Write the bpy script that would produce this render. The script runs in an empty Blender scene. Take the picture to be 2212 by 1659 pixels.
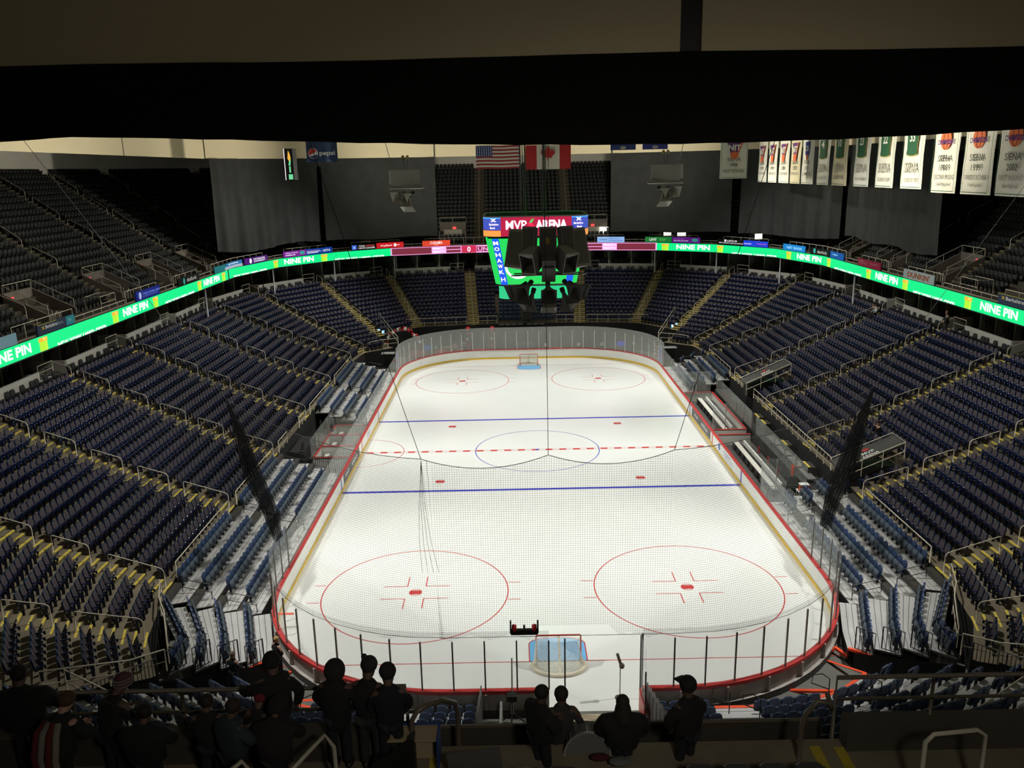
import bpy, bmesh, math, random
import numpy as np
from mathutils import Vector, Matrix
random.seed(7)
sc = bpy.context.scene
COL = sc.collection
# ---------------------------------------------------------------- camera
CAMP = Vector((-1.6579, -57.7379, 20.068))
YAW, PIT, ROL = -0.001963, -0.254265, -0.020955
def cam_axes():
    f = Vector((math.sin(YAW)*math.cos(PIT), math.cos(YAW)*math.cos(PIT), math.sin(PIT)))
    r = Vector((math.cos(YAW), -math.sin(YAW), 0)); u = r.cross(f)
    return math.cos(ROL)*r + math.sin(ROL)*u, -math.sin(ROL)*r + math.cos(ROL)*u, f
CR, CU, CF = cam_axes()
cam = bpy.data.cameras.new('camera'); camo = bpy.data.objects.new('camera', cam); COL.objects.link(camo)
M = Matrix.Identity(4)
for i in range(3):
    M[i][0] = CR[i]; M[i][1] = CU[i]; M[i][2] = -CF[i]; M[i][3] = CAMP[i]
camo.matrix_world = M
cam.sensor_width = 36; cam.lens = 1775.69*36/2212; cam.clip_start = 0.3; cam.clip_end = 400
sc.camera = camo
def pix(p):
    d = Vector(p) - CAMP; z = d.dot(CF)
    return (1106 + 1775.69*d.dot(CR)/z, 829.5 - 1775.69*d.dot(CU)/z, z)
def inframe(p, m=30):
    u, v, z = pix(p); return z > 0 and -m < u < 2212+m and 285 < v < 1659+m
# ---------------------------------------------------------------- world, exposure
w = bpy.data.worlds.new('world'); sc.world = w; w.use_nodes = True
w.node_tree.nodes['Background'].inputs[0].default_value = (0.8, 0.85, 0.9, 1)
w.node_tree.nodes['Background'].inputs[1].default_value = 0.02
sc.view_settings.view_transform = 'Standard'; sc.view_settings.look = 'None'
sc.view_settings.gamma = 1; sc.view_settings.use_curve_mapping = False
sc.view_settings.exposure = 0.36
cy = sc.cycles
cy.use_denoising = True; cy.max_bounces = 6; cy.diffuse_bounces = 3; cy.glossy_bounces = 2
cy.transparent_max_bounces = 12; cy.transmission_bounces = 2; cy.sample_clamp_indirect = 3; cy.caustics_reflective = False; cy.caustics_refractive = False
# ---------------------------------------------------------------- arena lamps (high rig above both long sides of the ice)
def spot(name, loc, tgt, power, ang, blend=.5, rad=.35, col=(1, .985, .93)):
    l = bpy.data.lights.new(name, 'SPOT'); l.energy = power; l.spot_size = math.radians(ang); l.spot_blend = blend
    l.shadow_soft_size = rad; l.color = col
    o = bpy.data.objects.new(name, l); COL.objects.link(o); o.location = loc
    o.rotation_euler = (Vector(tgt)-Vector(loc)).to_track_quat('-Z', 'Y').to_euler()
    return o
LAMPS = []
for sx in (-1, 1):
    for y, ty in ((-27, -22), (-9, -9), (9, 9), (27, 22)):
        LAMPS.append(((sx*17.5, y, 22.6), (sx*3.5, ty, 0)))
for loc, tgt in LAMPS:
    spot('arena_spotlight', loc, tgt, 12500, 74 if abs(loc[1]) < 20 else 62, .7)
for sx in (-1, 1):                     # house lights washing the stands
    for y in (-22, 2, 26):
        spot('stand_light', (sx*10, y, 22.8), (sx*26, y, 4), 8200, 92, .9, .4, (1, .97, .9))
for sx in (-1, 1): spot('stand_light', (sx*8, 14, 22.4), (sx*7, 41, 4.5), 4200, 34, .8, .4, (1, .97, .9))  # added fill spots that brighten the far end seats
for x, y, tx, ty in ((-14, -5, -31, -5), (14, -5, 31, -5), (-12, 22, -31, 20), (12, 22, 31, 20), (-9, 24, -12, 42), (9, 24, 12, 42), (-14, -25, -31, -28), (14, -25, 31, -28)):
    spot('soffit_fill', (x, y, 19.2), (tx, ty, 24.0), 4700, 95, .9, .4, (1, .93, .76))      # added uplights without fixtures, brighten the beige panels under the roof
spot('foreground_fill', (1, -59, 21.3), (1, -46.5, 11), 1000, 95, .8, .6, (1, .93, .8))         # added fill behind the camera, lifts the near walkway
spot('foreground_fill', (0, -58.5, 18.5), (0, -44, 23.5), 180, 120, .8, .6, (1, .9, .7))  # added fill for the near panels above the valance
# ---------------------------------------------------------------- materials
MATS = {}
def mat(name, col, rough=.6, metal=0, noise=0, nscale=3, spec=.5, emit=None, es=1, bump=0, col2=None):
    if name in MATS: return MATS[name]
    m = bpy.data.materials.new(name); m.use_nodes = True; nt = m.node_tree; b = nt.nodes['Principled BSDF']
    b.inputs['Base Color'].default_value = (*col, 1); b.inputs['Roughness'].default_value = rough
    b.inputs['Metallic'].default_value = metal; b.inputs['Specular IOR Level'].default_value = spec
    if emit:
        b.inputs['Emission Color'].default_value = (*emit, 1); b.inputs['Emission Strength'].default_value = es
    if noise or col2:
        tc = nt.nodes.new('ShaderNodeTexCoord'); n = nt.nodes.new('ShaderNodeTexNoise'); n.inputs['Scale'].default_value = nscale; n.inputs['Detail'].default_value = 5
        r = nt.nodes.new('ShaderNodeValToRGB'); nt.links.new(tc.outputs['Object'], n.inputs['Vector']); nt.links.new(n.outputs['Fac'], r.inputs['Fac'])
        a = r.color_ramp.elements; a[0].position = .3; a[1].position = .72
        c2 = col2 or tuple(c*(1-noise) for c in col); a[0].color = (*c2, 1); a[1].color = (*(tuple(min(1, c*(1+noise*.4)) for c in col) if not col2 else col), 1)
        nt.links.new(r.outputs['Color'], b.inputs['Base Color'])
        if bump:
            bp = nt.nodes.new('ShaderNodeBump'); bp.inputs['Strength'].default_value = bump; nt.links.new(n.outputs['Fac'], bp.inputs['Height']); nt.links.new(bp.outputs['Normal'], b.inputs['Normal'])
    MATS[name] = m; return m
def led(name, col, s=1.0):
    if name in MATS: return MATS[name]
    m = bpy.data.materials.new(name); m.use_nodes = True; nt = m.node_tree; b = nt.nodes['Principled BSDF']
    b.inputs['Base Color'].default_value = (0.01, 0.01, 0.01, 1); b.inputs['Roughness'].default_value = .5
    b.inputs['Emission Color'].default_value = (*col, 1); b.inputs['Emission Strength'].default_value = s
    MATS[name] = m; return m
def glassmat(name, alpha, tint, rough=.08):
    if name in MATS: return MATS[name]
    m = bpy.data.materials.new(name); m.use_nodes = True; nt = m.node_tree; nt.nodes.clear()
    o = nt.nodes.new('ShaderNodeOutputMaterial'); mx = nt.nodes.new('ShaderNodeMixShader'); t = nt.nodes.new('ShaderNodeBsdfTransparent')
    p = nt.nodes.new('ShaderNodeBsdfPrincipled'); p.inputs['Base Color'].default_value = (*tint, 1); p.inputs['Roughness'].default_value = rough
    mx.inputs[0].default_value = alpha
    nt.links.new(t.outputs[0], mx.inputs[1]); nt.links.new(p.outputs[0], mx.inputs[2]); nt.links.new(mx.outputs[0], o.inputs[0])
    MATS[name] = m; return m
G = dict
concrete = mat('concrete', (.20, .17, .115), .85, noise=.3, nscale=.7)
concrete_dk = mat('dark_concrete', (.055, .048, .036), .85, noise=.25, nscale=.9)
wallgrey = mat('pale_wall_paint', (.42, .41, .37), .8, noise=.08, nscale=.5)
yellow = mat('yellow_nosing_paint', (.78, .62, .10), .6, noise=.12, nscale=6)
railm = mat('cream_rail_paint', (.66, .60, .48), .4, noise=.06, nscale=4)
raildk = mat('bronze_rail_paint', (.11, .09, .065), .45, noise=.06, nscale=4)
navy = mat('navy_seat_plastic', (.006, .014, .058), .3, noise=.25, nscale=2)
cush = mat('grey_seat_cloth', (.075, .062, .075), .9, noise=.15, nscale=3)
bluepl = mat('blue_riser_seat_plastic', (.035, .065, .155), .4, noise=.2, nscale=3)
bluecl = mat('blue_grey_seat_cloth', (.075, .10, .13), .85, noise=.2, nscale=3)
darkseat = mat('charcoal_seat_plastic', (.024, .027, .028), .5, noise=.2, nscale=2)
alu = mat('aluminium_deck', (.62, .62, .62), .45, .35, noise=.12, nscale=1.2)
black = mat('black_steel', (.012, .012, .012), .5)
blackcl = mat('black_cloth', (.012, .012, .013), .95, noise=.2, nscale=2)
white = mat('white_paint', (.8, .8, .78), .5)
redp = mat('red_cap_plastic', (.55, .045, .045), .4, noise=.1, nscale=3)
yelk = mat('yellow_kickplate', (.85, .55, .06), .45, noise=.1, nscale=3)
boardw = mat('white_board_plastic', (.86, .86, .82), .35, noise=.05, nscale=1)
iceblue = mat('blue_line_paint', (.05, .06, .45), .3)
icered = mat('red_line_paint', (.55, .06, .06), .3)
orange = mat('orange_tape', (1.0, .10, .03), .6, emit=(1, .08, .02), es=.0)
silver = mat('silver_metal', (.55, .55, .54), .35, .7)
glassm = glassmat('rink_glass', .16, (.62, .68, .66))
glassend = glassmat('rink_glass_end', .13, (.62, .68, .66))
# ---------------------------------------------------------------- mesh helpers
class MB:
    def __init__(s): s.v = []; s.f = []; s.m = []; s.ms = []
    def mi(s, m):
        if m not in s.ms: s.ms.append(m)
        return s.ms.index(m)
    def add(s, vs, fs, m):
        o = len(s.v); i = s.mi(m); s.v += [tuple(x) for x in vs]
        for f in fs: s.f.append(tuple(a+o for a in f)); s.m.append(i)
        return s
    def quad(s, a, b, c, d, m): return s.add([a, b, c, d], [(0, 1, 2, 3)], m)
    def box(s, c, d, m, rz=0, R=None):
        x, y, z = d[0]/2, d[1]/2, d[2]/2
        vs = [Vector((a*x, b*y, e*z)) for e in (-1, 1) for b in (-1, 1) for a in (-1, 1)]
        if R is None: R = Matrix.Rotation(rz, 3, 'Z')
        vs = [R @ q + Vector(c) for q in vs]
        return s.add(vs, [(0, 2, 3, 1), (4, 5, 7, 6), (0, 1, 5, 4), (2, 6, 7, 3), (0, 4, 6, 2), (1, 3, 7, 5)], m)
    def slab(s, pts, z0, z1, m, mside=None):
        n = len(pts); vs = [(p[0], p[1], z0) for p in pts] + [(p[0], p[1], z1) for p in pts]
        s.add(vs, [tuple(range(n, 2*n)), tuple(range(n-1, -1, -1))], m)
        s.add(vs, [(i, (i+1) % n, n+(i+1) % n, n+i) for i in range(n)], mside or m); return s
    def wall(s, p, q, z0, z1, t, m):     # upright slab p->q of thickness t
        p = Vector((p[0], p[1], 0)); q = Vector((q[0], q[1], 0)); d = (q-p); n = Vector((-d.y, d.x, 0)).normalized()*t/2
        return s.slab([p-n, q-n, q+n, p+n], z0, z1, m)
    def tube(s, pts, r, m, n=8, closed=False, caps=True):
        pts = [Vector(p) for p in pts]; N = len(pts); vs = []; prev = None
        for i, p in enumerate(pts):
            if closed: t = (pts[(i+1) % N]-pts[i-1])
            else: t = pts[min(i+1, N-1)]-pts[max(i-1, 0)]
            t.normalize()
            a = prev if prev is not None else (Vector((0, 0, 1)) if abs(t.z) < .9 else Vector((1, 0, 0)))
            a = (a - t*a.dot(t))
            if a.length < 1e-4: a = t.orthogonal()
            a.normalize(); prev = a; b = t.cross(a)
            rr = r[i] if isinstance(r, (list, tuple)) else r
            for k in range(n):
                an = 2*math.pi*k/n; vs.append(p + (a*math.cos(an)+b*math.sin(an))*rr)
        fs = []
        for i in range(N if closed else N-1):
            j = (i+1) % N
            for k in range(n): fs.append((i*n+k, j*n+k, j*n+(k+1) % n, i*n+(k+1) % n))
        if caps and not closed: fs += [tuple(range(n-1, -1, -1)), tuple((N-1)*n+k for k in range(n))]
        return s.add(vs, fs, m)
    def lathe(s, prof, m, c=(0, 0, 0), n=16, R=None):
        vs = []; 
        for r, z in prof:
            for k in range(n):
                a = 2*math.pi*k/n; q = Vector((r*math.cos(a), r*math.sin(a), z))
                if R is not None: q = R @ q
                vs.append(q+Vector(c))
        fs = [(i*n+k, i*n+(k+1) % n, (i+1)*n+(k+1) % n, (i+1)*n+k) for i in range(len(prof)-1) for k in range(n)]
        return s.add(vs, fs, m)
    def ball(s, c, r, m, n=10, k=7, sc=(1, 1, 1)):
        prof = [(max(1e-4, math.sin(math.pi*i/k)), -math.cos(math.pi*i/k)) for i in range(k+1)]
        vs = []
        for a, z in prof:
            for j in range(n):
                t = 2*math.pi*j/n; vs.append((c[0]+r*sc[0]*a*math.cos(t), c[1]+r*sc[1]*a*math.sin(t), c[2]+r*sc[2]*z))
        return s.add(vs, [(i*n+j, i*n+(j+1) % n, (i+1)*n+(j+1) % n, (i+1)*n+j) for i in range(k) for j in range(n)], m)
    def mesh(s, name, smooth=False):
        me = bpy.data.meshes.new(name); me.from_pydata(s.v, [], s.f)
        for m in s.ms: me.materials.append(m)
        me.polygons.foreach_set('material_index', s.m)
        if smooth: me.polygons.foreach_set('use_smooth', [True]*len(s.f))
        me.update(); return me
    def obj(s, name, parent=None, smooth=False, loc=None, **kw):
        o = bpy.data.objects.new(name, s.mesh(name, smooth)); COL.objects.link(o)
        if parent: o.parent = parent
        if loc is not None: o.location = loc
        for k, v in kw.items(): o[k] = v
        return o
def thing(name, label, cat, loc=(0, 0, 0), rz=0, group=None):
    o = bpy.data.objects.new(name, None); COL.objects.link(o); o.location = loc; o.rotation_euler = (0, 0, rz)
    o['label'] = label; o['category'] = cat; o.empty_display_size = .2
    if group: o['group'] = group
    return o
def tag(o, label, cat, group=None):
    o['label'] = label; o['category'] = cat
    if group: o['group'] = group
    return o
def struct(o): o['kind'] = 'structure'; return o
TXC = {}
def text_data(s, size=1, bold=0.0, align='CENTER', shear=0, extr=0):
    key = (s, size, bold, align, shear, extr)
    if key not in TXC:
        c = bpy.data.curves.new('lettering', 'FONT'); c.body = s; c.size = size; c.offset = bold; c.align_x = align; c.align_y = 'CENTER'; c.shear = shear; c.extrude = extr
        c.resolution_u = 3
        o = bpy.data.objects.new('tmp', c); COL.objects.link(o)
        me = bpy.data.meshes.new_from_object(o); bpy.data.objects.remove(o)
        vs = [v.co.copy() for v in me.vertices]; fs = [tuple(p.vertices) for p in me.polygons]
        bpy.data.meshes.remove(me); TXC[key] = (vs, fs)
    return TXC[key]
def add_text(mb, s, org, ux, uy, m, height, width=None, bold=.0, align='CENTER', clip_below=None, shear=0):
    """text of cap height `height` laid on the plane (ux, uy) at org; width stretches it"""
    vs, fs = text_data(s, 1, bold, align, shear)
    if not vs: return
    xs = [v.x for v in vs]; ys = [v.y for v in vs]
    sy = height/(max(ys)-min(ys)); my = (max(ys)+min(ys))/2
    sx = sy if width is None else width/(max(xs)-min(xs)); mx = (max(xs)+min(xs))/2 if align == 'CENTER' else min(xs)
    out = [Vector(org)+Vector(ux)*((v.x-mx)*sx)+Vector(uy)*((v.y-my)*sy) for v in vs]
    mb.add(out, fs, m)
def rect(mb, org, ux, uy, w_, h, m, off=0, n=None):
    o = Vector(org); ux = Vector(ux); uy = Vector(uy)
    mb.quad(o-ux*w_/2-uy*h/2, o+ux*w_/2-uy*h/2, o+ux*w_/2+uy*h/2, o-ux*w_/2+uy*h/2, m)
def disc(mb, org, ux, uy, rx, ry, m, n=24, a0=0, a1=2*math.pi):
    o = Vector(org); ux = Vector(ux); uy = Vector(uy)
    full = abs(a1-a0-2*math.pi) < 1e-6
    pts = [o+ux*rx*math.cos(a0+(a1-a0)*i/n)+uy*ry*math.sin(a0+(a1-a0)*i/n) for i in range(n if full else n+1)]
    mb.add(pts, [tuple(range(len(pts)))], m)
def merge_inst(name, tmpl, mats, smooth=False):
    """tmpl: MB, mats: list of (x,y,z,rz) -> one mesh"""
    tv = np.array(tmpl.v, float); A = np.array(mats, float); n = len(A); nv = len(tv)
    c, s_ = np.cos(A[:, 3])[:, None], np.sin(A[:, 3])[:, None]
    X = tv[None, :, 0]*c - tv[None, :, 1]*s_ + A[:, 0:1]; Y = tv[None, :, 0]*s_ + tv[None, :, 1]*c + A[:, 1:2]; Z = tv[None, :, 2] + A[:, 2:3]
    V = np.stack([X, Y, Z], 2).reshape(-1, 3)
    lens = np.array([len(f) for f in tmpl.f]); flat = np.array([i for f in tmpl.f for i in f])
    me = bpy.data.meshes.new(name); me.vertices.add(len(V)); me.vertices.foreach_set('co', V.ravel())
    L = (flat[None, :] + (np.arange(n)*nv)[:, None]).ravel(); me.loops.add(len(L)); me.loops.foreach_set('vertex_index', L.astype(np.int32))
    tot = np.tile(lens, n); st = np.concatenate([[0], np.cumsum(tot)[:-1]])
    me.polygons.add(len(tot)); me.polygons.foreach_set('loop_start', st.astype(np.int32)); me.polygons.foreach_set('loop_total', tot.astype(np.int32))
    for m in tmpl.ms: me.materials.append(m)
    me.polygons.foreach_set('material_index', np.tile(np.array(tmpl.m), n).astype(np.int32))
    if smooth: me.polygons.foreach_set('use_smooth', [True]*len(tot))
    me.update(calc_edges=True); me.validate()
    o = bpy.data.objects.new(name, me); COL.objects.link(o); return o
ORD = ['first', 'second', 'third', 'fourth', 'fifth', 'sixth', 'seventh', 'eighth', 'ninth', 'tenth', 'eleventh', 'twelfth', 'thirteenth', 'fourteenth', 'fifteenth', 'sixteenth', 'seventeenth', 'eighteenth', 'nineteenth', 'twentieth', 'twenty-first', 'twenty-second', 'twenty-third', 'twenty-fourth', 'twenty-fifth']
# ================================================================ RINK
RX, RY, RR = 12.95, 30.48, 8.53
def rink_outline(off=0, seg=16):
    """closed outline, counter-clockwise, starts at near end centre"""
    x, y, r = RX+off, RY+off, RR+off; P = []
    for cx, cyy, a0 in ((x-r, -y+r, -90), (x-r, y-r, 0), (-x+r, y-r, 90), (-x+r, -y+r, 180)):
        for i in range(seg+1):
            a = math.radians(a0+90*i/seg); P.append((cx+r*math.cos(a), cyy+r*math.sin(a)))
    return P
def resample(P, step, closed=True):
    pts = P+[P[0]] if closed else P
    out = [pts[0]]; acc = 0
    L = [0]
    for i in range(len(pts)-1): L.append(L[-1]+math.dist(pts[i], pts[i+1]))
    n = max(1, round(L[-1]/step)); res = []
    j = 0
    for k in range(n+(0 if closed else 1)):
        s = L[-1]*k/n
        while j < len(L)-2 and L[j+1] < s: j += 1
        t = (s-L[j])/max(1e-9, L[j+1]-L[j]); res.append((pts[j][0]+(pts[j+1][0]-pts[j][0])*t, pts[j][1]+(pts[j+1][1]-pts[j][1])*t))
    return res
ground = MB(); ground.slab([(-17.6, -62), (17.6, -62), (17.6, 48), (-17.6, 48)], -.3, -.012, mat('arena_floor', (.17, .17, .15), .7, noise=.2, nscale=.6))
struct(ground.obj('floor'))
icem = mat('ice', (.80, .82, .80), .22, noise=.03, nscale=.25, spec=.5)
b_ = icem.node_tree.nodes['Principled BSDF']; b_.inputs['Coat Weight'].default_value = .35; b_.inputs['Coat Roughness'].default_value = .16
ice = MB(); ice.slab(rink_outline(0), -.01, 0, icem)
ft = .3048; zz = [.002]
def strip(x0, y0, x1, y1, w_, m, z=.003):
    d = Vector((x1-x0, y1-y0, 0)); n = Vector((-d.y, d.x, 0)).normalized()*w_/2; a = Vector((x0, y0, z)); b = Vector((x1, y1, z))
    ice.quad(a-n, b-n, b+n, a+n, m)
def ring(cx, cy_, r, w_, m, a0=0, a1=360, n=96, z=.003):
    vs = []; 
    for i in range(n+1):
        a = math.radians(a0+(a1-a0)*i/n)
        for q in (r-w_/2, r+w_/2): vs.append((cx+q*math.cos(a), cy_+q*math.sin(a), z))
    ice.add(vs, [(2*i, 2*i+1, 2*i+3, 2*i+2) for i in range(n)], m)
def spotd(cx, cy_, r, m):
    # solid centre with two flat white sides and a thin ring, as in the photo
    ice.add([(cx+r*math.cos(t), cy_+max(-.62*r, min(.62*r, r*math.sin(t))), .004) for t in [2*math.pi*i/32 for i in range(32)]], [tuple(range(32))], m)
    ring(cx, cy_, r, .04, m, n=32)
strip(-RX, -89*ft, RX, -89*ft, .05, icered); strip(-10.6, 89*ft, 10.6, 89*ft, .05, icered)
for y in (-25.5, 25.5): strip(-RX, y*ft, RX, y*ft, .3, iceblue)
for s in (-1, 1): strip(-RX, s*.14, RX, s*.14, .035, icered)
x = -RX+.3
while x < RX-.5: strip(x, 0, x+.52, 0, .24, icered); x += 1.02
ring(0, 0, 15*ft, .06, iceblue); ice.add([(.15*math.cos(i/2), .15*math.sin(i/2), .006) for i in range(12)], [tuple(range(12))], iceblue)
ring(-RX, 0, 10*ft, .05, icered, -90, 90, 48)
for sy in (-1, 1):
    for sx in (-1, 1):
        cx, c_y = sx*22*ft, sy*69*ft; ring(cx, c_y, 15*ft, .055, icered); spotd(cx, c_y, .3, icered)
        spotd(cx, sy*20*ft, .3, icered)
        for a in (-1, 1):
            for b in (-1, 1):
                px, py = cx+a*.46, c_y+b*.61
                strip(px, py, px+a*1.2, py, .05, icered); strip(px, py, px, py+b*.95, .05, icered)
            for b in (-1, 1): strip(cx+a*15*ft, c_y+b*.85, cx+a*(15*ft+.62), c_y+b*.85, .05, icered)
    # crease
    gy = sy*89*ft; d = -sy; P = [(-1.22, gy), (-1.22, gy+d*1.37)]
    for i in range(9):
        a = math.radians(180-(180*i/8)); P.append((1.22*math.cos(a)*.99, gy+d*(1.37+.46*math.sin(a))))
    P += [(1.22, gy+d*1.37), (1.22, gy)]
    ice.add([(p[0], p[1], .003) for p in P], [tuple(range(len(P)))], mat('crease_blue', (.16, .46, .80), .35))
    for i in range(len(P)-1): strip(*P[i], *P[i+1], .05, icered, .005)
tag(ice.obj('ice_sheet'), 'white hockey ice sheet with red and blue lines, circles and blue creases', 'ice rink')
# ---------------------------------------------------------------- boards
GATE = (-.55, 2.95)
out0, out1, out2 = rink_outline(0), rink_outline(.1), rink_outline(.24)
def band(mb, A, B, zA, zB, m, skip=True, gate=True):
    n = len(A)
    for i in range(n):
        j = (i+1) % n; a, b = A[i], A[j]; c, d = B[j], B[i]
        if gate and abs(a[1]+b[1]) > 2*RY-.3 and a[1] < 0 and a[0]*b[0] < 0:
            # near end segment: split at the open gate
            for x0, x1 in ((a[0], GATE[0]), (GATE[1], b[0])):
                mb.quad((x0, a[1], zA), (x1, a[1], zA), (x1, c[1], zB), (x0, c[1], zB), m)
            continue
        mb.quad((*a, zA), (*b, zA), (*c, zB), (*d, zB), m)
brd = thing('rink_boards', 'white rink boards around the ice with red cap and yellow kickplate', 'rink boards')
p = MB(); band(p, out0, out0, .2, 1.05, boardw)
bk = mat('board_back_panel', (.50, .46, .43), .6, noise=.3, nscale=1.5)
band(p, out1, out1, .3, .98, bk); band(p, out2, out2, -.01, .3, mat('board_base_dark', (.07, .065, .06), .8)); band(p, out1, out2, .3, .3, bk)
p.obj('panel', brd)
p = MB(); band(p, rink_outline(-.015), rink_outline(-.015), 0, .2, yelk); p.obj('kickplate', brd)
p = MB(); A, B = rink_outline(-.03), rink_outline(.17); band(p, A, B, 1.07, 1.07, redp); band(p, A, A, 1.0, 1.07, redp); band(p, B, B, .93, 1.07, redp); p.obj('cap', brd)
for x in (-RX+.002, RX-.002):       # line colours carried up the boards
    for y, m, w_ in ((-25.5*ft, iceblue, .15), (25.5*ft, iceblue, .15), (0, icered, .15)):
        p = MB(); p.quad((x, y-w_, .2), (x, y+w_, .2), (x, y+w_, 1.0), (x, y-w_, 1.0), m); p.obj('line_stripe', brd)
rb = [q for q in resample(rink_outline(.15), 1.83)]
for q in rb:
    if q[1] < -20 and not (GATE[0]-.2 < q[0] < GATE[1]+.2) or (q[0] > 12 and abs(q[1]) < 12):
        a = math.atan2(q[1]-(-22 if q[1] < -22 else q[1]), q[0]-max(-4.4, min(4.4, q[0]))) if q[1] < -22 else 0
        MB().box((q[0], q[1], .47), (.14, .09, .94), bk, a).obj('frame_post', brd)
# ads on the dasher boards
def dasher(name, x, y0, y1, bg, lines, fg, label):
    t = thing(name, label, 'advertisement', (x, (y0+y1)/2, 0)); s = -1 if x > 0 else 1
    mb = MB(); ww = abs(y1-y0); c = Vector((0, 0, .62)); ux = Vector((0, 1, 0))*(-1 if x < 0 else 1)*-1; 
    ux = Vector((0, -1, 0)) if x > 0 else Vector((0, 1, 0)); uy = Vector((0, 0, 1))
    mb.box(c, (.006, ww, .72), bg); mb.obj('panel', t)
    for i, (txt, h, w_, dy, dx) in enumerate(lines):
        q = MB(); add_text(q, txt, c+Vector((s*.006, 0, dy))+ux*dx, ux, uy, fg, h, w_, .01); q.obj('lettering', t)
    return t
adgrey = mat('dark_grey_ad', (.09, .09, .085), .5); adwhite = mat('white_ad', (.85, .85, .85), .5); adblue = mat('ad_blue_ink', (.12, .2, .5), .5)
dasher('dasher_ad', RX-.006, .6, 7.0, adgrey, [('MVP', .3, 1.3, .0, -1.6), ('ARENA', .3, 2.2, 0, 1.2)], white, 'dark grey MVP ARENA dasher ad on the right boards above the centre line')
dasher('dasher_ad', -RX+.006, -7.0, -1.2, adgrey, [('MVP', .3, 1.3, .0, -1.6), ('ARENA', .3, 2.2, 0, 1.0)], white, 'dark grey MVP ARENA dasher ad on the left boards below the centre line')
a_ = dasher('dasher_ad', RX-.006, -6.6, -1.3, adwhite, [('Capital', .2, 1.6, .14, .3), ('Region Health', .14, 2.2, -.06, .6), ('community partner', .07, 2.2, -.24, .6)], adblue, 'white dasher ad with a blue emblem beside the right team bench')
q = MB(); disc(q, (-.012, 1.9, .66), (0, -1, 0), (0, 0, 1), .27, .27, adblue); q.obj('emblem', a_)
a_ = dasher('dasher_ad', -RX+.006, .8, 4.9, adwhite, [('Union', .22, 1.3, .1, 0), ('Health', .12, 1.3, -.14, 0)], adblue, 'small white and blue dasher ad on the left boards by the penalty box')
# ---------------------------------------------------------------- glass
def pane(a, b, z0, z1, label, post=True, m=glassm, postm=None, full=False, ptop=None):
    t = MB(); t.wall(a, b, z0, z1, .02, m); o = t.obj('glass_pane'); tag(o, label, 'glass pane', 'glass panes around the rink')
    if post:
        q = MB(); q.box((b[0], b[1], (z0+(ptop or z1-.42))/2), (.055, .055, (ptop or z1-.42)-z0), postm or raildk, math.atan2(b[1]-a[1], b[0]-a[0])); q.obj('post', o)
    return o
postn = mat('anodised_post', (.16, .14, .12), .4, .5); postw = mat('white_post', (.75, .75, .72), .4)
endL = [p for p in resample([(-13.05, -20.2)]+[q for q in rink_outline(.1) if q[0] < -4 and q[1] < -21.9][::1] if False else [(-13.05, -20.2), (-13.05, -21.95)]+[(-4.42-8.63*math.cos(math.radians(a)), -21.95-8.63*math.sin(math.radians(a))) for a in range(6, 91, 6)]+[(GATE[0], -30.58)], 1.22, False)]
for i in range(len(endL)-1):
    k = len(endL)-2-i
    pane(endL[i+1], endL[i], 1.07, 3.55, 'near end glass pane, %s to the left of the open gate' % ORD[k], m=glassend, postm=postn, ptop=3.15)
q = MB(); q.box((GATE[0], -30.58, 2.1), (.055, .055, 2.06), postn); tag(q.obj('gate_post'), 'bronze post at the left side of the open rink gate', 'post')
q = MB(); q.box((.05, -30.58, 2.15), (.055, .055, 2.1), postn); q.box((.05, -30.58, .55), (.08, .08, 1.1), redp); tag(q.obj('gate_post'), 'free standing bronze post within the open rink gateway', 'post')
endR = [p for p in resample([(GATE[1], -30.58), (4.42, -30.58)]+[(4.42+8.63*math.sin(math.radians(a)), -21.95-8.63*math.cos(math.radians(a))) for a in range(6, 85, 6)]+[(13.05, -21.95), (13.05, -20.2)], 1.22, False)]
for i in range(len(endR)-1):
    pane(endR[i], endR[i+1], 1.07, 3.55, 'near end glass pane, %s to the right of the open gate' % ORD[i], m=glassend, postm=postn, ptop=3.15)
q = MB(); q.box((GATE[1], -30.58, 2.2), (.055, .055, 2.3), postn); tag(q.obj('gate_post'), 'bronze post at the right side of the open rink gate', 'post')
gt = thing('rink_gate', 'open red edged rink gate swung out beside the microphone', 'gate', (2.9, -30.6, 0))
q = MB(); q.box((-.02, -.62, .62), (.07, 1.2, .9), redp); q.obj('panel', gt)
q = MB(); q.box((-.02, -.62, 2.2), (.02, 1.15, 2.3), glassend); q.obj('glass', gt)
q = MB(); q.box((-.02, -1.2, 1.75), (.05, .05, 1.6), postn); q.box((-.02, -.02, 2.1), (.05, .05, 2.4), postn); q.obj('post', gt)
far = [p for p in resample([(13.05, 20.5), (13.05, 21.95)]+[(4.42+8.63*math.cos(math.radians(a)), 21.95+8.63*math.sin(math.radians(a))) for a in range(6, 91, 6)]+[(-4.42-8.63*math.sin(math.radians(a)), 21.95+8.63*math.cos(math.radians(a))) for a in range(0, 85, 6)]+[(-13.05, 21.95), (-13.05, 20.5)], 1.22, False)]
fg = glassmat('rink_glass_far', .33, (.52, .54, .52), .3)
for i in range(len(far)-1):
    pane(far[i], far[i+1], 1.07, 3.5, 'far end glass pane, %s from the right corner' % (ORD[i] if i < 25 else 'in the left half, post %d' % (i+1)), m=fg, postm=postw, ptop=3.05)
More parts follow.
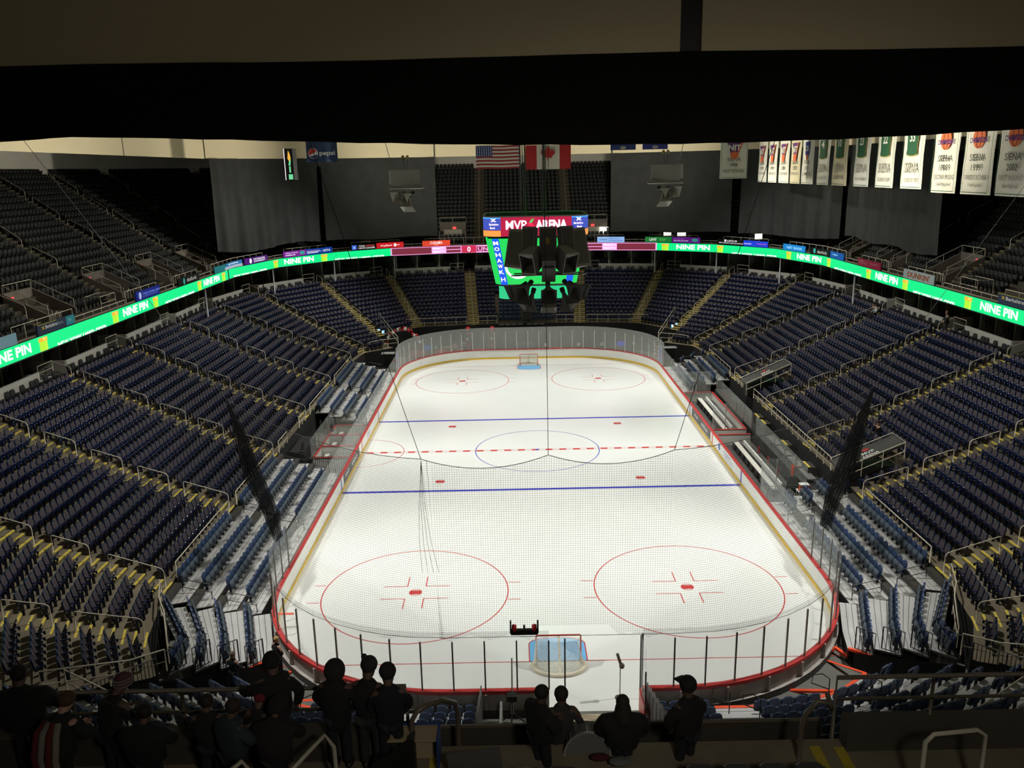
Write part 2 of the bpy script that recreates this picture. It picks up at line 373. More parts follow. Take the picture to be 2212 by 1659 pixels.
for s, nm, rng in ((-1, 'left', [(-20.2, 20.5)]), (1, 'right', [(-20.2, -11.6), (11.3, 20.5)])):
    c = 0
    for y0, y1 in rng:
        n = max(1, round((y1-y0)/2.03))
        for i in range(n):
            ya, yb = y0+(y1-y0)*i/n, y0+(y1-y0)*(i+1)/n
            pane((s*13.05, ya), (s*13.05, yb-.01), 1.07, 2.92, '%s side glass pane, %s along the boards from the near corner' % (nm, ORD[c]), post=False); c += 1
def curve_glass(cx, y, sgn, label):
    P = [(cx, y)]+[(cx+.45-.45*math.cos(math.radians(a)), y+sgn*.45*math.sin(math.radians(a))) for a in range(15, 91, 15)]+[(cx+2.3, y+sgn*.45)]
    q = MB()
    for i in range(len(P)-1): q.wall(P[i], P[i+1], 1.07, 3.0, .02, glassm)
    q.box((cx+1.05, y+sgn*.45, 2.0), (.05, .05, 1.9), silver)
    tag(q.obj('curved_glass'), label, 'glass pane')
curve_glass(13.05, -11.6, 1, 'curved glass return at the near end of the near team bench')
curve_glass(13.05, 11.3, -1, 'curved glass return at the far end of the far team bench')
curve_glass(13.05, .45, 1, 'curved glass divider between the two team benches')
# ---------------------------------------------------------------- goals
def netmat(name, col, cell, th, base=0.0, uv=False):
    if name in MATS: return MATS[name]
    m = bpy.data.materials.new(name); m.use_nodes = True; nt = m.node_tree; nt.nodes.clear(); N = nt.nodes.new; K = nt.links.new
    o = N('ShaderNodeOutputMaterial'); mx = N('ShaderNodeMixShader'); t = N('ShaderNodeBsdfTransparent'); p = N('ShaderNodeBsdfDiffuse'); p.inputs[0].default_value = (*col, 1)
    tc = N('ShaderNodeTexCoord'); sp = N('ShaderNodeSeparateXYZ'); K(tc.outputs['Object'], sp.inputs[0]); ad = N('ShaderNodeMath'); ad.operation = 'ADD'
    K(sp.outputs['X'], ad.inputs[0]); K(sp.outputs['Y'], ad.inputs[1]); res = []; srcs = (ad.outputs[0], sp.outputs['Z'])
    if uv: s2 = N('ShaderNodeSeparateXYZ'); K(tc.outputs['UV'], s2.inputs[0]); srcs = (s2.outputs['X'], s2.outputs['Y'])
    for src in srcs:
        f = N('ShaderNodeMath'); f.operation = 'PINGPONG'; f.inputs[1].default_value = cell/2; K(src, f.inputs[0])
        c = N('ShaderNodeMath'); c.operation = 'LESS_THAN'; c.inputs[1].default_value = th/2; K(f.outputs[0], c.inputs[0]); res.append(c)
    mxm = N('ShaderNodeMath'); mxm.operation = 'MAXIMUM'; K(res[0].outputs[0], mxm.inputs[0]); K(res[1].outputs[0], mxm.inputs[1])
    m2 = N('ShaderNodeMath'); m2.operation = 'MAXIMUM'; m2.inputs[1].default_value = base; K(mxm.outputs[0], m2.inputs[0])
    K(m2.outputs[0], mx.inputs[0]); K(t.outputs[0], mx.inputs[1]); K(p.outputs[0], mx.inputs[2]); K(mx.outputs[0], o.inputs[0]); MATS[name] = m; return m
def goal(y, d, label):
    g = thing('hockey_goal', label, 'goal', (0, y, 0)); R_ = mat('goal_red_steel', (.5, .07, .05), .4)
    q = MB(); q.tube([(-.93, 0, 0), (-.93, 0, 1.2), (-.9, 0, 1.23), (.9, 0, 1.23), (.93, 0, 1.2), (.93, 0, 0)], .035, R_); q.obj('frame', g, True)
    fw = mat('goal_padding', (.72, .66, .52), .7, noise=.15, nscale=6)
    base = [(-.93, 0)]+[(-1.12*math.cos(a), d*(.35+.78*math.sin(a))) for a in [math.pi*i/14 for i in range(15)]]+[(.93, 0)]
    q = MB(); q.tube([(p[0], p[1], .07) for p in base], .085, fw, 8); q.obj('base_pad', g, True)
    q = MB(); q.tube([(0, 0, 1.2), (0, d*.5, 1.1), (0, d*.62, .9), (0, d*1.08, .1)], .05, fw, 6); q.obj('centre_bar', g, True)
    nm = netmat('goal_netting', (.85, .82, .72), .055, .014, .18)
    top = [(-.93, 0, 1.2), (-.75, d*.4, 1.2), (0, d*.5, 1.2), (.75, d*.4, 1.2), (.93, 0, 1.2)]
    bot = [(-.93, 0, .1), (-1.1, d*.55, .1), (0, d*1.12, .1), (1.1, d*.55, .1), (.93, 0, .1)]
    q = MB(); q.add(top+bot, [(i, i+1, i+6, i+5) for i in range(4)], nm); q.add(top, [(0, 1, 2, 3, 4)], nm); q.obj('netting', g)
goal(-89*ft, -1, 'near red framed hockey goal behind the open gate')
goal(89*ft, 1, 'far red framed hockey goal in front of the white end boards')
# ---------------------------------------------------------------- protective netting
nt_ = thing('protective_net', 'fine black protective net hung behind the near goal', 'safety net', (0, -30.6, 0))
nmat_ = netmat('safety_netting', (.03, .03, .03), .085, .0055, uv=True)
TOP = [(-14.8, -21.5, 10.2), (-4.95, -30.6, 10.37), (-.5, -30.6, 10.43), (3.9, -30.6, 10.52), (14.8, -21.5, 10.2)]
SAG = [1.0, .75, .75, 1.0]
tp = []
for i in range(4):
    a, b = Vector(TOP[i]), Vector(TOP[i+1])
    for k in range(12):
        t = k/12; q = a.lerp(b, t); q.z -= SAG[i]*4*t*(1-t)*(.55 if i in (1, 2) else .6); tp.append(q)
tp.append(Vector(TOP[-1]))
gl = endL[::1]+[(GATE[0], -30.58)]+endR
bt = resample([(p[0], p[1]) for p in ([(-13.05, -20.2)]+endL[1:]+endR[:-1]+[(13.05, -20.2)])], 1, False)
def lerp_poly(P, t):
    L = [0]
    for i in range(len(P)-1): L.append(L[-1]+math.dist(P[i][:2], P[i+1][:2]))
    s = t*L[-1]
    for i in range(len(P)-1):
        if L[i+1] >= s-1e-9: k = (s-L[i])/max(1e-9, L[i+1]-L[i]); return tuple(P[i][j]+(P[i+1][j]-P[i][j])*k for j in range(len(P[i])))
    return P[-1]
# map bottom arc so that each top hanger sits above its own stretch of glass
brk_t = [0, 12/48, 24/48, 36/48, 1]; lenb = []
bot = []
ang = {0: (-13.05, -20.9), 12: (-4.95, -30.58), 24: (-.5, -30.58), 36: (3.9, -30.58), 48: (13.05, -20.9)}
for i in range(49):
    if i <= 12:
        a = 90*(i/12); bot.append((-4.42-8.63*math.cos(math.radians(a)), -21.95-8.63*math.sin(math.radians(a))-.05*(1-i/12)))
    elif i <= 36: bot.append((-4.95+(3.9+4.95)*(i-12)/24, -30.6))
    else:
        a = 90*((i-36)/12); bot.append((4.42+8.63*math.sin(math.radians(a)), -21.95-8.63*math.cos(math.radians(a))-.05*(i-36)/12))
nz = 10; q = MB(); vs = []
for j in range(nz+1):
    for i in range(49):
        a = tp[i]; b = Vector((*bot[i], 3.32+.12*math.cos(i*math.pi/2))) if not 22 < i < 31 else Vector((*bot[i], 3.75))
        t = j/nz; v = a.lerp(b, t); v -= Vector((0, 30.6*-1, 0))*1 if False else Vector((0, 0, 0)); vs.append(v-Vector((0, -30.6, 0)))
q.add(vs, [(j*49+i, j*49+i+1, (j+1)*49+i+1, (j+1)*49+i) for j in range(nz) for i in range(48)], nmat_); no_ = q.obj('netting', nt_)
uvl = no_.data.uv_layers.new(name='UVMap'); arc = [0]
for i in range(48): arc.append(arc[-1]+math.dist(bot[i], bot[i+1]))
for lp in no_.data.loops: i = lp.vertex_index % 49; uvl.data[lp.index].uv = (arc[i], no_.data.vertices[lp.vertex_index].co.z)
q = MB(); q.tube([v-Vector((0, -30.6, 0)) for v in tp], .012, black, 5); q.obj('head_rope', nt_)
q = MB(); q.tube([Vector((*p, 3.34))-Vector((0, -30.6, 0)) for p in bot], .01, black, 5); q.obj('foot_rope', nt_)
gath = netmat('gathered_netting', (.008, .008, .008), .05, .012, .28)
for i0, sx in ((0, -1), (48, 1)):           # bunched net edge
    a = tp[i0]; b = Vector((*bot[i0], 3.3)); q = MB()
    for k in range(5):
        off = Vector((-sx*.03*k, .16*k, 0)); c = a.lerp(b, .5)+Vector((sx*.25, 0, -.2))+off*1.6
        pts = [a, a.lerp(b, .25)+off+Vector((sx*.1, 0, -.1)), c, a.lerp(b, .78)+off*1.3, b+off]
        q.tube([v-Vector((0, -30.6, 0)) for v in pts], [.02, .1, .15, .12, .06], gath, 7)
    q.obj('gathered_edge', nt_)
for k in range(4):                           # bunch of folds under the left hanger
    q = MB(); q.tube([(-4.95, 0, 10.3), (-5.1+.07*k, .03, 8.6), (-5.15+.14*k, 0, 7.2), (-5.1+.2*k, 0, 6.0)], .006, black, 4); q.obj('fold', nt_)
for (a, b, lb) in ((TOP[0], (-22.5, -21.5, 22.3), 'left corner'), (TOP[1], (-8.3, -30.6, 22.3), 'left'), (TOP[2], (-.55, -30.6, 22.3), 'middle'), (TOP[3], (7.2, -30.6, 22.3), 'right'), (TOP[4], (22.6, -21.5, 22.3), 'right corner')):
    q = MB(); q.tube([a, b], .011, mat('net_cable', (.02, .02, .02), .7), 5); tag(q.obj('hanging_cable'), 'thin %s cable holding up the near net' % lb, 'cable')
# ================================================================ SEATING BOWLS
def V2(a, b, t): return (a[0]+(b[0]-a[0])*t, a[1]+(b[1]-a[1])*t)
ZL = lambda n: 2.13+.3*n+.0026*n*n if n < 16 or n > 16.5 else 7.4
ZU = lambda n: 11.1+.48*n
# aisle centre lines on the right side (x > 0): name, front point, back point
LOW = [('Z', (15.2, -30.8), (24.3, -41.4)), ('A', (16.58, -28.33), (29.3, -32.4)), ('B', (17.45, -24.1), (31, -24.1)), ('C', (17.5, -15.2), (31, -15.35)), ('D', (17.5, -6.4), (31, -5.9)),
       ('E', (17.5, 2.5), (31, 2.95)), ('F', (17.5, 11.6), (31, 12.5)), ('G', (17.5, 21.0), (31, 21.3)), ('H', (17.0, 25.3), (29.5, 30.6)),
       ('I', (14.3, 27.6), (24.2, 38.6)), ('J', (11.4, 32.2), (16.9, 43.9)), ('K', (5.9, 32.9), (6.9, 46.0)), ('M', (0, 33.1), (0, 46.2))]
NL, NU = 17, 20
UPP = [('u', (31.1, -33), (47, -38)), ('a', (31.2, -24.4), (47, -28)), ('b', (31.2, -15.7), (47, -18.5)), ('c', (31.2, -6.5), (47, -8)), ('d', (31.2, 3.5), (47, 5.0)), ('e', (31.2, 12.7), (47, 15.5)),
       ('f', (31.2, 21.4), (47, 25.0)), ('g', (30.9, 28.0), (46, 34.8)), ('h', (28.3, 34.6), (40, 45.5)), ('i', (23.0, 40.6), (31, 54.6)), ('j', (16.6, 44.3), (20.6, 59.6)), ('k', (5.6, 46.2), (5.9, 62)), ('m', (0, 46.4), (0, 62.2))]
def mirr(p, s): return (p[0]*s, p[1])
SEATS = dict(low=[], center=[], upp=[], deck=[], top=[])
def terrace(name, secs, N, Z, m, k0f, zbase):
    t = MB()
    for s in (-1, 1):
        for i in range(len(secs)-1):
            a0, a1 = secs[i][1], secs[i][2]; b0, b1 = secs[i+1][1], secs[i+1][2]; k0 = k0f(secs[i][0])
            prev = zbase
            for k in range(k0, N):
                P = [mirr(V2(a0, a1, k/N), s), mirr(V2(b0, b1, k/N), s), mirr(V2(b0, b1, (k+1)/N), s), mirr(V2(a0, a1, (k+1)/N), s)]
                z = Z(k); t.quad(*[(q[0], q[1], z) for q in P], m)
                t.quad((*P[0], prev if k > k0 else zbase), (*P[1], prev if k > k0 else zbase), (*P[1], z), (*P[0], z), m if k > k0 else blackcl)
                prev = z
            # close the ends of the stand
            for e, q0, q1 in ((i == 0, a0, a1), (False, b0, b1)):
                if e:
                    for k in range(k0, N): 
                        u, v = mirr(V2(q0, q1, k/N), s), mirr(V2(q0, q1, (k+1)/N), s); t.quad((*u, zbase), (*v, zbase), (*v, Z(k)), (*u, Z(k)), concrete_dk)
    return struct(t.obj(name))
klow = lambda n: 3 if n in 'JKI' else 0
terrace('floor_lower_terrace', LOW, NL, ZL, concrete, klow, -.01)
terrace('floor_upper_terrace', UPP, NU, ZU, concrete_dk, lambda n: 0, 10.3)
SIDE = {-1: 'left', 1: 'right'}
# ---- aisle stairs with yellow nosings
def frame_of(a, b, s):
    p = Vector((*mirr(a, s), 0)); q = Vector((*mirr(b, s), 0)); d = (q-p); L = d.length; d.normalize(); return p, d, Vector((-d.y, d.x, 0)), L
yel_up = mat('dull_yellow_nosing', (.22, .19, .09), .7, noise=.2, nscale=5)  # darker, duller yellow than the lower stand nosings
def stairs(a, b, s, N, Z, k0, k1, label, cm, ym, w_=1.15, extra=0):
    p, d, n, L = frame_of(a, b, s); tr = L/N
    if not any(inframe(p+d*L*t+Vector((0, 0, Z(int(t*N)))), 60) for t in (0, .25, .5, .75, 1)): return
    c = MB(); y = MB(); 
    for k in range(k0, k1):
        z0 = Z(k); rise = Z(k+1)-z0; m_ = p+d*(tr*(k+.75)); R = Matrix((( d.x, n.x, 0), (d.y, n.y, 0), (0, 0, 1)))
        c.box(m_+Vector((0, 0, z0+rise/4)), (tr*.5, w_, rise/2), cm, R=R)
        for tt, zz_, ww in ((k+.5, z0+rise/2, w_), (k, z0, w_+.0)):
            q = p+d*(tr*tt+.045); y.box(q+Vector((0, 0, zz_+.004)), (.085, ww-.04, .008), ym, R=R); y.box(p+d*(tr*tt-.004)+Vector((0, 0, zz_-.02)), (.008, ww-.04, .045), ym, R=R)
    for e in range(extra):
        z = Z(k1-1)+.2*(e+1); c.box(p+d*(L+.15+.3*e)+Vector((0, 0, z/2+3.5)), (.3, w_, z-7), cm, R=R); y.box(p+d*(L+.04+.3*e)+Vector((0, 0, z+.004)), (.07, w_-.04, .008), ym, R=R)
    o = c.obj('aisle_stairs'); tag(o, label, 'stairs', 'aisle stairs of the bowl'); y.obj('nosing_stripe', o)
def urail(p0, z0, p1, z1, h, label, m=railm, r=.024, h1=None, group='aisle handrails'):
    """inverted U rail: rounded upper end, straight lower end"""
    a = Vector((*p0[:2], z0)); b = Vector((*p1[:2], z1)); d = (b-a); d.z = 0; L = d.length
    if L < .01: return
    d.normalize(); h1 = h1 or h; A = a+Vector((0, 0, h)); B = b+Vector((0, 0, h1)); sl = (B-A).normalized(); up = Vector((0, 0, 1)); pts = [a]
    for P, u1, u2, rr in ((A, -up, sl, .12), (B, -sl, -up, .2)):
        q0 = P+u1*rr if P is A else P+u1*rr; q2 = P+u2*rr
        for i in range(5): t = i/4; pts.append(q0*(1-t)**2+P*2*t*(1-t)+q2*t*t)
    pts.append(b); q = MB(); q.tube(pts, r, m, 7); o = q.obj('handrail', smooth=True); tag(o, label, 'handrail', group)
    f = MB()
    for e in (a, b): f.lathe([(.05, 0), (.05, .015), (.03, .02)], m, (e.x, e.y, e.z), 8)
    f.obj('base_flange', o); return o
NAME = dict(Z='corner stair', A='nearest corner', B='second', C='third', D='fourth', E='fifth', F='sixth', G='seventh', H='eighth', I='ninth', J='tenth', K='innermost far end')
for s in (-1, 1):
    for nm, a, b in LOW[1:-1]:
        k0 = 3 if nm in 'JK' else (3 if nm == 'I' else 0)
        stairs(a, b, s, NL, ZL, k0, NL, 'concrete stairs with yellow nosings, %s aisle of the %s lower stand' % (NAME[nm], SIDE[s]), concrete, yellow, 1.2 if nm not in 'IJK' else 1.35, extra=2 if nm not in 'AB' else 0)
        starts = [(0, 3.1), (4, 6.1), (7, 9.1), (10, 12.1), (13, 15.1), (16, 18.6)] if nm != 'K' else [(3.2, 16)]
        if nm in 'IJ': starts = [(4, 6.1), (7, 9.1), (10, 12.1), (13, 15.1), (16, 18.6)]
        for r_, (n0, n1) in enumerate(starts):
            A_, B_ = V2(a, b, (n0+.1)/NL), V2(a, b, min(n1, 17.6)/NL); A_, B_ = mirr(A_, s), mirr(B_, s)
            z0 = ZL(int(n0)); z1 = ZL(int(n1)) if n1 < 17 else ZL(16)+.5
            if not (inframe((*A_, z0)) or inframe((*B_, z1))): continue
            urail(B_, z1, A_, z0, .82, 'cream handrail, %s from the bottom of the %s aisle in the %s lower stand' % (ORD[r_], NAME[nm], SIDE[s]), h1=.95)
UN = dict(u='hidden', a='first', b='second', c='third', d='fourth', e='fifth', f='sixth', g='seventh', h='eighth', i='ninth', j='tenth', k='middle')
for s in (-1, 1):
    for nm, a, b in UPP[:-1]:
        if nm in 'hi': continue
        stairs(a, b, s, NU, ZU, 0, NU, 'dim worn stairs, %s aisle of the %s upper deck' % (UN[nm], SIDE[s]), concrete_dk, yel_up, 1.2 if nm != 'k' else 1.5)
        st = [(.3, 3.4), (4.2, 7.6), (8, 11.2), (11.8, 14.9), (15.6, 18.8)] if nm != 'k' else [(1, 19)]
        if nm in 'cdefab': st = [(5.4, 7.8), (8.6, 11.2), (11.9, 14.9), (15.6, 18.6)] if nm in 'bdf' else [(1.2, 3.6), (4.4, 7), (8, 10.7), (11.6, 14.5), (15.3, 18.4)]
        for r_, (n0, n1) in enumerate(st):
            A_, B_ = mirr(V2(a, b, n0/NU), s), mirr(V2(a, b, n1/NU), s)
            z0, z1 = ZU(int(n0)), ZU(int(n1))
            if not (inframe((*A_, z0)) or inframe((*B_, z1))): continue
            urail(B_, z1, A_, z0, .9, 'dim handrail, %s up the %s aisle of the %s upper deck' % (ORD[r_], UN[nm], SIDE[s]), group='upper deck handrails')
# ---- seat positions
def fill(secs, N, Z, kf, key, pitch, skip, aw=.66, inset=.5):
    for s in (-1, 1):
        for i in range(len(secs)-1):
            nm = secs[i][0]
            for k in range(kf(nm), N):
                f = (k+inset)/N; A_, B_ = mirr(V2(secs[i][1], secs[i][2], f), s), mirr(V2(secs[i+1][1], secs[i+1][2], f), s)
                d = Vector((B_[0]-A_[0], B_[1]-A_[1])); L = d.length; d.normalize(); mid = Vector(A_)+d*L/2
                nrm = Vector((-d.y, d.x)); 
                if nrm.dot(Vector((0, -1.5))-mid*1.0) < 0: nrm = -nrm      # towards the ice
                rz = math.atan2(nrm.y, nrm.x)-math.pi/2
                end = secs[i+1][0] in 'Mm'
                L1 = L-aw-(.02 if end else aw); n = int(L1/pitch); 
                if n < 1: continue
                pp = L1/n if L1/n < pitch*1.12 else pitch
                for j in range(n):
                    q = Vector(A_)+d*(aw+pp*(j+.5)+(L1-pp*n)/2)
                    P = (q.x, q.y, Z(k))
                    if not inframe((P[0], P[1], P[2]+.5), 20): continue
                    if skip(nm, s, k, j, n, P): continue
                    # count seats from the nearer aisle
                    SEATS[key].append((P[0], P[1], P[2], rz, nm, s, k, j, n))
def skip_low(nm, s, k, j, n, P):
    if nm == 'K' and abs(P[0]) < 3.45 and k < 15: return True
    if s > 0:      # camera platforms built into the right stand
        if 1.6 > P[1] > -.2 and False: return True
        for (ax, ay), (bx, by) in PLATS:
            d = Vector((bx-ax, by-ay)); L = d.length; t = Vector((P[0]-ax, P[1]-ay)).dot(d)/L; off = abs(d.x*(P[1]-ay)-d.y*(P[0]-ax))/L
            if -.3 < t < L+.4 and off < 1.0: return True
    if nm == 'D' and s < 0 and k < 4 and False: return True
    return False
PLATS = [((16.8, 6.2), (20.3, 6.3)), ((16.8, -13.1), (20.3, -13.1))]
fill(LOW, NL, ZL, klow, 'low', .5, skip_low)
def vom_y(secs, nm): return None
VOMS = [(1.2, 4.5, 'dd')]
def skip_up(nm, s, k, j, n, P):
    x, y = abs(P[0]), P[1]
    for v in (-15.0, -5.8, 4.0, 13.2, 22.0):
        if k < 4 and v < y < v+3.6 and x > 30: return True
    return False
fill(UPP, NU, ZU, lambda n: 0, 'upp', .52, skip_up, .7)
# ---- seat models ---------------------------------------------------------------
def seat_parts(c_shell, c_pad, tall=.0, arms=True, wdt=.46):
    """faces +y, origin on the tread at the seat centre; returns dict of MBs"""
    out = {}
    b = MB(); W = wdt/2; H0, H1 = .36, .88+tall; tilt = .2
    def yb(z): return -.20-(z-H0)*tilt
    prof = [(W*.86, H0), (W*.98, H0+.12), (W, H1-.18), (W*.93, H1-.07), (W*.70, H1)]
    def plate(mb, sc_, y0, m, z_off=0, th=.0):
        L = [(-x*sc_, yb(z)+y0, z*1.0) for x, z in prof]; R_ = [(x*sc_, yb(z)+y0, z) for x, z in prof]
        n = len(prof); mb.add(L+R_, [(i, n+i, n+i+1, i+1) for i in range(n-1)], m)
    plate(b, .93, .035, c_pad); plate(b, 1.0, -.03, c_shell)
    n = len(prof); fr = [(-x*.93, yb(z)+.035, z) for x, z in prof]+[(x*.93, yb(z)+.035, z) for x, z in prof][::-1]
    bk_ = [(-x, yb(z)-.03, z) for x, z in prof]+[(x, yb(z)-.03, z) for x, z in prof][::-1]
    N2 = len(fr); b.add(fr+bk_, [(i, (i+1) % N2, N2+(i+1) % N2, N2+i) for i in range(N2)], c_shell)
    out['backrest'] = b
    q = MB(); ang = math.radians(62); c_, s_ = math.cos(ang), math.sin(ang)
    P = []
    for (l, w1, th) in ((0, W*.9, .05), (.22, W*.94, .07), (.36, W*.8, .05), (.40, W*.55, .02)):
        y, z = -.16+l*c_, .38+l*s_
        ny, nz = -s_*th, c_*th
        P += [(-w1, y, z), (w1, y, z), (w1, y-ny*0-ny, z-nz), (-w1, y-ny, z-nz)]
    for i in range(3): o = 4*i; q.add(P, [(o, o+1, o+5, o+4)], c_pad); q.add(P, [(o+1, o+2, o+6, o+5), (o+2, o+3, o+7, o+6), (o+3, o, o+4, o+7)], c_shell)
    q.add(P, [(12, 13, 14, 15), (0, 3, 2, 1)], c_shell); out['seat_pan'] = q
    if arms:
        a = MB(); x = .25
        a.box((x, -.04, .55), (.05, .34, .05), c_shell); a.box((x, -.06, .28), (.035, .12, .54), c_shell); a.box((x, .1, .50), (.05, .07, .1), c_shell); out['armrest'] = a
    return out
def joined(parts):
    r = MB()
    for p_ in parts.values():
        o = len(r.v); r.v += p_.v
        for f, mi in zip(p_.f, p_.m): r.f.append(tuple(a+o for a in f)); r.m.append(r.mi(p_.ms[mi]))
    return r
def simple_seat(shell, pad):
    """light version: backrest, folded pan, one arm"""
    return joined(seat_parts(shell, pad))
def place_seats(lst, parts, nm_obj, cat, labeler, group, stuffname, stufflabel, limit=298, withparts=True):
    lst = sorted(lst, key=lambda q: (Vector(q[:3])-CAMP).length)
    # hidden seats (outside the frame) are not worth an object
    one = [q for q in lst if inframe((q[0], q[1], q[2]+.5), -6)][:limit]; ids = set(id(q) for q in one); rest = [q for q in lst if id(q) not in ids]
    if withparts:
        ms = {k: v.mesh(k) for k, v in parts.items()}
        for q in one:
            t = thing(nm_obj, labeler(q), cat, q[:3], q[3], group)
            for k, me in ms.items(): o = bpy.data.objects.new(k, me); COL.objects.link(o); o.parent = t
    else:
        me = joined(parts).mesh(nm_obj)
        for q in one: o = bpy.data.objects.new(nm_obj, me); COL.objects.link(o); o.location = q[:3]; o.rotation_euler = (0, 0, q[3]); tag(o, labeler(q), cat, group)
    if rest:
        o = merge_inst(stuffname, joined(parts), [q[:4] for q in rest]); o['kind'] = 'stuff'; o['label'] = stufflabel; o['category'] = cat
NX = {LOW[i][0]: LOW[i+1][0] for i in range(len(LOW)-1)}; NXU = {UPP[i][0]: UPP[i+1][0] for i in range(len(UPP)-1)}
def lab_low(q):
    x, y, z, rz, nm, s, k, j, n = q; near = j < n/2; jj = j+1 if near else n-j; ai = NAME.get(nm if near else NX[nm], 'centre')
    return 'navy folding seat, %s row, %s seat %s the %s aisle, %s lower stand' % (ORD[k], ORD[min(jj, 24)-1], 'beyond' if near else 'before', ai, SIDE[s])
def lab_upp(q):
    x, y, z, rz, nm, s, k, j, n = q; near = j < n/2; jj = j+1 if near else n-j; ai = UN.get(nm if near else NXU[nm], 'centre')
    return 'dark seat, %s row, %s seat %s the %s aisle, %s upper deck' % (ORD[k], ORD[min(jj, 24)-1], 'beyond' if near else 'before', ai, SIDE[s])
fixed = seat_parts(navy, cush)
place_seats([q for q in SEATS['low'] if q[6] < 16], fixed, 'folding_seat', 'seat', lab_low, 'grey and navy folding seats of the lower stands', 'folding_seats', 'the many other grey and navy folding seats of the lower stands')
topch = seat_parts(darkseat, darkseat, .02)
tops = [q for q in SEATS['low'] if q[6] == 16 and (q[7] % 5 in (0, 1, 3))]
def lab_top(q):
    x, y, z, rz, nm, s, k, j, n = q; near = j < n/2; jj = j+1 if near else n-j; ai = NAME.get(nm if near else NX[nm], 'centre')
    return 'charcoal back wall chair, place %d %s the %s aisle, %s lower stand' % (jj, 'beyond' if near else 'before', ai, SIDE[s])
place_seats(tops, topch, 'back_row_chair', 'chair', lab_top, 'charcoal chairs along the back wall', 'back_row_chairs', 'charcoal chairs along the back wall', withparts=False)
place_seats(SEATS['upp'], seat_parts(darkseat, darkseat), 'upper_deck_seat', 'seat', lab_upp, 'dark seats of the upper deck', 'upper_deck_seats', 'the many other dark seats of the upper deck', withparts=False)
# ---- centre block of the far end: retractable blue seats with white spots and a central stair
cb = MB(); cblk = MB()
cs = []
for k in range(3, 15):
    y = 33.05+(46.1-33.05)*(k+.5)/NL; z = ZL(k)
    for j in range(5):
        for s in (-1, 1): cs.append((s*(.85+.52*j), y, z, math.pi, 'K', s, k, j, 5))
bteal = mat('teal_blue_seat', (.018, .035, .075), .45)
def lab_cb(q): return 'blue retractable seat, %s row up and %s %s of the far centre stair' % (ORD[q[6]-3], ORD[q[7]], 'left' if q[5] < 0 else 'right')
place_seats(cs, seat_parts(bteal, bteal), 'retractable_seat', 'seat', lab_cb, 'blue retractable seats at the far end', 'x', 'x', withparts=False)
c = MB(); y_ = MB()
for k in range(3, 15):
    yy = 33.05+(46.1-33.05)*(k)/NL
    for h in (0, .5): c.box((0, yy+h*.77+.2, ZL(k)+h*.17-.08), (.95, .38, .17), black); y_.box((0, yy+h*.77+.03, ZL(k)+h*.17+.012), (.9, .05, .01), silver)
o = c.obj('aisle_stairs'); tag(o, 'black stair with silver nosings in the middle of the far blue seats', 'stairs'); y_.obj('nosing_stripe', o)
# ---- back wall of the lower stands, gaps at the aisles
wl = MB()
for s in (-1, 1):
    for i in range(len(LOW)-1):
        a, b = mirr(LOW[i][2], s), mirr(LOW[i+1][2], s); d = Vector((b[0]-a[0], b[1]-a[1])); L = d.length; d.normalize(); g = .75
        p, q = Vector(a)+d*g, Vector(b)-d*(g if LOW[i+1][0] != 'M' else 0)
        lg = 1.7                    # lower ledge beside the aisle with a small rail
        r_ = Vector(b)-d*(g+lg) if LOW[i+1][0] != 'M' else q
        wl.wall(p, r_, 6, 8.6, .14, wallgrey)
        if LOW[i+1][0] != 'M':
            wl.wall(r_, q, 6, 8.05, .14, wallgrey)
            if inframe((r_.x, r_.y, 8.3)):
                t = MB(); P3 = lambda v, z: (v.x, v.y, z); t.tube([P3(r_, 8.05), P3(r_, 8.95), P3(q, 8.95), P3(q, 8.05)], .022, railm, 6); t.tube([P3(r_, 8.5), P3(q, 8.5)], .018, railm, 6)
                tag(t.obj('ledge_rail'), 'small cream rail on the wall ledge before the %s aisle, %s lower stand' % (NAME[LOW[i+1][0]], SIDE[s]), 'railing')
        n = Vector((-d.y, d.x)); n = n if n.dot(Vector(a)-Vector((0, -1.5))) > 0 else -n
        for e in (p, q if LOW[i+1][0] != 'M' else None):
            if e is not None: wl.wall(e, e+n*2.2, 6, 8.6 if e is p else 8.05, .12, wallgrey)
struct(wl.obj('wall_lower_back'))
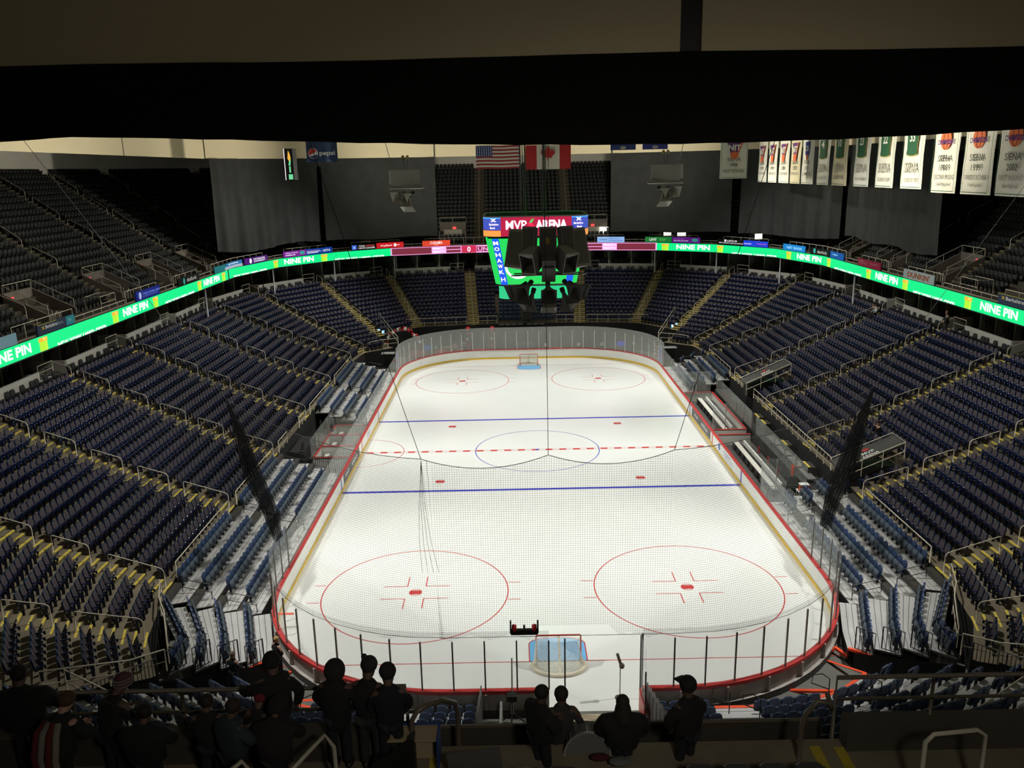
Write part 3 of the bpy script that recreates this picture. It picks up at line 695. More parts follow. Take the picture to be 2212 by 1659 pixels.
# ---- concourse behind: floor, suite partitions, back wall, ceiling under the upper deck
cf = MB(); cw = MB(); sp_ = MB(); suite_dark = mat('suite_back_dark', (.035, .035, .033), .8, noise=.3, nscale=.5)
sx_ = []
for s in (-1, 1):
    for i in range(len(LOW)-1):
        a, b = LOW[i][2], LOW[i+1][2]
        def outw(p, q, w_): 
            c0 = Vector((0, -1.5)) if abs(p[1]) < 26 else Vector((0, 15)); v = Vector(p)-Vector((0, max(-20, min(18, p[1])))); v.normalize(); return (p[0]+v.x*w_, p[1]+v.y*w_)
        a2, b2 = outw(a, b, 6), outw(b, a, 6)
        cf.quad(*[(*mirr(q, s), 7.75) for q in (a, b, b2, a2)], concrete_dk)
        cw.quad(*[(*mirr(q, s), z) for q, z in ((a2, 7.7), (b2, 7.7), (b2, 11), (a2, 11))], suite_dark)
        a3, b3 = outw(a, b, -1.2), outw(b, a, -1.2)
        cw.quad(*[(*mirr(q, s), 10.95) for q in (a3, b3, b2, a2)], concrete_dk)
        for t in (.18, .42, .68, .9):
            p = V2(a, b, t); pp = V2(outw(a, b, 1.9), outw(b, a, 1.9), t); p2 = V2(a2, b2, t)
            tone = wallgrey if (i*4+int(t*10)) % 3 else concrete
            sp_.wall(mirr(pp, s), mirr(p2, s), 7.75, 10.95, .15, tone)
            # pale back panel beside each partition
            if (i+int(t*10)) % 2 == 0:
                d = Vector(b2)-Vector(a2); d.normalize(); e = Vector(V2(a2, b2, t)); v = (Vector(pp)-e).normalized(); e2 = e+v*1.2
                sp_.wall(mirr(e2, s), mirr(e2+d*1.3, s), 7.75, 10.95, .1, wallgrey)
            for c_ in range(4):
                q = V2(outw(a, b, 2.3+.0*c_), outw(b, a, 2.3), min(.99, t+.035+.05*c_)); dd = Vector(mirr(b, s))-Vector(mirr(a, s)); nr = Vector((-dd.y, dd.x)); 
                if nr.dot(Vector(mirr(a, s))-Vector((0, -1.5))) > 0: nr = -nr
                sx_.append((*mirr(q, s), 7.75, math.atan2(nr.y, nr.x)-math.pi/2, LOW[i][0], s, c_, int(t*10), 0))
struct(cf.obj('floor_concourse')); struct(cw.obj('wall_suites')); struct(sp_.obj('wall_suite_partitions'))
sx_ = [q for q in sx_ if inframe((q[0], q[1], 8.9))]
def lab_su(q): return 'dark suite chair behind the %s wall section, %s side, %s of four' % (NAME[q[4]], SIDE[q[5]], ORD[q[6]]+(' (bay %s)' % {1: 'one', 4: 'two', 6: 'three', 9: 'four'}.get(q[7], 'two')))
place_seats([(q[0], q[1], q[2]+.35)+q[3:] for q in sx_], topch, 'suite_chair', 'chair', lab_su, 'dark chairs in the suites', 'suite_chairs', 'dark chairs in the suites', withparts=False)
# round columns holding the ribbon
for s in (-1, 1):
    for (p, nm) in (((29.6, 17), 'seventh'), ((27.4, 31.3), 'eighth'), ((22.3, 38.6), 'ninth'), ((15.9, 43.2), 'tenth')):
        t = MB(); t.tube([(s*p[0], p[1], 7.6), (s*p[0], p[1], 10.6)], .085, mat('white_column', (.5, .52, .56), .4), 12)
        tag(t.obj('column', smooth=True), 'slim pale column under the ribbon display by the %s aisle, %s side' % (nm, SIDE[s]), 'column')
# ---------------------------------------------------------------- ribbon display
RB = [(29.2, -46.1), (29.2, 24.0), (27.0, 32.3), (22.0, 38.9), (16.0, 42.6), (8.5, 44.3), (0, 44.6)]
FULL = [(-x, y) for x, y in RB]+[(x, y) for x, y in RB[::-1][1:]]
LEN = [0]
for i in range(len(FULL)-1): LEN.append(LEN[-1]+math.dist(FULL[i], FULL[i+1]))
S0 = 46.1-27     # arc offset against the measured stations
def rpos(s_, off=0):
    s_ += S0
    for i in range(len(FULL)-1):
        if s_ <= LEN[i+1] or i == len(FULL)-2:
            a, b = Vector(FULL[i]), Vector(FULL[i+1]); d = (b-a).normalized(); n = Vector((d.y, -d.x)); p = a+d*(s_-LEN[i]); return Vector((p.x+n.x*off, p.y+n.y*off)), d, n
def rstrip(mb, s0, s1, z0, z1, m, off=.02):
    st = [s0]+[l-S0 for l in LEN if s0 < l-S0 < s1]+[s1]
    for i in range(len(st)-1):
        e = 1e-4; a, d, n = rpos(st[i]+e, off); b, d2, n2 = rpos(st[i+1]-e, off); mb.quad((*a, z0), (*b, z0), (*b, z1), (*a, z1), m)
def rtext(mb, txt, s0, s1, zc, h, m, off=.03, bold=.02, clip=None):
    vs, fs = text_data(txt, 1, bold); xs = [v.x for v in vs]; ys = [v.y for v in vs]; out = []
    for v in vs:
        s_ = s0+(v.x-min(xs))/(max(xs)-min(xs))*(s1-s0); z = zc+(v.y-(max(ys)+min(ys))/2)/(max(ys)-min(ys))*h
        if clip is not None: z = max(z, clip)
        p, d, n = rpos(s_, off); out.append((p.x, p.y, z))
    mb.add(out, fs, m)
rib = thing('ribbon_display', 'long glowing green ribbon display running round the bowl above the lower stands', 'led display')
green = led('led_green', (.0, .62, .18), 1.15); wled = led('led_white', (1, .86, 1), 1.15); maroon = led('led_maroon', (.16, .015, .035), 1.0); pink = led('led_pink', (1, .35, .75), 1.0); crim = led('led_crimson', (.5, .012, .06), 1.0)
orl = led('led_orange', (1, .38, .03), 1.0); lime = led('led_lime', (.38, .72, .03), 1.0); ledoff = mat('led_housing', (.01, .01, .012), .5)
h = MB(); rstrip(h, 0, 180, 10.28, 11.3, ledoff, 0); 
for dz in (10.28, 11.3):
    for i in range(60):
        a, d, n = rpos(i*3); b, d2, n2 = rpos(i*3+3); c_ = Vector(a)-n*1.9; d_ = Vector(b)-n2*1.9; h.quad((*a, dz), (*b, dz), (*d_, dz), (*c_, dz), concrete_dk)
h.obj('housing', rib)
for s0_, s1_ in ((2, 49.35), (49.65, 74.7), (107.3, 178)): g_ = MB(); rstrip(g_, s0_, s1_, 10.36, 11.25, green); g_.obj('green_screen', rib)
m_ = MB(); rstrip(m_, 74.7, 107.3, 10.36, 11.25, pink, .02); m_.obj('pink_frame', rib)
m_ = MB()
for a, b in ((74.85, 79.7), (102.5, 107.15)): rstrip(m_, a, b, 10.42, 11.19, maroon, .03)
for a, b in ((81.5, 83.3), (97.6, 100.7)):
    rstrip(m_, a, b, 10.44, 10.76, maroon, .03); rstrip(m_, a, b, 10.84, 11.16, maroon, .03)
rstrip(m_, 88.5, 97.5, 10.42, 11.19, maroon, .03); m_.obj('maroon_panel', rib)
m_ = MB(); rstrip(m_, 83.4, 85.2, 10.38, 11.23, crim, .03); rtext(m_, '0', 84.1, 84.5, 10.8, .6, wled, .05); rstrip(m_, 85.25, 88.4, 10.5, 11.1, maroon, .03); rtext(m_, 'UNION', 85.4, 88.3, 10.8, .45, pink, .05); m_.obj('score_panel', rib)
m_ = MB()
for a, b in ((79.85, 81.35), (100.85, 102.35)):
    rtext(m_, 'PENALTY 1', a, b, 11.0, .24, wled, .04); rtext(m_, 'PENALTY 2', a, b, 10.61, .24, wled, .04)
m_.obj('penalty_lettering', rib)
for s_ in (-4.3, 12.4-1.2, 26.9, 42.75, 60.35, 109.8, 126.9, 143.4, 159.4):
    if s_ > 3 and s_ < 178: q = MB(); rtext(q, 'NINE PIN', s_, s_+4.1, 10.84, .56, wled, .04, .03); q.obj('nine_pin_lettering', rib)
for s_ in (16.6, 25.7, 32.4, 41.7, 48.0, 59.0, 66.0, 108.4, 115.3, 125.4, 132.9, 142.0, 148.8, 157.9, 165.5):
    q = MB(); rstrip(q, s_-.42, s_+.42, 10.38, 11.08, lime, .04); rstrip(q, s_-.46, s_+.46, 10.93, 11.16, orl, .045); rstrip(q, s_-.02, s_+.32, 11.0, 11.12, led('led_amber', (1, .62, .12)), .05); rstrip(q, s_+.22, s_+.3, 10.38, 10.93, led('led_pale_lime', (.55, .85, .1)), .05); q.obj('drink_can', rib)
for s_, e in ((18.1, 24.3), (34.2, 40.4), (50.9, 57.2), (67.6, 73.9), (117, 123.2), (134.4, 140.6), (150.2, 156.3)):
    q = MB(); rtext(q, 'NEW YORK HARD CIDER', s_, e, 10.33, .42, wled, .04, .03, clip=10.37); q.obj('cider_lettering', rib)
# curb and rails on top of the ribbon
cm = MB()
for s in (0, 1): pass
rstrip(cm, 0, 180, 11.3, 11.42, concrete, -.05)
struct(cm.obj('trim_1'))
wk = MB()
for s in (-1, 1):
    for i in range(len(RB)-1):
        a, b = RB[i], RB[i+1]
        ua = UPP[min(len(UPP)-1, max(0, i))]
        outp = [(31.1, -46.1), (31.1, 25.5), (28.6, 34.3), (23.0, 40.7), (16.6, 44.4), (8.7, 46.2), (0, 46.5)]
        wk.quad((*mirr(a, s), 11.1), (*mirr(b, s), 11.1), (*mirr(outp[i+1], s), 11.1), (*mirr(outp[i], s), 11.1), concrete_dk)
struct(wk.obj('floor_upper_walkway'))
def prail(s0, s1, z0, z1, label, mid=False, posts=6):
    q = MB(); n = max(2, int((s1-s0)/1.1)); P = [rpos(s0+(s1-s0)*i/n, -.12)[0] for i in range(n+1)]
    q.tube([(P[0].x, P[0].y, z0)]+[(p.x, p.y, z1) for p in P]+[(P[-1].x, P[-1].y, z0)], .024, railm, 6)
    for p in P[1:-1]: q.tube([(p.x, p.y, z0), (p.x, p.y, z1)], .018, railm, 6)
    if inframe((P[n//2].x, P[n//2].y, z1)): tag(q.obj('front_railing'), label, 'railing')
RL = [(14.0, 20.5), (27.9, 33.2), (36.6, 41.8), (45.2, 56.7), (60.5, 66.5), (69.8, 75.8), (78.9, 88.5), (97.5, 103.2), (106.4, 112.4), (115.6, 121.7), (125.3, 136.6), (140.1, 145.3), (148.8, 154.0), (161.7, 166)]
pv = 2
for i, (a, b) in enumerate(RL):
    prail(a, b, 11.3, 12.22, 'tall cream front rail of the upper deck, %s from the left' % ORD[i])
    prail(pv+.2, a-.2, 11.35, 11.66, 'low cream rail above the ribbon, %s gap from the left' % ORD[i]); pv = b
prail(pv+.2, 176, 11.35, 11.66, 'low cream rail above the ribbon at the right edge')
# ================================================================ ADS ON TOP OF THE RIBBON
def hexc(h): 
    c = [int(h[i:i+2], 16)/255 for i in (0, 2, 4)]; return tuple(x/12.92 if x <= .04045 else ((x+.055)/1.055)**2.4 for x in c)
def adm(name, h, lit=0, ):
    c = hexc(h); return mat(name, c, .5, emit=c if lit else None, es=lit)
inkw = mat('ad_ink_white', (.8, .8, .8), .5); inkw_l = mat('ad_ink_lit', (.9, .9, .9), .5, emit=(.9, .9, .92), es=.55)
def rad(s0, s1, z1, bg, items, label, z0=11.32, off=.12):
    t = thing('advertising_board', label, 'advertisement'); q = MB()
    rstrip(q, s0, s1, z0, z1, bg, off); rstrip(q, s0, s1, z0, z1, ledoff, off-.1)
    a, d, n = rpos(s0, off); b, d2, n2 = rpos(s1, off)
    for p_, nn in ((a, n), (b, n2)): q.quad((*(p_), z0), (*(p_-nn*.1), z0), (*(p_-nn*.1), z1), (*p_, z1), bg)
    a2, b2 = a-n*.1, b-n2*.1
    q.quad((*a, z1), (*b, z1), (*b2, z1), (*a2, z1), bg); q.obj('panel', t); L = s1-s0; H = z1-z0
    for it in items:
        q = MB(); k = it[0]
        if k == 't':
            _, txt, u0, u1, vc, h, m = it; rtext(q, txt, s0+u0*L, s0+u1*L, z0+vc*H, h*H, m, off+.02, .015); q.obj('lettering', t)
        elif k == 'b':
            _, u0, u1, v0, v1, m = it; rstrip(q, s0+u0*L, s0+u1*L, z0+v0*H, z0+v1*H, m, off+.012); q.obj('colour_block', t)
        elif k == 'o':
            _, u, v, ru, rv, m = it; n_ = 20; pts = []
            for i in range(n_):
                an = 2*math.pi*i/n_; p_, d_, nn = rpos(s0+u*L+ru*math.cos(an), off+.02); pts.append((p_.x, p_.y, z0+v*H+rv*math.sin(an)))
            q.add(pts, [tuple(range(n_))], m); q.obj('emblem', t)
    return t
navyad = adm('ad_navy', '22344f'); tealad = adm('ad_teal', '1f8a99'); dkblue = adm('ad_royal', '10207c', .25); blk = adm('ad_black', '07090a'); teal2 = adm('ad_teal_bright', '35a79c', .3)
rad(16.1, 20.2, 11.95, navyad, [('b', 0, .5, .93, 1.0, adm('ad_straw', 'a89c38')), ('t', 'x', .09, .17, .62, .3, adm('ad_gold', 'd8b83a')), ('t', 'Berkshire', .19, .5, .64, .34, inkw), ('t', 'Bank', .51, .68, .62, .28, adm('ad_greyink', '8d99a8')), ('b', .76, 1, .1, .95, tealad), ('t', 'tk', .82, .92, .6, .3, adm('ad_mint', '7fc4c4'))], 'navy and teal Berkshire Bank board on the ribbon, leftmost of the upper rails')
rad(12.0, 14.0, 11.95, adm('ad_ice_blue', '7fa6b8'), [], 'pale blue advertising board at the left edge of the picture')
rad(29.1, 33.2, 12.0, dkblue, [('o', .14, .5, .22, .27, adm('ad_pale', 'aab6e8', .3)), ('t', 'ST. MARY AUTONOMY CAMPUS', .24, .98, .6, .26, adm('ad_bluepale', '6f86e0', .3)), ('b', .24, .9, .3, .34, adm('ad_bluepale', '6f86e0', .3))], 'royal blue board with a white round emblem, second from the left on the ribbon')
rad(37.0, 41.6, 11.95, blk, [('o', .25, .5, .18, .27, teal2), ('t', 'danforth', .38, .85, .55, .5, inkw)], 'black danforth board with a teal drop on the left half of the ribbon')
rad(45.6, 52.5, 11.95, tealad, [('b', .45, 1, .45, 1, adm('ad_blue_mid', '1e6fb0', .3)), ('b', .4, 1, 0, .45, adm('ad_pale_strip', 'a7b3c6', .3)), ('t', 'cdp foundation', .55, .9, .72, .3, inkw_l)], 'teal and blue board with a pale lower strip on the left bend of the ribbon')
rad(53.0, 57.3, 11.95, adm('ad_purple', '4d1276', .3), [('o', .24, .5, .2, .26, inkw_l), ('t', 'EXCELSIOR', .38, .88, .68, .26, inkw_l), ('t', 'UNIVERSITY', .38, .9, .32, .26, inkw_l)], 'purple EXCELSIOR UNIVERSITY board on the left bend of the ribbon')
rad(60.3, 63.4, 11.95, adm('ad_violet', '7a2296', .4), [('t', 'making you the best', .08, .62, .68, .2, inkw_l), ('t', 'healthiest life', .08, .5, .35, .22, inkw_l), ('o', .82, .55, .36, .2, teal2)], 'violet healthiest life board with a green oval on the left of the ribbon')
rad(63.4, 67.2, 11.95, adm('ad_cdt_blue', '0b3a9c', .4), [('b', .03, .5, .66, .74, adm('ad_pink_line', 'c48ac0', .3)), ('b', .03, .55, .46, .54, inkw_l), ('b', .03, .45, .26, .34, inkw_l), ('t', 'CDTA', .62, .92, .5, .36, inkw_l)], 'blue board lettered CDTA on the left of the ribbon')
rad(69.7, 72.7, 11.95, blk, [('b', .02, .22, .1, .95, adm('ad_cornflower', '2f63d8', .6)), ('t', 'x', .07, .17, .5, .4, inkw_l), ('t', 'YOUR', .3, .56, .72, .28, inkw_l), ('t', 'LOCAL', .6, .98, .72, .28, adm('ad_coral', 'f0504a', .6)), ('t', 'NEWS LEADER', .3, .99, .32, .28, inkw_l)], 'black YOUR LOCAL NEWS LEADER board on the far left of the ribbon')
rad(72.9, 76.3, 11.98, adm('ad_red', 'd01420', .5), [('t', 'KeyBank', .15, .6, .45, .4, inkw_l), ('o', .7, .5, .16, .2, inkw_l), ('b', .72, .86, .45, .55, inkw_l)], 'red KeyBank board on the far ribbon beside the news board')
rad(78.6, 82.0, 11.98, adm('ad_red_orange', 'e8452a', .5), [('t', 'CURAMIA', .27, .72, .6, .5, inkw_l), ('t', 'health', .42, .58, .2, .12, inkw_l)], 'orange red CURAMIA board on the far ribbon left of the scoreboard')
rad(100.1, 103.4, 11.98, adm('ad_sky', '8cb4ee', .6), [('t', 'Connection', .08, .38, .55, .3, adm('ad_leaf', '3f8a5a')), ('t', 'building tomorrow', .42, .84, .66, .2, adm('ad_midblue', '4a74c0')), ('t', 'communities that last', .42, .95, .36, .2, adm('ad_midblue', '4a74c0'))], 'sky blue board on the far ribbon right of the scoreboard')
rad(105.9, 109.2, 11.98, adm('ad_green', '128038', .4), [('t', 'UHY', .16, .42, .5, .5, inkw_l), ('t', 'find out what', .54, .8, .64, .16, adm('ad_mintink', '8fe070', .4)), ('t', 'is possible', .54, .76, .38, .16, adm('ad_mintink', '8fe070', .4))], 'green UHY board on the far right ribbon')
rad(109.3, 112.7, 11.98, adm('ad_deep_purple', '64108c', .4), [('t', 'the health plan', .05, .42, .68, .2, adm('ad_lilac', 'b070d0', .4)), ('t', 'that puts you first', .05, .58, .38, .22, inkw_l), ('o', .82, .55, .38, .2, teal2)], 'purple board reading the health plan that puts you first')
rad(115.0, 118.6, 11.95, blk, [('o', .3, .74, .14, .14, inkw_l), ('t', 'LEXUS', .38, .75, .74, .26, inkw_l), ('t', 'NEW COUNTRY LEXUS OF LATHAM', .05, .97, .34, .2, inkw_l)], 'black LEXUS board on the right of the ribbon')
rad(118.6, 121.8, 11.95, adm('ad_cobalt', '1438c8', .5), [('t', 'LIVE NATION', .02, .33, .45, .2, inkw_l), ('t', 'Volleyball', .55, .95, .5, .3, adm('ad_rose', 'c05fa0', .5))], 'cobalt blue board beside the black board on the right of the ribbon')
rad(124.4, 128.3, 11.95, adm('ad_azure', '1478c0', .5), [('t', 'NBT BANK', .18, .9, .5, .42, adm('ad_cyan', '8fd0f0', .5))], 'azure NBT BANK board on the right bend of the ribbon')
rad(129.2, 133.0, 11.95, blk, [('o', .2, .55, .2, .27, teal2), ('t', 'danforth', .32, .85, .48, .5, inkw)], 'black danforth board on the right bend of the ribbon')
rad(133.3, 136.5, 11.95, adm('ad_mid_blue', '0d4f9a', .4), [('t', 'Light', .2, .6, .6, .3, adm('ad_cyan', '8fd0f0', .5))], 'mid blue board next to the right danforth board')
rad(139.8, 144.3, 11.95, adm('ad_crimson', '7c1734', .15), [('t', 'NYSUT', .08, .3, .72, .2, adm('ad_pinkink', 'c98a98')), ('t', 'SAFETY FIRST', .08, .45, .45, .16, adm('ad_pinkink', 'c98a98')), ('t', 'Mayo Clinic', .58, .9, .6, .2, adm('ad_pinkink', 'c98a98'))], 'crimson board on the right side of the ribbon')
rad(148.5, 153.3, 12.02, adm('ad_silver', '98a4a6'), [('t', "DUNKIN'", .15, .86, .52, .62, adm('ad_brown', '9a4a22'))], "silver DUNKIN' board with brown lettering on the right of the ribbon")
rad(161.4, 165.9, 11.98, navyad, [('b', 0, .6, .93, 1.0, adm('ad_straw', 'a89c38')), ('t', 'x', .08, .17, .62, .3, adm('ad_gold', 'd8b83a')), ('t', 'Berkshire', .19, .6, .62, .34, inkw), ('t', 'Bank', .62, .82, .62, .28, adm('ad_greyink', '8d99a8'))], 'navy Berkshire Bank board at the right edge of the picture')
# ================================================================ VOMITORIES OF THE UPPER DECK
vomw = mat('vomitory_wall', (.17, .15, .125), .8, noise=.2, nscale=1); exitr = led('exit_red', (1, .06, .05), 1.3)
for s in (-1, 1):
    for i, y0 in enumerate((-15.0, -5.8, 4.3, 13.3, 22.0)):
        y1 = y0+3.2; x0, x1 = 31.1, 33.9; c_ = MB(); zt = 12.75
        if not inframe((s*x1, y0, 12.5), 60): continue
        t = thing('vomitory', 'concrete vomitory with rails and a red exit light, %s from the near end on the %s side' % (ORD[i], SIDE[s]), 'entrance', (0, 0, 0))
        X = lambda v: s*v
        c_.quad((X(x0-.1), y0, 11.13), (X(x1), y0, 11.13), (X(x1), y1, 11.13), (X(x0-.1), y1, 11.13), concrete_dk)
        for yy in (y0, y1):
            P = [(X(x0), yy-.08, 11.1), (X(x0), yy-.08, 11.7), (X(x0+.6), yy-.08, 12.0), (X(x1), yy-.08, zt+.35), (X(x1), yy-.08, 11.1)]; Q = [(a, b+.16, c) for a, b, c in P]
            c_.add(P+Q, [(0, 1, 2, 3, 4), (9, 8, 7, 6, 5), (1, 6, 7, 2), (2, 7, 8, 3), (0, 5, 6, 1)], vomw)
        c_.box((X(x1), (y0+y1)/2, 12.1), (.16, y1-y0, 2.1), vomw); c_.obj('wall', t)
        d_ = MB(); d_.quad((X(x1-.09), y0+.9, 11.14), (X(x1-.09), y0+2.3, 11.14), (X(x1-.09), y0+2.3, 12.4), (X(x1-.09), y0+.9, 12.4), black); d_.obj('doorway', t)
        r_ = MB()
        r_.tube([(X(x0+.1), y0, 11.8), (X(x0+.1), y0, 12.3), (X(x1), y0, zt+.9), (X(x1), y1, zt+.9), (X(x0+.1), y1, 12.3), (X(x0+.1), y1, 11.8)], .024, railm, 6)
        for (xx, yy) in ((x1, y0), (x1, y1), (x1, (y0+y1)/2), (32.5, y0), (32.5, y1)):
            z_ = zt+.9 if xx == x1 else 12.97; r_.tube([(X(xx), yy, z_-.7), (X(xx), yy, z_)], .018, railm, 6)
        r_.tube([(X(x0), y0+.25, 11.15), (X(x0), y0+.25, 12.0), (X(x1-.4), y0+.25, 12.6)], .02, railm, 6); r_.obj('rail', t)
        e_ = MB(); e_.box((X(x1-.12), y0+.75, 12.72), (.04, .24, .2), exitr); e_.obj('exit_light', t)
        if inframe((X(31), y0-.5, 12)):
            a_ = MB(); a_.tube([(X(30.2), y0-1.1, 11.1), (X(30.2), y0-1.1, 11.9), (X(30.2), y0-.85, 12.1), (X(30.2), y0-.6, 11.9), (X(30.2), y0-.6, 11.1)], .022, railm, 6)
            tag(a_.obj('arch_rail'), 'small arched rail on the upper walkway before the %s vomitory, %s side' % (ORD[i], SIDE[s]), 'railing')
for s, nm in ((-1, 'left'), (1, 'right')):      # far end vomitories beside the centre block
    t = thing('vomitory', 'pale vomitory with a red exit light on the far end, %s of the scoreboard' % nm, 'entrance')
    c_ = MB(); c_.box((s*8.9, 47.6, 12.5), (3.3, .2, 2.8), vomw); c_.box((s*7.25, 46.9, 12.0), (.15, 1.5, 1.8), vomw); c_.box((s*10.5, 46.9, 12.0), (.15, 1.5, 1.8), vomw); c_.obj('wall', t)
    d_ = MB(); d_.box((s*8.9, 47.45, 12.2), (2.3, .1, 1.6), mat('hall_light', (.5, .47, .4), .7)); d_.obj('doorway', t)
    r_ = MB(); r_.tube([(s*7.25, 47.5, 13.9), (s*7.25, 47.5, 14.5), (s*10.5, 47.5, 14.5), (s*10.5, 47.5, 13.9)], .024, railm, 6); r_.tube([(s*8.9, 47.5, 13.9), (s*8.9, 47.5, 14.5)], .02, railm, 6); r_.obj('rail', t)
    e_ = MB(); e_.box((s*8.7, 47.38, 13.2), (.42, .04, .26), exitr); e_.obj('exit_light', t)
litm = led('lit_doorway', (1, .97, .82), 1.4)
q = MB(); q.box((10.1, 47.2, 12.35), (1.1, .06, 1.2), litm); tag(q.obj('lit_sign'), 'bright white lit opening above the sky blue board', 'lit opening')
q = MB(); q.box((7.6, 47.0, 12.4), (.5, .08, 1.5), redp); q.box((7.6, 46.95, 12.9), (.5, .06, .4), white); tag(q.obj('standing_banner'), 'red and white standing banner right of the speakers at the far end', 'banner')
for i, (s_, w_, h_) in enumerate(((72.2, 1.2, .3), (108.0, .9, .45), (109.8, 1.0, .5), (119.3, .8, .6), (64.6, .5, .3))):
    p_, d, n = rpos(s_, -1.6); q = MB(); q.box((p_.x, p_.y, 12.0+h_/2), (w_, .08, h_), litm if i in (1, 2, 3) else mat('tan_board', (.45, .38, .28), .7)); tag(q.obj('menu_light'), 'small bright panel glimpsed under the grey curtain, %s from the left' % ORD[i], 'panel')
# small platform rails on the deck
for s, (x, y) in ((-1, (30.4, -.6)), (1, (30.4, -1.4))):
    q = MB(); X0 = s*x
    q.tube([(X0, y, 11.1), (X0, y, 12.1), (X0, y+2.2, 12.1), (X0, y+2.2, 11.1)], .024, railm, 6); q.tube([(X0+s*1.1, y, 11.1), (X0+s*1.1, y, 12.1), (X0+s*1.1, y+2.2, 12.1), (X0+s*1.1, y+2.2, 11.1)], .022, railm, 6)
    q.tube([(X0, y, 12.1), (X0+s*1.1, y, 12.1)], .022, railm, 6); q.tube([(X0, y, 11.6), (X0, y+2.2, 11.6)], .02, railm, 6); q.tube([(X0, y+2.2, 12.1), (X0+s*1.1, y+2.2, 12.1)], .022, railm, 6)
    tag(q.obj('platform_rail'), 'boxy cream platform rail on the %s upper walkway' % SIDE[s], 'railing')
# ================================================================ SHELL: walls, ceiling, drape
wtop = mat('upper_wall', (.78, .75, .66), .9, noise=.1, nscale=.3)
ceilm = mat('ceiling_panel', (.80, .70, .48), .9, noise=.06, nscale=.15)
ceild = mat('ceiling_brown_panel', (.20, .155, .085), .95, noise=.12, nscale=.3)
sh = MB(); back = [(-u[2][0], u[2][1]) for u in UPP]+[(u[2][0], u[2][1]) for u in UPP[::-1][1:]]
back = [(-47, -66)]+back+[(47, -66)]
for i in range(len(back)-1):
    a, b = back[i], back[i+1]; sh.quad((*a, 9), (*b, 9), (*b, 25), (*a, 25), wtop)
sh.quad((-47, -66, -1), (47, -66, -1), (47, -66, 25), (-47, -66, 25), wtop)
struct(sh.obj('wall_outer'))
ce = MB(); ce.slab([(-62, -66), (62, -66), (62, 70), (-62, 70)], 24.6, 24.8, mat('roof_deck', (.22, .20, .16), .9, noise=.1, nscale=.2)); struct(ce.obj('ceiling'))
def inq(P, c, z0=21.75, z1=24.5):      # one soffit panel
    q = MB(); q.wall(P, c, z0, z1, .08, ceilm); return q
SOF = [(-31, -44.2), (-31, 24.5), (-22.9, 36.6), (-10.3, 41.4), (10.3, 41.4), (23.0, 36.6), (31, 25.0), (31, -44.2)]
ns = 0
for i in range(7):
    a, b = Vector(SOF[i]), Vector(SOF[i+1]); L = (b-a).length; n = max(1, round(L/18)); d = (b-a)/n
    for k in range(n):
        o = inq(a+d*k+d.normalized()*.1, a+d*(k+1)-d.normalized()*.1).obj('soffit_panel'); ns += 1; tag(o, 'long beige panel hanging under the roof, %s counting from the near left corner' % ORD[ns-1], 'panel')
for x0, x1, lb in ((-31, 1.0, 'left'), (1.33, 31, 'right')):
    q = MB(); q.wall((x0, -44.2), (x1, -44.2), 21.74, 24.5, .08, ceilm); tag(q.obj('soffit_panel'), 'dim beige panel right above the black valance, %s of the black gap' % lb, 'panel')
q = MB(); q.wall((.9, -44.1), (1.45, -44.1), 21.6, 24.5, .04, black); tag(q.obj('gap_dark_strip'), 'black strip standing in for the dark gap between the panels above the valance', 'panel')  # black strip added so the gap between the panels reads dark
def cloth(P, ztop, zbot, m, nfold, amp, nz=10, sag=None, seed=1, thick=0, zt2=None):
    """hanging cloth along plan polyline P (resampled)"""
    rnd = random.Random(seed); R_ = resample(P, .25, False); n = len(R_); ph = [rnd.random()*6 for _ in range(4)]; q = MB(); vs = []
    for j in range(nz+1):
        t = j/nz
        for i in range(n):
            a = R_[max(0, i-1)]; b = R_[min(n-1, i+1)]; d = Vector((b[0]-a[0], b[1]-a[1])).normalized(); nn = Vector((-d.y, d.x)); u = i/n
            o = amp*(math.sin(u*nfold*6.283+ph[0]+1.3*math.sin(t*2+ph[3]))+.6*math.sin(u*nfold*2.3*6.283+ph[1]+t))*(.3+.7*t)
            zb = zbot(u) if callable(zbot) else zbot; zt = ztop(u) if callable(ztop) else ztop
            vs.append((R_[i][0]+nn.x*o, R_[i][1]+nn.y*o, zt+(zb-zt)*t))
    q.add(vs, [(j*n+i, j*n+i+1, (j+1)*n+i+1, (j+1)*n+i) for j in range(nz) for i in range(n-1)], m); return q
drm = mat('black_drape', (.006, .0055, .005), 1.0, noise=.3, nscale=.6)
DB = [(-30, 20.5), (-12, 20.55), (-9.62, 20.66), (-8.9, 20.71), (-8.2, 20.71), (-6.4, 20.64), (-4.55, 20.56), (-2.4, 20.48), (-.2, 20.43), (1.7, 20.42), (3.4, 20.44), (4.9, 20.48), (6.4, 20.54), (12, 20.6), (30, 20.6)]
def drapez(u):
    x = -30+60*u
    for i in range(len(DB)-1):
        if x <= DB[i+1][0]: return DB[i][1]+(DB[i+1][1]-DB[i][1])*(x-DB[i][0])/(DB[i+1][0]-DB[i][0])+.006*math.sin(x*5)
    return 20.6
dr = cloth([(-30, -44.28), (30, -44.28)], lambda u: 21.76+.015*math.sin(u*40), drapez, drm, 14, .05, 8, seed=4)
tag(dr.obj('valance_drape', smooth=True), 'wide black valance drape hanging across the top of the view', 'drape')
hz = MB(); hz.tube([(-30+.5*i, -44.28, drapez(i/120)+.02) for i in range(121)], .025, drm, 6); tag(hz.obj('valance_hem'), 'rolled black hem along the bottom of the valance drape', 'drape')
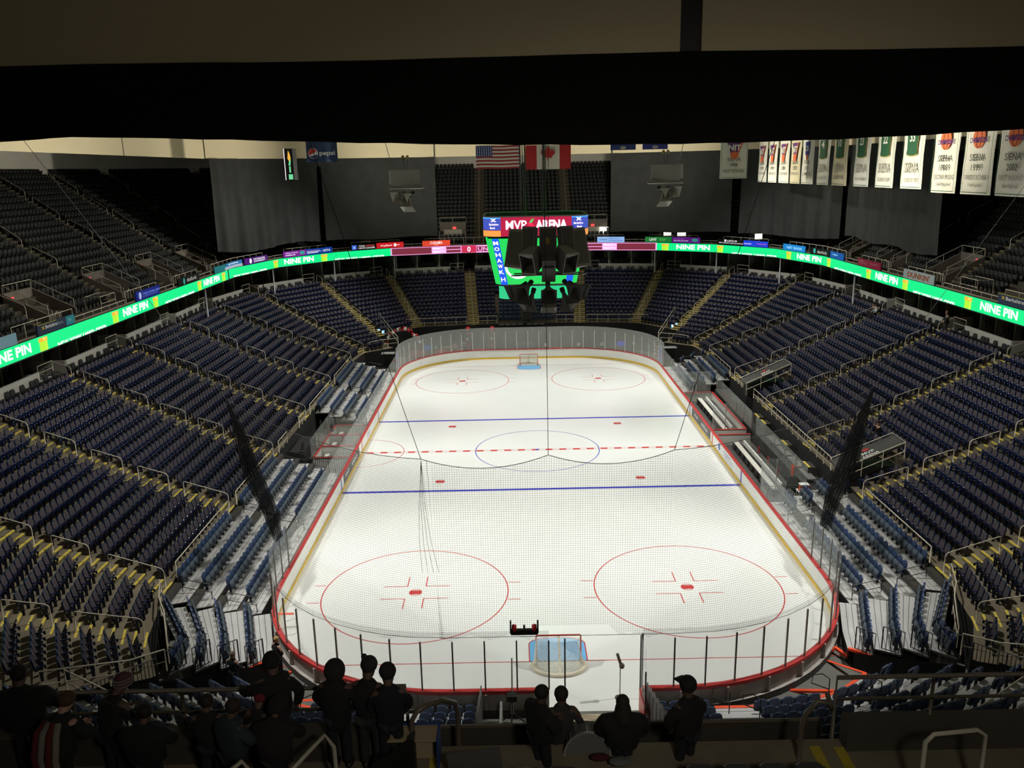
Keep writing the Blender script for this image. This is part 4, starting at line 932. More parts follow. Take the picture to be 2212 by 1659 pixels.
# hem tube of the drape
curt = mat('grey_mesh_curtain', (.036, .038, .037), .95, noise=.25, nscale=.9)
CUR = [([(-10.3, 41.2), (-16, 40), (-22.6, 36.8)], lambda u: 12.7+.1*math.sin(u*9), 'smooth grey curtain hanging left of the scoreboard', 1.2, .06, 3),
       ([(-22.9, 36.2), (-27, 31), (-30.6, 24.5)], lambda u: 12.7+.25*math.sin(u*7), 'creased grey curtain at the far left corner', 5, .2, 5),
       ([(10.2, 41.2), (16, 40), (23.2, 36.6)], lambda u: 12.75+.08*math.sin(u*9), 'smooth grey curtain hanging right of the scoreboard', 1.2, .06, 8),
       ([(24.0, 36), (27.5, 31), (31.2, 25.6)], lambda u: 12.7+.1*math.sin(u*7), 'pleated grey curtain at the far right corner', 7, .12, 9),
       ([(31.6, 25.0), (31.9, 7.5)], lambda u: 13.1-.35*u+.12*math.sin(u*14), 'grey curtain with a gathered hem behind the white banners', 6, .09, 10)]
for P, zb, lb, nf, am, sd in CUR: tag(cloth(P, 21.76, zb, curt, nf, am, 12, seed=sd).obj('curtain', smooth=True), lb, 'curtain')
# ================================================================ BANNERS
bw = mat('banner_white_cloth', (.78, .76, .66), .8, noise=.05, nscale=1); bgold = mat('banner_cream_cloth', (.74, .66, .45), .8, noise=.06, nscale=1)
bink = mat('banner_grey_ink', (.12, .12, .10), .8); bgreen = mat('banner_green_ink', (.02, .10, .045), .8); borng = mat('banner_orange_ink', (.75, .16, .05), .8); bpur = mat('banner_purple_ink', (.14, .04, .2), .8); bred = mat('banner_red_ink', (.55, .05, .05), .8); bblue = mat('banner_blue_ink', (.05, .07, .3), .8); bline = mat('banner_outline_ink', (.35, .34, .28), .8)
def banner(c, ux, w_, z0, z1, kind, lines, label, cloth_=bw):
    z1 = 24
    t = thing('hanging_banner', label, 'banner', c); ux = Vector(ux).normalized(); uy = Vector((0, 0, 1)); nn = ux.cross(uy); q = MB()
    n = 8; vs = [];  zc = c[2]
    for j in range(n+1):
        for i in range(n+1):
            o = .04*math.sin(i*1.1+c[1])*(1-j/n)+.02*math.sin(j*1.4+i*.5)
            vs.append(ux*w_*(i/n-.5)+uy*(z0-zc+(z1-z0)*j/n)+nn*(o-.02))
    q.add(vs, [(j*(n+1)+i, j*(n+1)+i+1, (j+1)*(n+1)+i+1, (j+1)*(n+1)+i) for j in range(n) for i in range(n)], cloth_); q.obj('cloth', t, True)
    S = w_/3.0; B = Vector((0, 0, z0-zc))+nn*.08
    e = MB()
    for a, b in (((-.5, 0), (.5, 0)),): rect(e, B+uy*.12*S, ux, uy, w_*.93, .04*S, bgreen)
    for sg in (-1, 1): rect(e, B+ux*sg*w_*.46+uy*(z1-z0)/2, ux, uy, .035*S, (z1-z0)*.94, bgreen)
    e.obj('border', t)
    for (txt, z, h, wd, m) in lines:
        e = MB(); add_text(e, txt, B+uy*z*S, ux, uy, m, h*S, wd*S, .012); e.obj('lettering', t)
    e = MB(); U = B+uy*0
    if kind == 'ncaa':
        disc(e, U+uy*3.15*S, ux, uy, .62*S, .62*S, borng); 
        for k in (-1, 1): e.tube([U+uy*3.15*S+nn*.01+ux*(k*.25*S*math.cos(a_))+uy*(.58*S*math.sin(a_)) for a_ in [x_/6-1.5 for x_ in range(0, 19)]], .012, bink, 4)
        e.obj('basketball', t); e = MB(); add_text(e, 'CHAMPIONS', U+uy*3.0*S+nn*.03, ux, uy, bpur, .3*S, 1.75*S, .03); e.obj('champions_lettering', t)
    elif kind == 'nit':
        e.add([U+nn*.01+ux*x_*S+uy*z_*S for x_, z_ in ((-.85, 3.9), (.85, 3.9), (.45, 2.75), (0, 2.2), (-.45, 2.75))], [(0, 1, 2, 3, 4)], bpur)
        e.add([U+nn*.02+ux*x_*S+uy*z_*S for x_, z_ in ((.7, 3.9), (.95, 3.9), (.42, 2.6), (.3, 2.6))], [(0, 1, 2, 3)], borng); disc(e, U+uy*2.5*S+nn*.03, ux, uy, .45*S, .4*S, borng)
        add_text(e, 'NIT', U+uy*3.3*S+nn*.05, ux, uy, bw, .62*S, 1.4*S, .04); e.obj('tournament_emblem', t)
    elif kind == 'cbi':
        e.add([U+nn*.01+ux*x_*S+uy*z_*S for x_, z_ in ((-.6, 3.9), (.6, 3.9), (.5, 2.8), (0, 2.3), (-.5, 2.8))], [(0, 1, 2, 3, 4)], bblue); disc(e, U+uy*2.5*S+nn*.02, ux, uy, .24*S, .28*S, borng)
        add_text(e, 'CBI', U+uy*3.3*S+nn*.05, ux, uy, bw, .5*S, .9*S, .03); e.obj('tournament_emblem', t)
    elif kind[0] == 'j':
        P = [(-.72, 3.9), (.72, 3.9)]+[(.8-.02*i, 3.9-.3*i) for i in range(1, 5)]+[(.8*math.cos(a_), 2.45-.16*math.sin(a_)) for a_ in [math.pi*i/10 for i in range(11)]]+[(-.8+.02*i, 3.9-.3*i) for i in (4, 3, 2, 1)]
        e.add([U+nn*.0+ux*x_*1.05*S+uy*(z_-.07)*S for x_, z_ in P], [tuple(range(len(P)))], bgold if False else mat('banner_gold_ink', (.45, .36, .1), .8)); e.add([U+nn*.02+ux*x_*S+uy*z_*S for x_, z_ in P], [tuple(range(len(P)))], bgreen)
        add_text(e, kind[1:], U+uy*3.55*S+nn*.04, ux, uy, bw, .65*S, .75*S, .03); e.obj('jersey', t)
    return t
BX = 24.0; SI = lambda yr, rd, rg=None: [('SIENA', 2.05, .38, 1.5, bink), (yr, 1.5, .36, 1.0, bink), (rd, .95, .28, 2.2, bline)]+([(rg, .5, .26, 1.4, bline)] if rg else [])
JR = lambda s_: [('SIENA', 1.45, .7, 2.0, bline), (s_, .6, .28, 2.0, bline)]
BN = [(2186, 'ncaa', SI('2002', 'FIRST ROUND', 'East Regional'), 'white SIENA 2002 banner at the right edge, nearest of the row', bw), (2108, 'ncaa', SI('1999', 'FIRST ROUND', 'West Regional'), 'white SIENA 1999 first round banner, second nearest', bw), (2037, 'ncaa', SI('1989', 'SECOND ROUND', 'East Regional'), 'white SIENA 1989 second round banner, third nearest of the row', bw),
      (1966, 'j33', JR('CLASS OF 1973'), 'white banner with green jersey 33 above CLASS OF 1973, fourth nearest', bw), (1908, 'j22', JR('CLASS OF 2009'), 'white banner with green jersey 22 above CLASS OF 2009, fifth nearest', bw), (1857, 'j23', JR('1984 NIT MVP'), 'banner with green jersey 23, 1984 NIT MVP', bw),
      (1810, 'j10', [('SIENA', 1.45, .7, 2.0, bline), ('CLASS OF 1952', .7, .3, 2.2, bink)], 'cream banner with green number 10, class of 1952', bgold), (1774, 'j4', JR('CLASS OF 1991'), 'white banner with green jersey, class of 1991', bw),
      (1740, 'cbi', SI('2014', 'CHAMPIONS'), 'white SIENA 2014 banner with a blue shield', bw), (1714, 'nit', SI('2003', 'SECOND ROUND'), 'cream SIENA 2003 tournament banner', bgold), (1689, 'nit', SI('2000', 'SECOND ROUND'), 'white SIENA 2000 tournament banner, third from the far end of the row', bw), (1665, 'nit', SI('1994', 'THIRD PLACE'), 'white SIENA 1994 tournament banner, second from the far end of the row', bw), (1643, 'nit', SI('1991', 'QUARTERFINAL'), 'white SIENA 1991 tournament banner, farthest of the row', bw)]
for u, kind, ln, lb, cl in BN:
    # distance along the hanging pipe from the spacing of the row
    D = 1775.69*(BX+1.66)/(u-1106+10.0); y = CAMP.y + D/.968
    wd = 2.9 if kind == 'ncaa' else 2.7
    banner((BX, y, 20), (0, -1, 0), wd, 18.25 if kind == 'ncaa' else 18.4, 22.4, kind, ln, lb, cl)
banner((18.35, 18.0, 20), (1, 0, 0), 2.42, 18.95, 22.4, 'nit', [('SIENA', 2.05, .38, 1.5, bink), ('1988', 1.45, .36, .85, bink), ('FIRST ROUND', .8, .34, 2.3, bink)], 'white SIENA 1988 first round banner facing the camera, left of the row')
# sponsor banner, flags, hanging display
pb = thing('sponsor_banner', 'navy pepsi banner hanging from the ceiling at upper left', 'banner', (-19.1, 22, 21.72)); pbm = mat('pepsi_navy', (.018, .045, .12), .6, noise=.2, nscale=1)
q = cloth([(-1.45, 0), (1.45, 0)], 1.6, -.52, pbm, 1.5, .05, 6, seed=3); q.obj('cloth', pb, True)
ux, uy, ny = Vector((1, 0, 0)), Vector((0, 0, 1)), Vector((0, -1, 0)); c0 = Vector((-.8, -.14, .24))
q = MB(); disc(q, c0, ux, uy, .47, .47, inkw); disc(q, c0+ny*.01+ux*-.02+uy*.06, ux, uy, .40, .38, bred, 20, math.radians(20), math.radians(215)); disc(q, c0+ny*.01+ux*.03+uy*-.06, ux, uy, .41, .37, bblue, 16, math.radians(215), math.radians(355)); q.obj('emblem', pb)
q = MB(); add_text(q, 'pepsi', (.52, -.14, .2), ux, uy, inkw, .52, 1.45, .02); q.obj('lettering', pb)
hd = thing('hanging_display', 'narrow hanging led display seen almost edge on at upper left', 'led display', (-21.6, 20, 20.9)); led_g = led('display_green', (.15, .6, .3), .9)
q = MB(); q.box((.05, .0, .1), (.75, 1.4, 2.75), ledoff); q.obj('case', hd); q = MB(); q.box((-.34, -.72, .1), (.06, .02, 2.75), led('display_white', (.9, .8, .85), .9)); q.obj('edge_light', hd)
q = MB(); rect(q, (.13, -.72, -1.0), ux, uy, .38, .45, led_g); rect(q, (.1, -.72, -.35), ux, uy, .14, .55, led_g)
q.add([(.0, -.72, .0), (.14, -.72, .9), (.22, -.72, .45), (.16, -.72, -.02)], [(0, 1, 2, 3)], led_g); q.add([(-.05, -.725, .6), (.04, -.725, 1.3), (.16, -.725, 1.05), (.24, -.725, .6), (.1, -.725, .35)], [(0, 1, 2, 3, 4)], led('display_gold', (.75, .4, .05), .9)); q.obj('picture', hd)
fw = mat('flag_white', (.62, .58, .5), .8); fr_ = mat('flag_red', (.30, .025, .035), .8); fbl = mat('flag_blue', (.02, .04, .16), .8); fr2 = mat('flag_bright_red', (.42, .02, .02), .8)
us = thing('national_flag', 'United States flag hanging from the ceiling left of centre', 'flag', (-2.65, 22.3, 21.25)); W_, T_, B_ = 4.2, 1.1, -1.02
for i in range(13):
    z1 = T_-(T_-B_)*i/13; z0 = T_-(T_-B_)*(i+1)/13; q = MB(); n = 12
    vs = [(-W_/2+W_*k/n, .05*math.sin(k*.9), z+.02*math.sin(k*.7)) for z in (z0, z1) for k in range(n+1)]
    q.add(vs, [(k, k+1, n+2+k, n+1+k) for k in range(n)], fr_ if i % 2 == 0 else fw); q.obj('stripe', us)
q = MB(); q.add([(-W_/2, -.07, T_), (-W_/2+1.55, -.07, T_), (-W_/2+1.55, -.07, .12), (-W_/2, -.07, .12)], [(0, 1, 2, 3)], fbl)
for r_ in range(6):
    for c_ in range(7): disc(q, (-W_/2+.15+.21*c_, -.08, .2+.155*r_), ux, uy, .045, .05, inkw, 5)
q.obj('canton', us)
ca = thing('national_flag', 'Canadian flag with a red maple leaf hanging right of the other flag', 'flag', (2.0, 22.3, 21.2)); 
for x0, x1, m in ((-2.1, -1.05, fr2), (-1.05, 1.1, fw), (1.1, 2.15, fr2)):
    q = MB(); n = 8; vs = [(x0+(x1-x0)*k/n, .05*math.sin((x0+(x1-x0)*k/n)*2.4), z) for z in (-1.1, 1.1) for k in range(n+1)]; q.add(vs, [(k, k+1, n+2+k, n+1+k) for k in range(n)], m); q.obj('panel', ca)
LF = [(0, .75), (.12, .52), (.27, .6), (.2, .28), (.42, .45), (.5, .35), (.72, .38), (.66, .2), (.76, .12), (.38, -.2), (.42, -.34), (.06, -.28), (.05, -.6)]
q = MB(); P = [(x_*.92, -.13, z_+.25) for x_, z_ in LF]+[(-x_*.92, -.13, z_+.25) for x_, z_ in LF[::-1][:-1]]; q.add(P, [tuple(range(len(P)))], fr2); q.obj('maple_leaf', ca)
for x, lb, m in ((9.05, 'dark blue state flag with a pale crest, only its hem showing', fbl), (12.05, 'blue flag with a pale disc, only its hem showing, right of the state flag', mat('flag_royal', (.02, .03, .2), .8))):
    t = thing('state_flag', lb, 'flag', (x, 22.3, 21.78)); q = MB(); q.add([(-1.18, 0, -.08), (1.18, .0, -.08), (1.18, 0, 1.55), (-1.18, 0, 1.55)], [(0, 1, 2, 3)], m); q.obj('cloth', t); q = MB(); disc(q, (0, -.03, .12), ux, uy, .28, .16, mat('crest_pale', (.35, .33, .28), .8)); q.obj('crest', t)
# ================================================================ SCOREBOARD
sb = thing('scoreboard', 'large glowing centre scoreboard with MVP ARENA on its crimson top ring', 'scoreboard', (0, -1.2, 0))
def rr(hx, hy, r, n=5):
    P = []
    for cx, cyy, a0 in ((hx-r, -hy+r, -90), (hx-r, hy-r, 0), (-hx+r, hy-r, 90), (-hx+r, -hy+r, 180)):
        for i in range(n+1): a = math.radians(a0+90*i/n); P.append((cx+r*math.cos(a), cyy+r*math.sin(a)))
    return P
def ringw(mb, P0, P1, z0, z1, m, pick=None):
    n = len(P0)
    for i in range(n):
        if pick and not pick(P0[i], P0[(i+1) % n]): continue
        j = (i+1) % n; mb.quad((*P0[i], z0), (*P0[j], z0), (*P1[j], z1), (*P1[i], z1), m)
scr = led('score_crimson', (.42, .012, .05), .95); sbl = led('score_blue', (.05, .08, .45), .95); sor = led('score_orange', (1, .32, .07), .95); sgr = led('score_green', (.01, .60, .09), .95); sgr2 = led('score_mint', (.02, .55, .22), .9)
P = rr(3.42, 2.9, 1.15); q = MB(); ringw(q, P, P, 15.95, 17.15, scr, lambda a, b: a[1]+b[1] < -5 or abs(a[0]+b[0]) > 6.7 or a[1]+b[1] > 5); q.obj('ring_screen', sb)
q = MB(); cor = lambda a, b: not (a[1]+b[1] < -5.75 and abs(a[0]) < 2.4 and abs(b[0]) < 2.4); ringw(q, rr(3.43, 2.91, 1.15), rr(3.43, 2.91, 1.15), 16.35, 17.1, sbl, lambda a, b: cor(a, b) and a[1] < 0 and b[1] < 0); q.obj('corner_screen', sb)
q = MB(); ringw(q, rr(3.435, 2.915, 1.15), rr(3.435, 2.915, 1.15), 15.95, 16.32, sor, lambda a, b: cor(a, b) and a[1] < 0 and b[1] < 0); ringw(q, rr(3.435, 2.915, 1.15), rr(3.435, 2.915, 1.15), 17.08, 17.15, led('score_cyan', (.05, .4, .9), 1), lambda a, b: cor(a, b) and a[1] < 0 and b[1] < 0); q.obj('corner_strip', sb)
q = MB(); y = -2.93; add_text(q, 'MVP', (-1.28, y, 16.66), ux, uy, wled, .58, 1.35, .02); add_text(q, 'ARENA', (.98, y, 16.66), ux, uy, wled, .6, 2.05, .05); q.obj('arena_lettering', sb)
q = MB(); disc(q, (-.4, y, 16.46), ux, uy, .3, .33, led('apple_red', (.9, .02, .08), 1)); q.add([(-.45, y-.01, 16.78), (-.35, y-.01, 16.98), (-.13, y-.01, 17.08), (-.25, y-.01, 16.8)], [(0, 1, 2, 3)], led('leaf_green', (.1, .5, .12), 1)); disc(q, (-.6, y-.01, 16.52), ux, uy, .17, .2, scr); q.obj('apple_emblem', sb)
for s in (-1, 1):
    q = MB(); add_text(q, 'Berkshire', (s*2.72, -2.9+.06, 16.72), Vector((1, s*.25, 0)).normalized(), uy, wled, .14, .62, .02); add_text(q, 'Bank', (s*2.8, -2.9+.06, 16.5), Vector((1, s*.25, 0)).normalized(), uy, wled, .13, .35, .02); add_text(q, 'x', (s*2.75, -2.85, 16.98), Vector((1, s*.25, 0)).normalized(), uy, wled, .2, .4, .04); q.obj('bank_lettering', sb)
q = MB(); ringw(q, rr(3.36, 2.84, 1.1), rr(3.36, 2.84, 1.1), 15.9, 17.2, ledoff); q.tube([(*p, 17.2) for p in rr(3.4, 2.88, 1.15)], .05, mat('rim_metal', (.35, .33, .32), .4, .5), 6, True); ringw(q, rr(3.2, 2.7, 1.1), rr(3.2, 2.7, 1.1), 15.6, 15.95, ledoff); q.obj('ring_case', sb)
P0, P1 = rr(2.72, 2.2, .8), rr(3.3, 2.75, .8); q = MB(); ringw(q, P0, P1, 12.75, 15.8, sgr); q.obj('main_screen', sb)
q = MB(); 
for s in (-1, 1):
    a0, a1 = Vector((s*2.05, -2.2, 12.75)), Vector((s*2.6, -2.75, 15.8)); w_ = Vector((.22, 0, 0)); ou = Vector((s*.06, -.08, 0)); q.quad(a0-w_+ou, a0+w_+ou, a1+w_+ou, a1-w_+ou, led('honda_blue', (.0, .08, .75), 1))
q.obj('blue_strip', sb)
q = MB(); up_ = (Vector((-2.6, -2.79, 15.8))-Vector((-2.05, -2.24, 12.75))).normalized()
for i, ch in enumerate('MOHAWK'):
    b0 = Vector((-2.6, -2.79, 15.8)).lerp(Vector((-2.05, -2.24, 12.75)), .09+.125*i)+Vector((-.08, -.12, 0)); add_text(q, ch, b0, Vector((1, 0, 0)), up_, wled, .26, .32, .03)
add_text(q, 'H', Vector((-2.6, -2.79, 15.8)).lerp(Vector((-2.05, -2.24, 12.75)), .88)+Vector((-.08, -.12, 0)), Vector((1, 0, 0)), up_, wled, .3, .28, .01); q.obj('mohawk_lettering', sb)
q = MB(); nrm_ = Vector((0, -.55, -3.05)).normalized(); uy2 = Vector((0, -.55, 3.05)).normalized(); c0 = Vector((-1.2, -2.5, 14.0)); o = []
for i in range(24):
    a = 2*math.pi*i/24
    for r_ in (.72, .88): o.append(c0+Vector((0, -.04, 0))+ux*r_*math.cos(a)+uy2*r_*math.sin(a))
q.add(o, [(2*i, 2*i+1, (2*i+3) % 48, (2*i+2) % 48) for i in range(24)], wled); add_text(q, 'NINE PIN', c0+Vector((0, -.05, 0))+uy2*.25, ux, uy2, wled, .22, 1.5, .03); q.obj('round_logo', sb)
P0 = rr(2.5, 2.0, .75); q = MB(); ringw(q, P0, P0, 11.75, 12.6, sgr2); q.add([(*p, 11.75) for p in P0], [tuple(range(len(P0)))], ledoff); q.obj('lower_screen', sb)
q = MB(); add_text(q, 'HARD CIDER', (-1.4, -2.02, 12.42), ux, uy, mat('dark_ink', (.01, .05, .03), .6), .16, 1.3, .02); q.obj('lower_lettering', sb)
q = MB(); ringw(q, rr(2.55, 2.05, .75), rr(2.6, 2.1, .75), 12.6, 12.75, ledoff)
for (x, y_) in ((-2, -1.5), (2, -1.5), (-2, 1.5), (2, 1.5), (0, -2.0), (0, 2)): q.tube([(x, y_, 12.7), (x*1.2, y_*1.2, 17)], .06, black, 6)
q.obj('frame', sb)
for i, (x, y_) in enumerate(((-.9, -2.5), (-.75, -2), (-.55, 1), (.45, -2), (.62, 0), (.78, 1.5))):
    q = MB(); q.tube([(x, y_-1.2, 16.5), (x*1.1, y_-1.2, 22.4)], .03 if i % 2 else .05, mat('cable_steel', (.1, .1, .1), .5), 6); tag(q.obj('hoist_cable'), 'dark hoist cable above the scoreboard, %s from the left' % ORD[i], 'cable')
# ================================================================ SPEAKER CLUSTERS
spk = mat('speaker_grey_paint', (.30, .29, .26), .6, noise=.1, nscale=2); spk2 = mat('speaker_side_paint', (.13, .125, .115), .6, noise=.1, nscale=2); horn = mat('horn_fibreglass', (.38, .36, .32), .45); hornd = mat('horn_throat_black', (.02, .02, .02), .6)
def cab(parent, c, d, rz, tilt, name='cabinet', mouth=True, m=spk):
    """trapezoid cabinet, front (-y before rotation) narrower at the back"""
    R = Matrix.Rotation(rz, 3, 'Z') @ Matrix.Rotation(tilt, 3, 'X'); w_, l, h = d; q = MB()
    V = [Vector((x*w_/2*(1 if y < 0 else .62), y*l/2, z*h/2)) for z in (-1, 1) for y in (-1, 1) for x in (-1, 1)]; V = [R @ v+Vector(c) for v in V]
    q.add(V, [(4, 5, 7, 6), (0, 2, 3, 1)], m); q.add(V, [(2, 6, 7, 3), (0, 4, 6, 2), (1, 3, 7, 5)], spk2)
    F = [V[0], V[1], V[5], V[4]]; ce_ = sum(F, Vector())/4; In = [ce_+(f-ce_)*.86 for f in F]; back_ = [ce_+(f-ce_)*.3+R @ Vector((0, l*.35, 0)) for f in F]
    q.add(F+In, [(0, 1, 5, 4), (1, 2, 6, 5), (2, 3, 7, 6), (3, 0, 4, 7)], m); q.obj(name, parent)
    if mouth:
        q = MB(); q.add(In+back_, [(0, 1, 5, 4), (1, 2, 6, 5), (3, 0, 4, 7)], hornd); q.add(In+back_, [(2, 3, 7, 6), (0, 1, 5, 4)], spk); q.add(back_, [(0, 1, 2, 3)], hornd); q.obj('horn_mouth', parent)
    else: q = MB(); q.add(In, [(0, 1, 2, 3)], spk2); q.obj('grille', parent)
def hornf(parent, c, w_, h_, l, R, m=horn):
    q = MB(); n = 6; vs = []
    for i in range(n+1):
        t = i/n; s_ = .16+.84*t**1.7; 
        for x, z in ((-1, -1), (1, -1), (1, 1), (-1, 1)): vs.append(R @ Vector((x*w_/2*s_, -l*t, z*h_/2*s_))+Vector(c))
    q.add(vs, [(4*i+k, 4*i+(k+1) % 4, 4*i+4+(k+1) % 4, 4*i+4+k) for i in range(n) for k in range(4)], m); q.add(vs, [(0, 1, 2, 3)], hornd)
    q.obj('horn', parent)
    q = MB(); q.lathe([(.001, 0), (w_*.16, 0), (w_*.16, .22), (.001, .22)], black, c, 10, R @ Matrix.Rotation(math.radians(-90), 3, 'X')); q.obj('driver', parent)
cl = thing('speaker_cluster', 'large grey and black speaker cluster hanging in front of the scoreboard', 'speakers', (.02, -20, -.18))
RX_ = lambda t: Matrix.Rotation(math.radians(t), 3, 'X'); RZ_ = lambda t: Matrix.Rotation(math.radians(t), 3, 'Z')
Rr = math.radians
for s in (-1, 1):
    cab(cl, (s*1.25, .3, 16.72), (1.0, .75, 1.75), Rr(s*42), Rr(-14), mouth=False)
    cab(cl, (s*.78, -.15, 17.0), (.62, .7, 1.5), Rr(s*22), Rr(-10), mouth=False)
    cab(cl, (s*.74, -.85, 16.35), (.72, .95, .98), Rr(s*30), Rr(18))
    q = MB(); q.box((s*.47, -.75, 16.05), (.1, .02, .16), white, s*.4); q.obj('badge', cl)
cab(cl, (0, -.1, 17.0), (.78, .6, 1.5), 0, Rr(-6), mouth=False); cab(cl, (0, -.5, 16.0), (.62, .8, 1.1), 0, Rr(25), mouth=False, m=spk2)
q = MB(); q.box((-.02, -.47, 17.15), (.18, .04, .3), mat('brass_plate', (.25, .19, .06), .4, .6)); q.obj('brass_plate', cl)
q = MB(); q.box((0, -.3, 15.62), (3.1, .06, .05), spk2); q.box((0, .5, 15.6), (3.1, .06, .05), spk2); q.box((0, .1, 15.66), (2.4, .8, .04), black); q.tube([(-1.7, -.3, 15.6), (1.75, -.3, 15.62)], .03, silver, 6); q.obj('rig_frame', cl)
q = MB(); q.lathe([(.32, 0), (.34, .06), (.3, .1)], hornd, (0, -.75, 16.0), 12); q.obj('round_mount', cl)
for s in (-1, 1):
    hornf(cl, (s*.85, .1, 15.15), .72, .85, .9, RZ_(s*32) @ RX_(28), spk2); hornf(cl, (s*.7, .1, 14.75), .7, .8, .8, RZ_(s*30) @ RX_(55), spk2)
    hornf(cl, (s*1.15, .3, 15.1), .5, .8, .8, RZ_(s*62) @ RX_(25), spk2)
hornf(cl, (0, .1, 15.1), .72, .72, 1.0, RX_(25), spk2); hornf(cl, (0, .0, 14.75), .72, .8, .85, RX_(62), spk)
for i, x in enumerate((-.35, -.14, .14, .36)): q = MB(); q.box((x, -.3, 15.53), (.14, .05, .05), (orl if i in (1, 2) else green)); q.obj('indicator_light', cl)
q = MB(); q.box((1.15, -.3, 15.72), (.12, .05, .04), led('blue_led', (.1, .2, 1), 1)); q.obj('indicator_light', cl)
for i, x in enumerate((-.12, .06)):
    q = MB(); q.tube([(x, -20.2, 17.5), (x*1.3, -20.2, 22.4)], .012, black, 5); tag(q.obj('hoist_cable'), 'thin cable above the big speaker cluster, %s' % ('left one' if i == 0 else 'right one'), 'cable')
for s in (-1, 1):
    t = thing('speaker_cluster', 'small grey speaker box with horns hanging on the %s under the ceiling' % SIDE[s], 'speakers', (s*8.15, -4.4, 0)); c_ = MB()
    c_.box((0, 0, 19.75), (1.75, .9, .95), spk, s*-.12); c_.box((s*.85, -.1, 19.8), (.22, .85, .8), silver, s*-.2) if False else None; c_.obj('cabinet', t)
    c_ = MB(); c_.box((s*-.95*-1*-1 if False else -s*-.92, -.1, 19.8), (.2, .8, .85), mat('cabinet_light_end', (.42, .42, .42), .5)); c_.obj('end_panel', t)
    c_ = MB(); c_.tube([(-1.05, -.5, 19.12), (1.05, -.5, 19.12)], .06, mat('rig_tube', (.3, .29, .26), .4, .4), 8); c_.tube([(-1.05, .4, 19.12), (1.05, .4, 19.12)], .05, mat('rig_tube', (.3, .29, .26), .4, .4), 8)
    for x in (-.8, .8): c_.tube([(x, -.5, 19.12), (x, .4, 19.12)], .04, spk, 6); c_.tube([(x, 0, 19.12), (x*.4, 0, 20.3)], .02, spk2, 5)
    c_.obj('rig_frame', t)
    hornf(t, (-s*.25, .1, 18.75), .8, .75, .75, RZ_(-s*-50) @ RX_(20)); hornf(t, (s*.35, .1, 18.75), .7, .7, .6, RZ_(s*40) @ RX_(20)); hornf(t, (-s*.1, .05, 18.5), .8, .9, .75, RZ_(s*8) @ RX_(66))
    for x in (-.14, .14): c_ = MB(); c_.lathe([(.001, .28), (.09, .22), (.1, .05), (.05, 0)], mat('hoist_yellow', (.35, .30, .12), .5), (x, 0, 20.85), 8); c_.tube([(x*.3, 0, 20.25), (x, 0, 20.9)], .015, black, 5); c_.obj('hoist', t)
    c_ = MB(); c_.tube([(-s*-.8, 0, 20.2), (-s*-1.3, 0, 22.4)], .02, silver, 5); tag(c_.obj('support_cable'), 'pale slanting cable to the %s hanging speaker' % SIDE[s], 'cable'); bpy.data.objects[c_ and 'support_cable' + ('' if s < 0 else '.001')].location = (s*8.15, -4.4, 0)
# ================================================================ RETRACTABLE DECKS (aluminium) round the boards
DZ = [.7, 1.05, 1.4, 1.75]           # deck heights, lowest first
DXI = [13.42, 14.42, 15.4, 16.4, 17.42]
def deckmat():
    m = mat('aluminium_plank_deck', (.60, .60, .60), .45, .3); nt = m.node_tree; b = nt.nodes['Principled BSDF']; N = nt.nodes.new; K = nt.links.new
    n = N('ShaderNodeTexNoise'); n.inputs['Scale'].default_value = 1.6; n.inputs['Detail'].default_value = 6; r = N('ShaderNodeValToRGB'); r.color_ramp.elements[0].color = (.16, .16, .16, 1); r.color_ramp.elements[0].position = .34; r.color_ramp.elements[1].color = (.66, .66, .65, 1); r.color_ramp.elements[1].position = .5
    tc = N('ShaderNodeTexCoord'); K(tc.outputs['Object'], n.inputs[0]); K(n.outputs[0], r.inputs[0]); K(r.outputs[0], b.inputs['Base Color']); return m
plank = deckmat(); seam = mat('deck_seam', (.10, .10, .10), .7); trd = mat('tread_strip', (.25, .23, .14), .7)
CLEAN = mat('aluminium_clean_deck', (.66, .66, .66), .42, .3, noise=.1, nscale=1)
def deck(P, z, label, m=plank, planks=4, zb=-.01):
    """P: front-left, front-right, back-right, back-left in plan"""
    q = MB(); q.slab(P, z-.09, z, m, seam); a, b, c, d = [Vector(p) for p in P]
    for i in range(1, planks+1):
        t = i/(planks+.6); u, v = a.lerp(d, t), b.lerp(c, t); w_ = (d-a).normalized()*.012
        q.quad((*(u-w_), z+.002), (*(v-w_), z+.002), (*(v+w_), z+.002), (*(u+w_), z+.002), seam)
    o = q.obj('deck_platform'); tag(o, label, 'deck', 'aluminium riser decks'); 
    q = MB(); e = (d-a).normalized()*.03
    q.quad((*(a+e), zb), (*(b+e), zb), (*(b+e), z-.09), (*(a+e), z-.09), black); q.obj('riser_face', o); return o
RUNS = {-1: [(-25.0, -5.9), (4.9, 22.4)], 1: [(-25.2, -12.3), (12.6, 22.4)]}
DS = []                     # deck seats
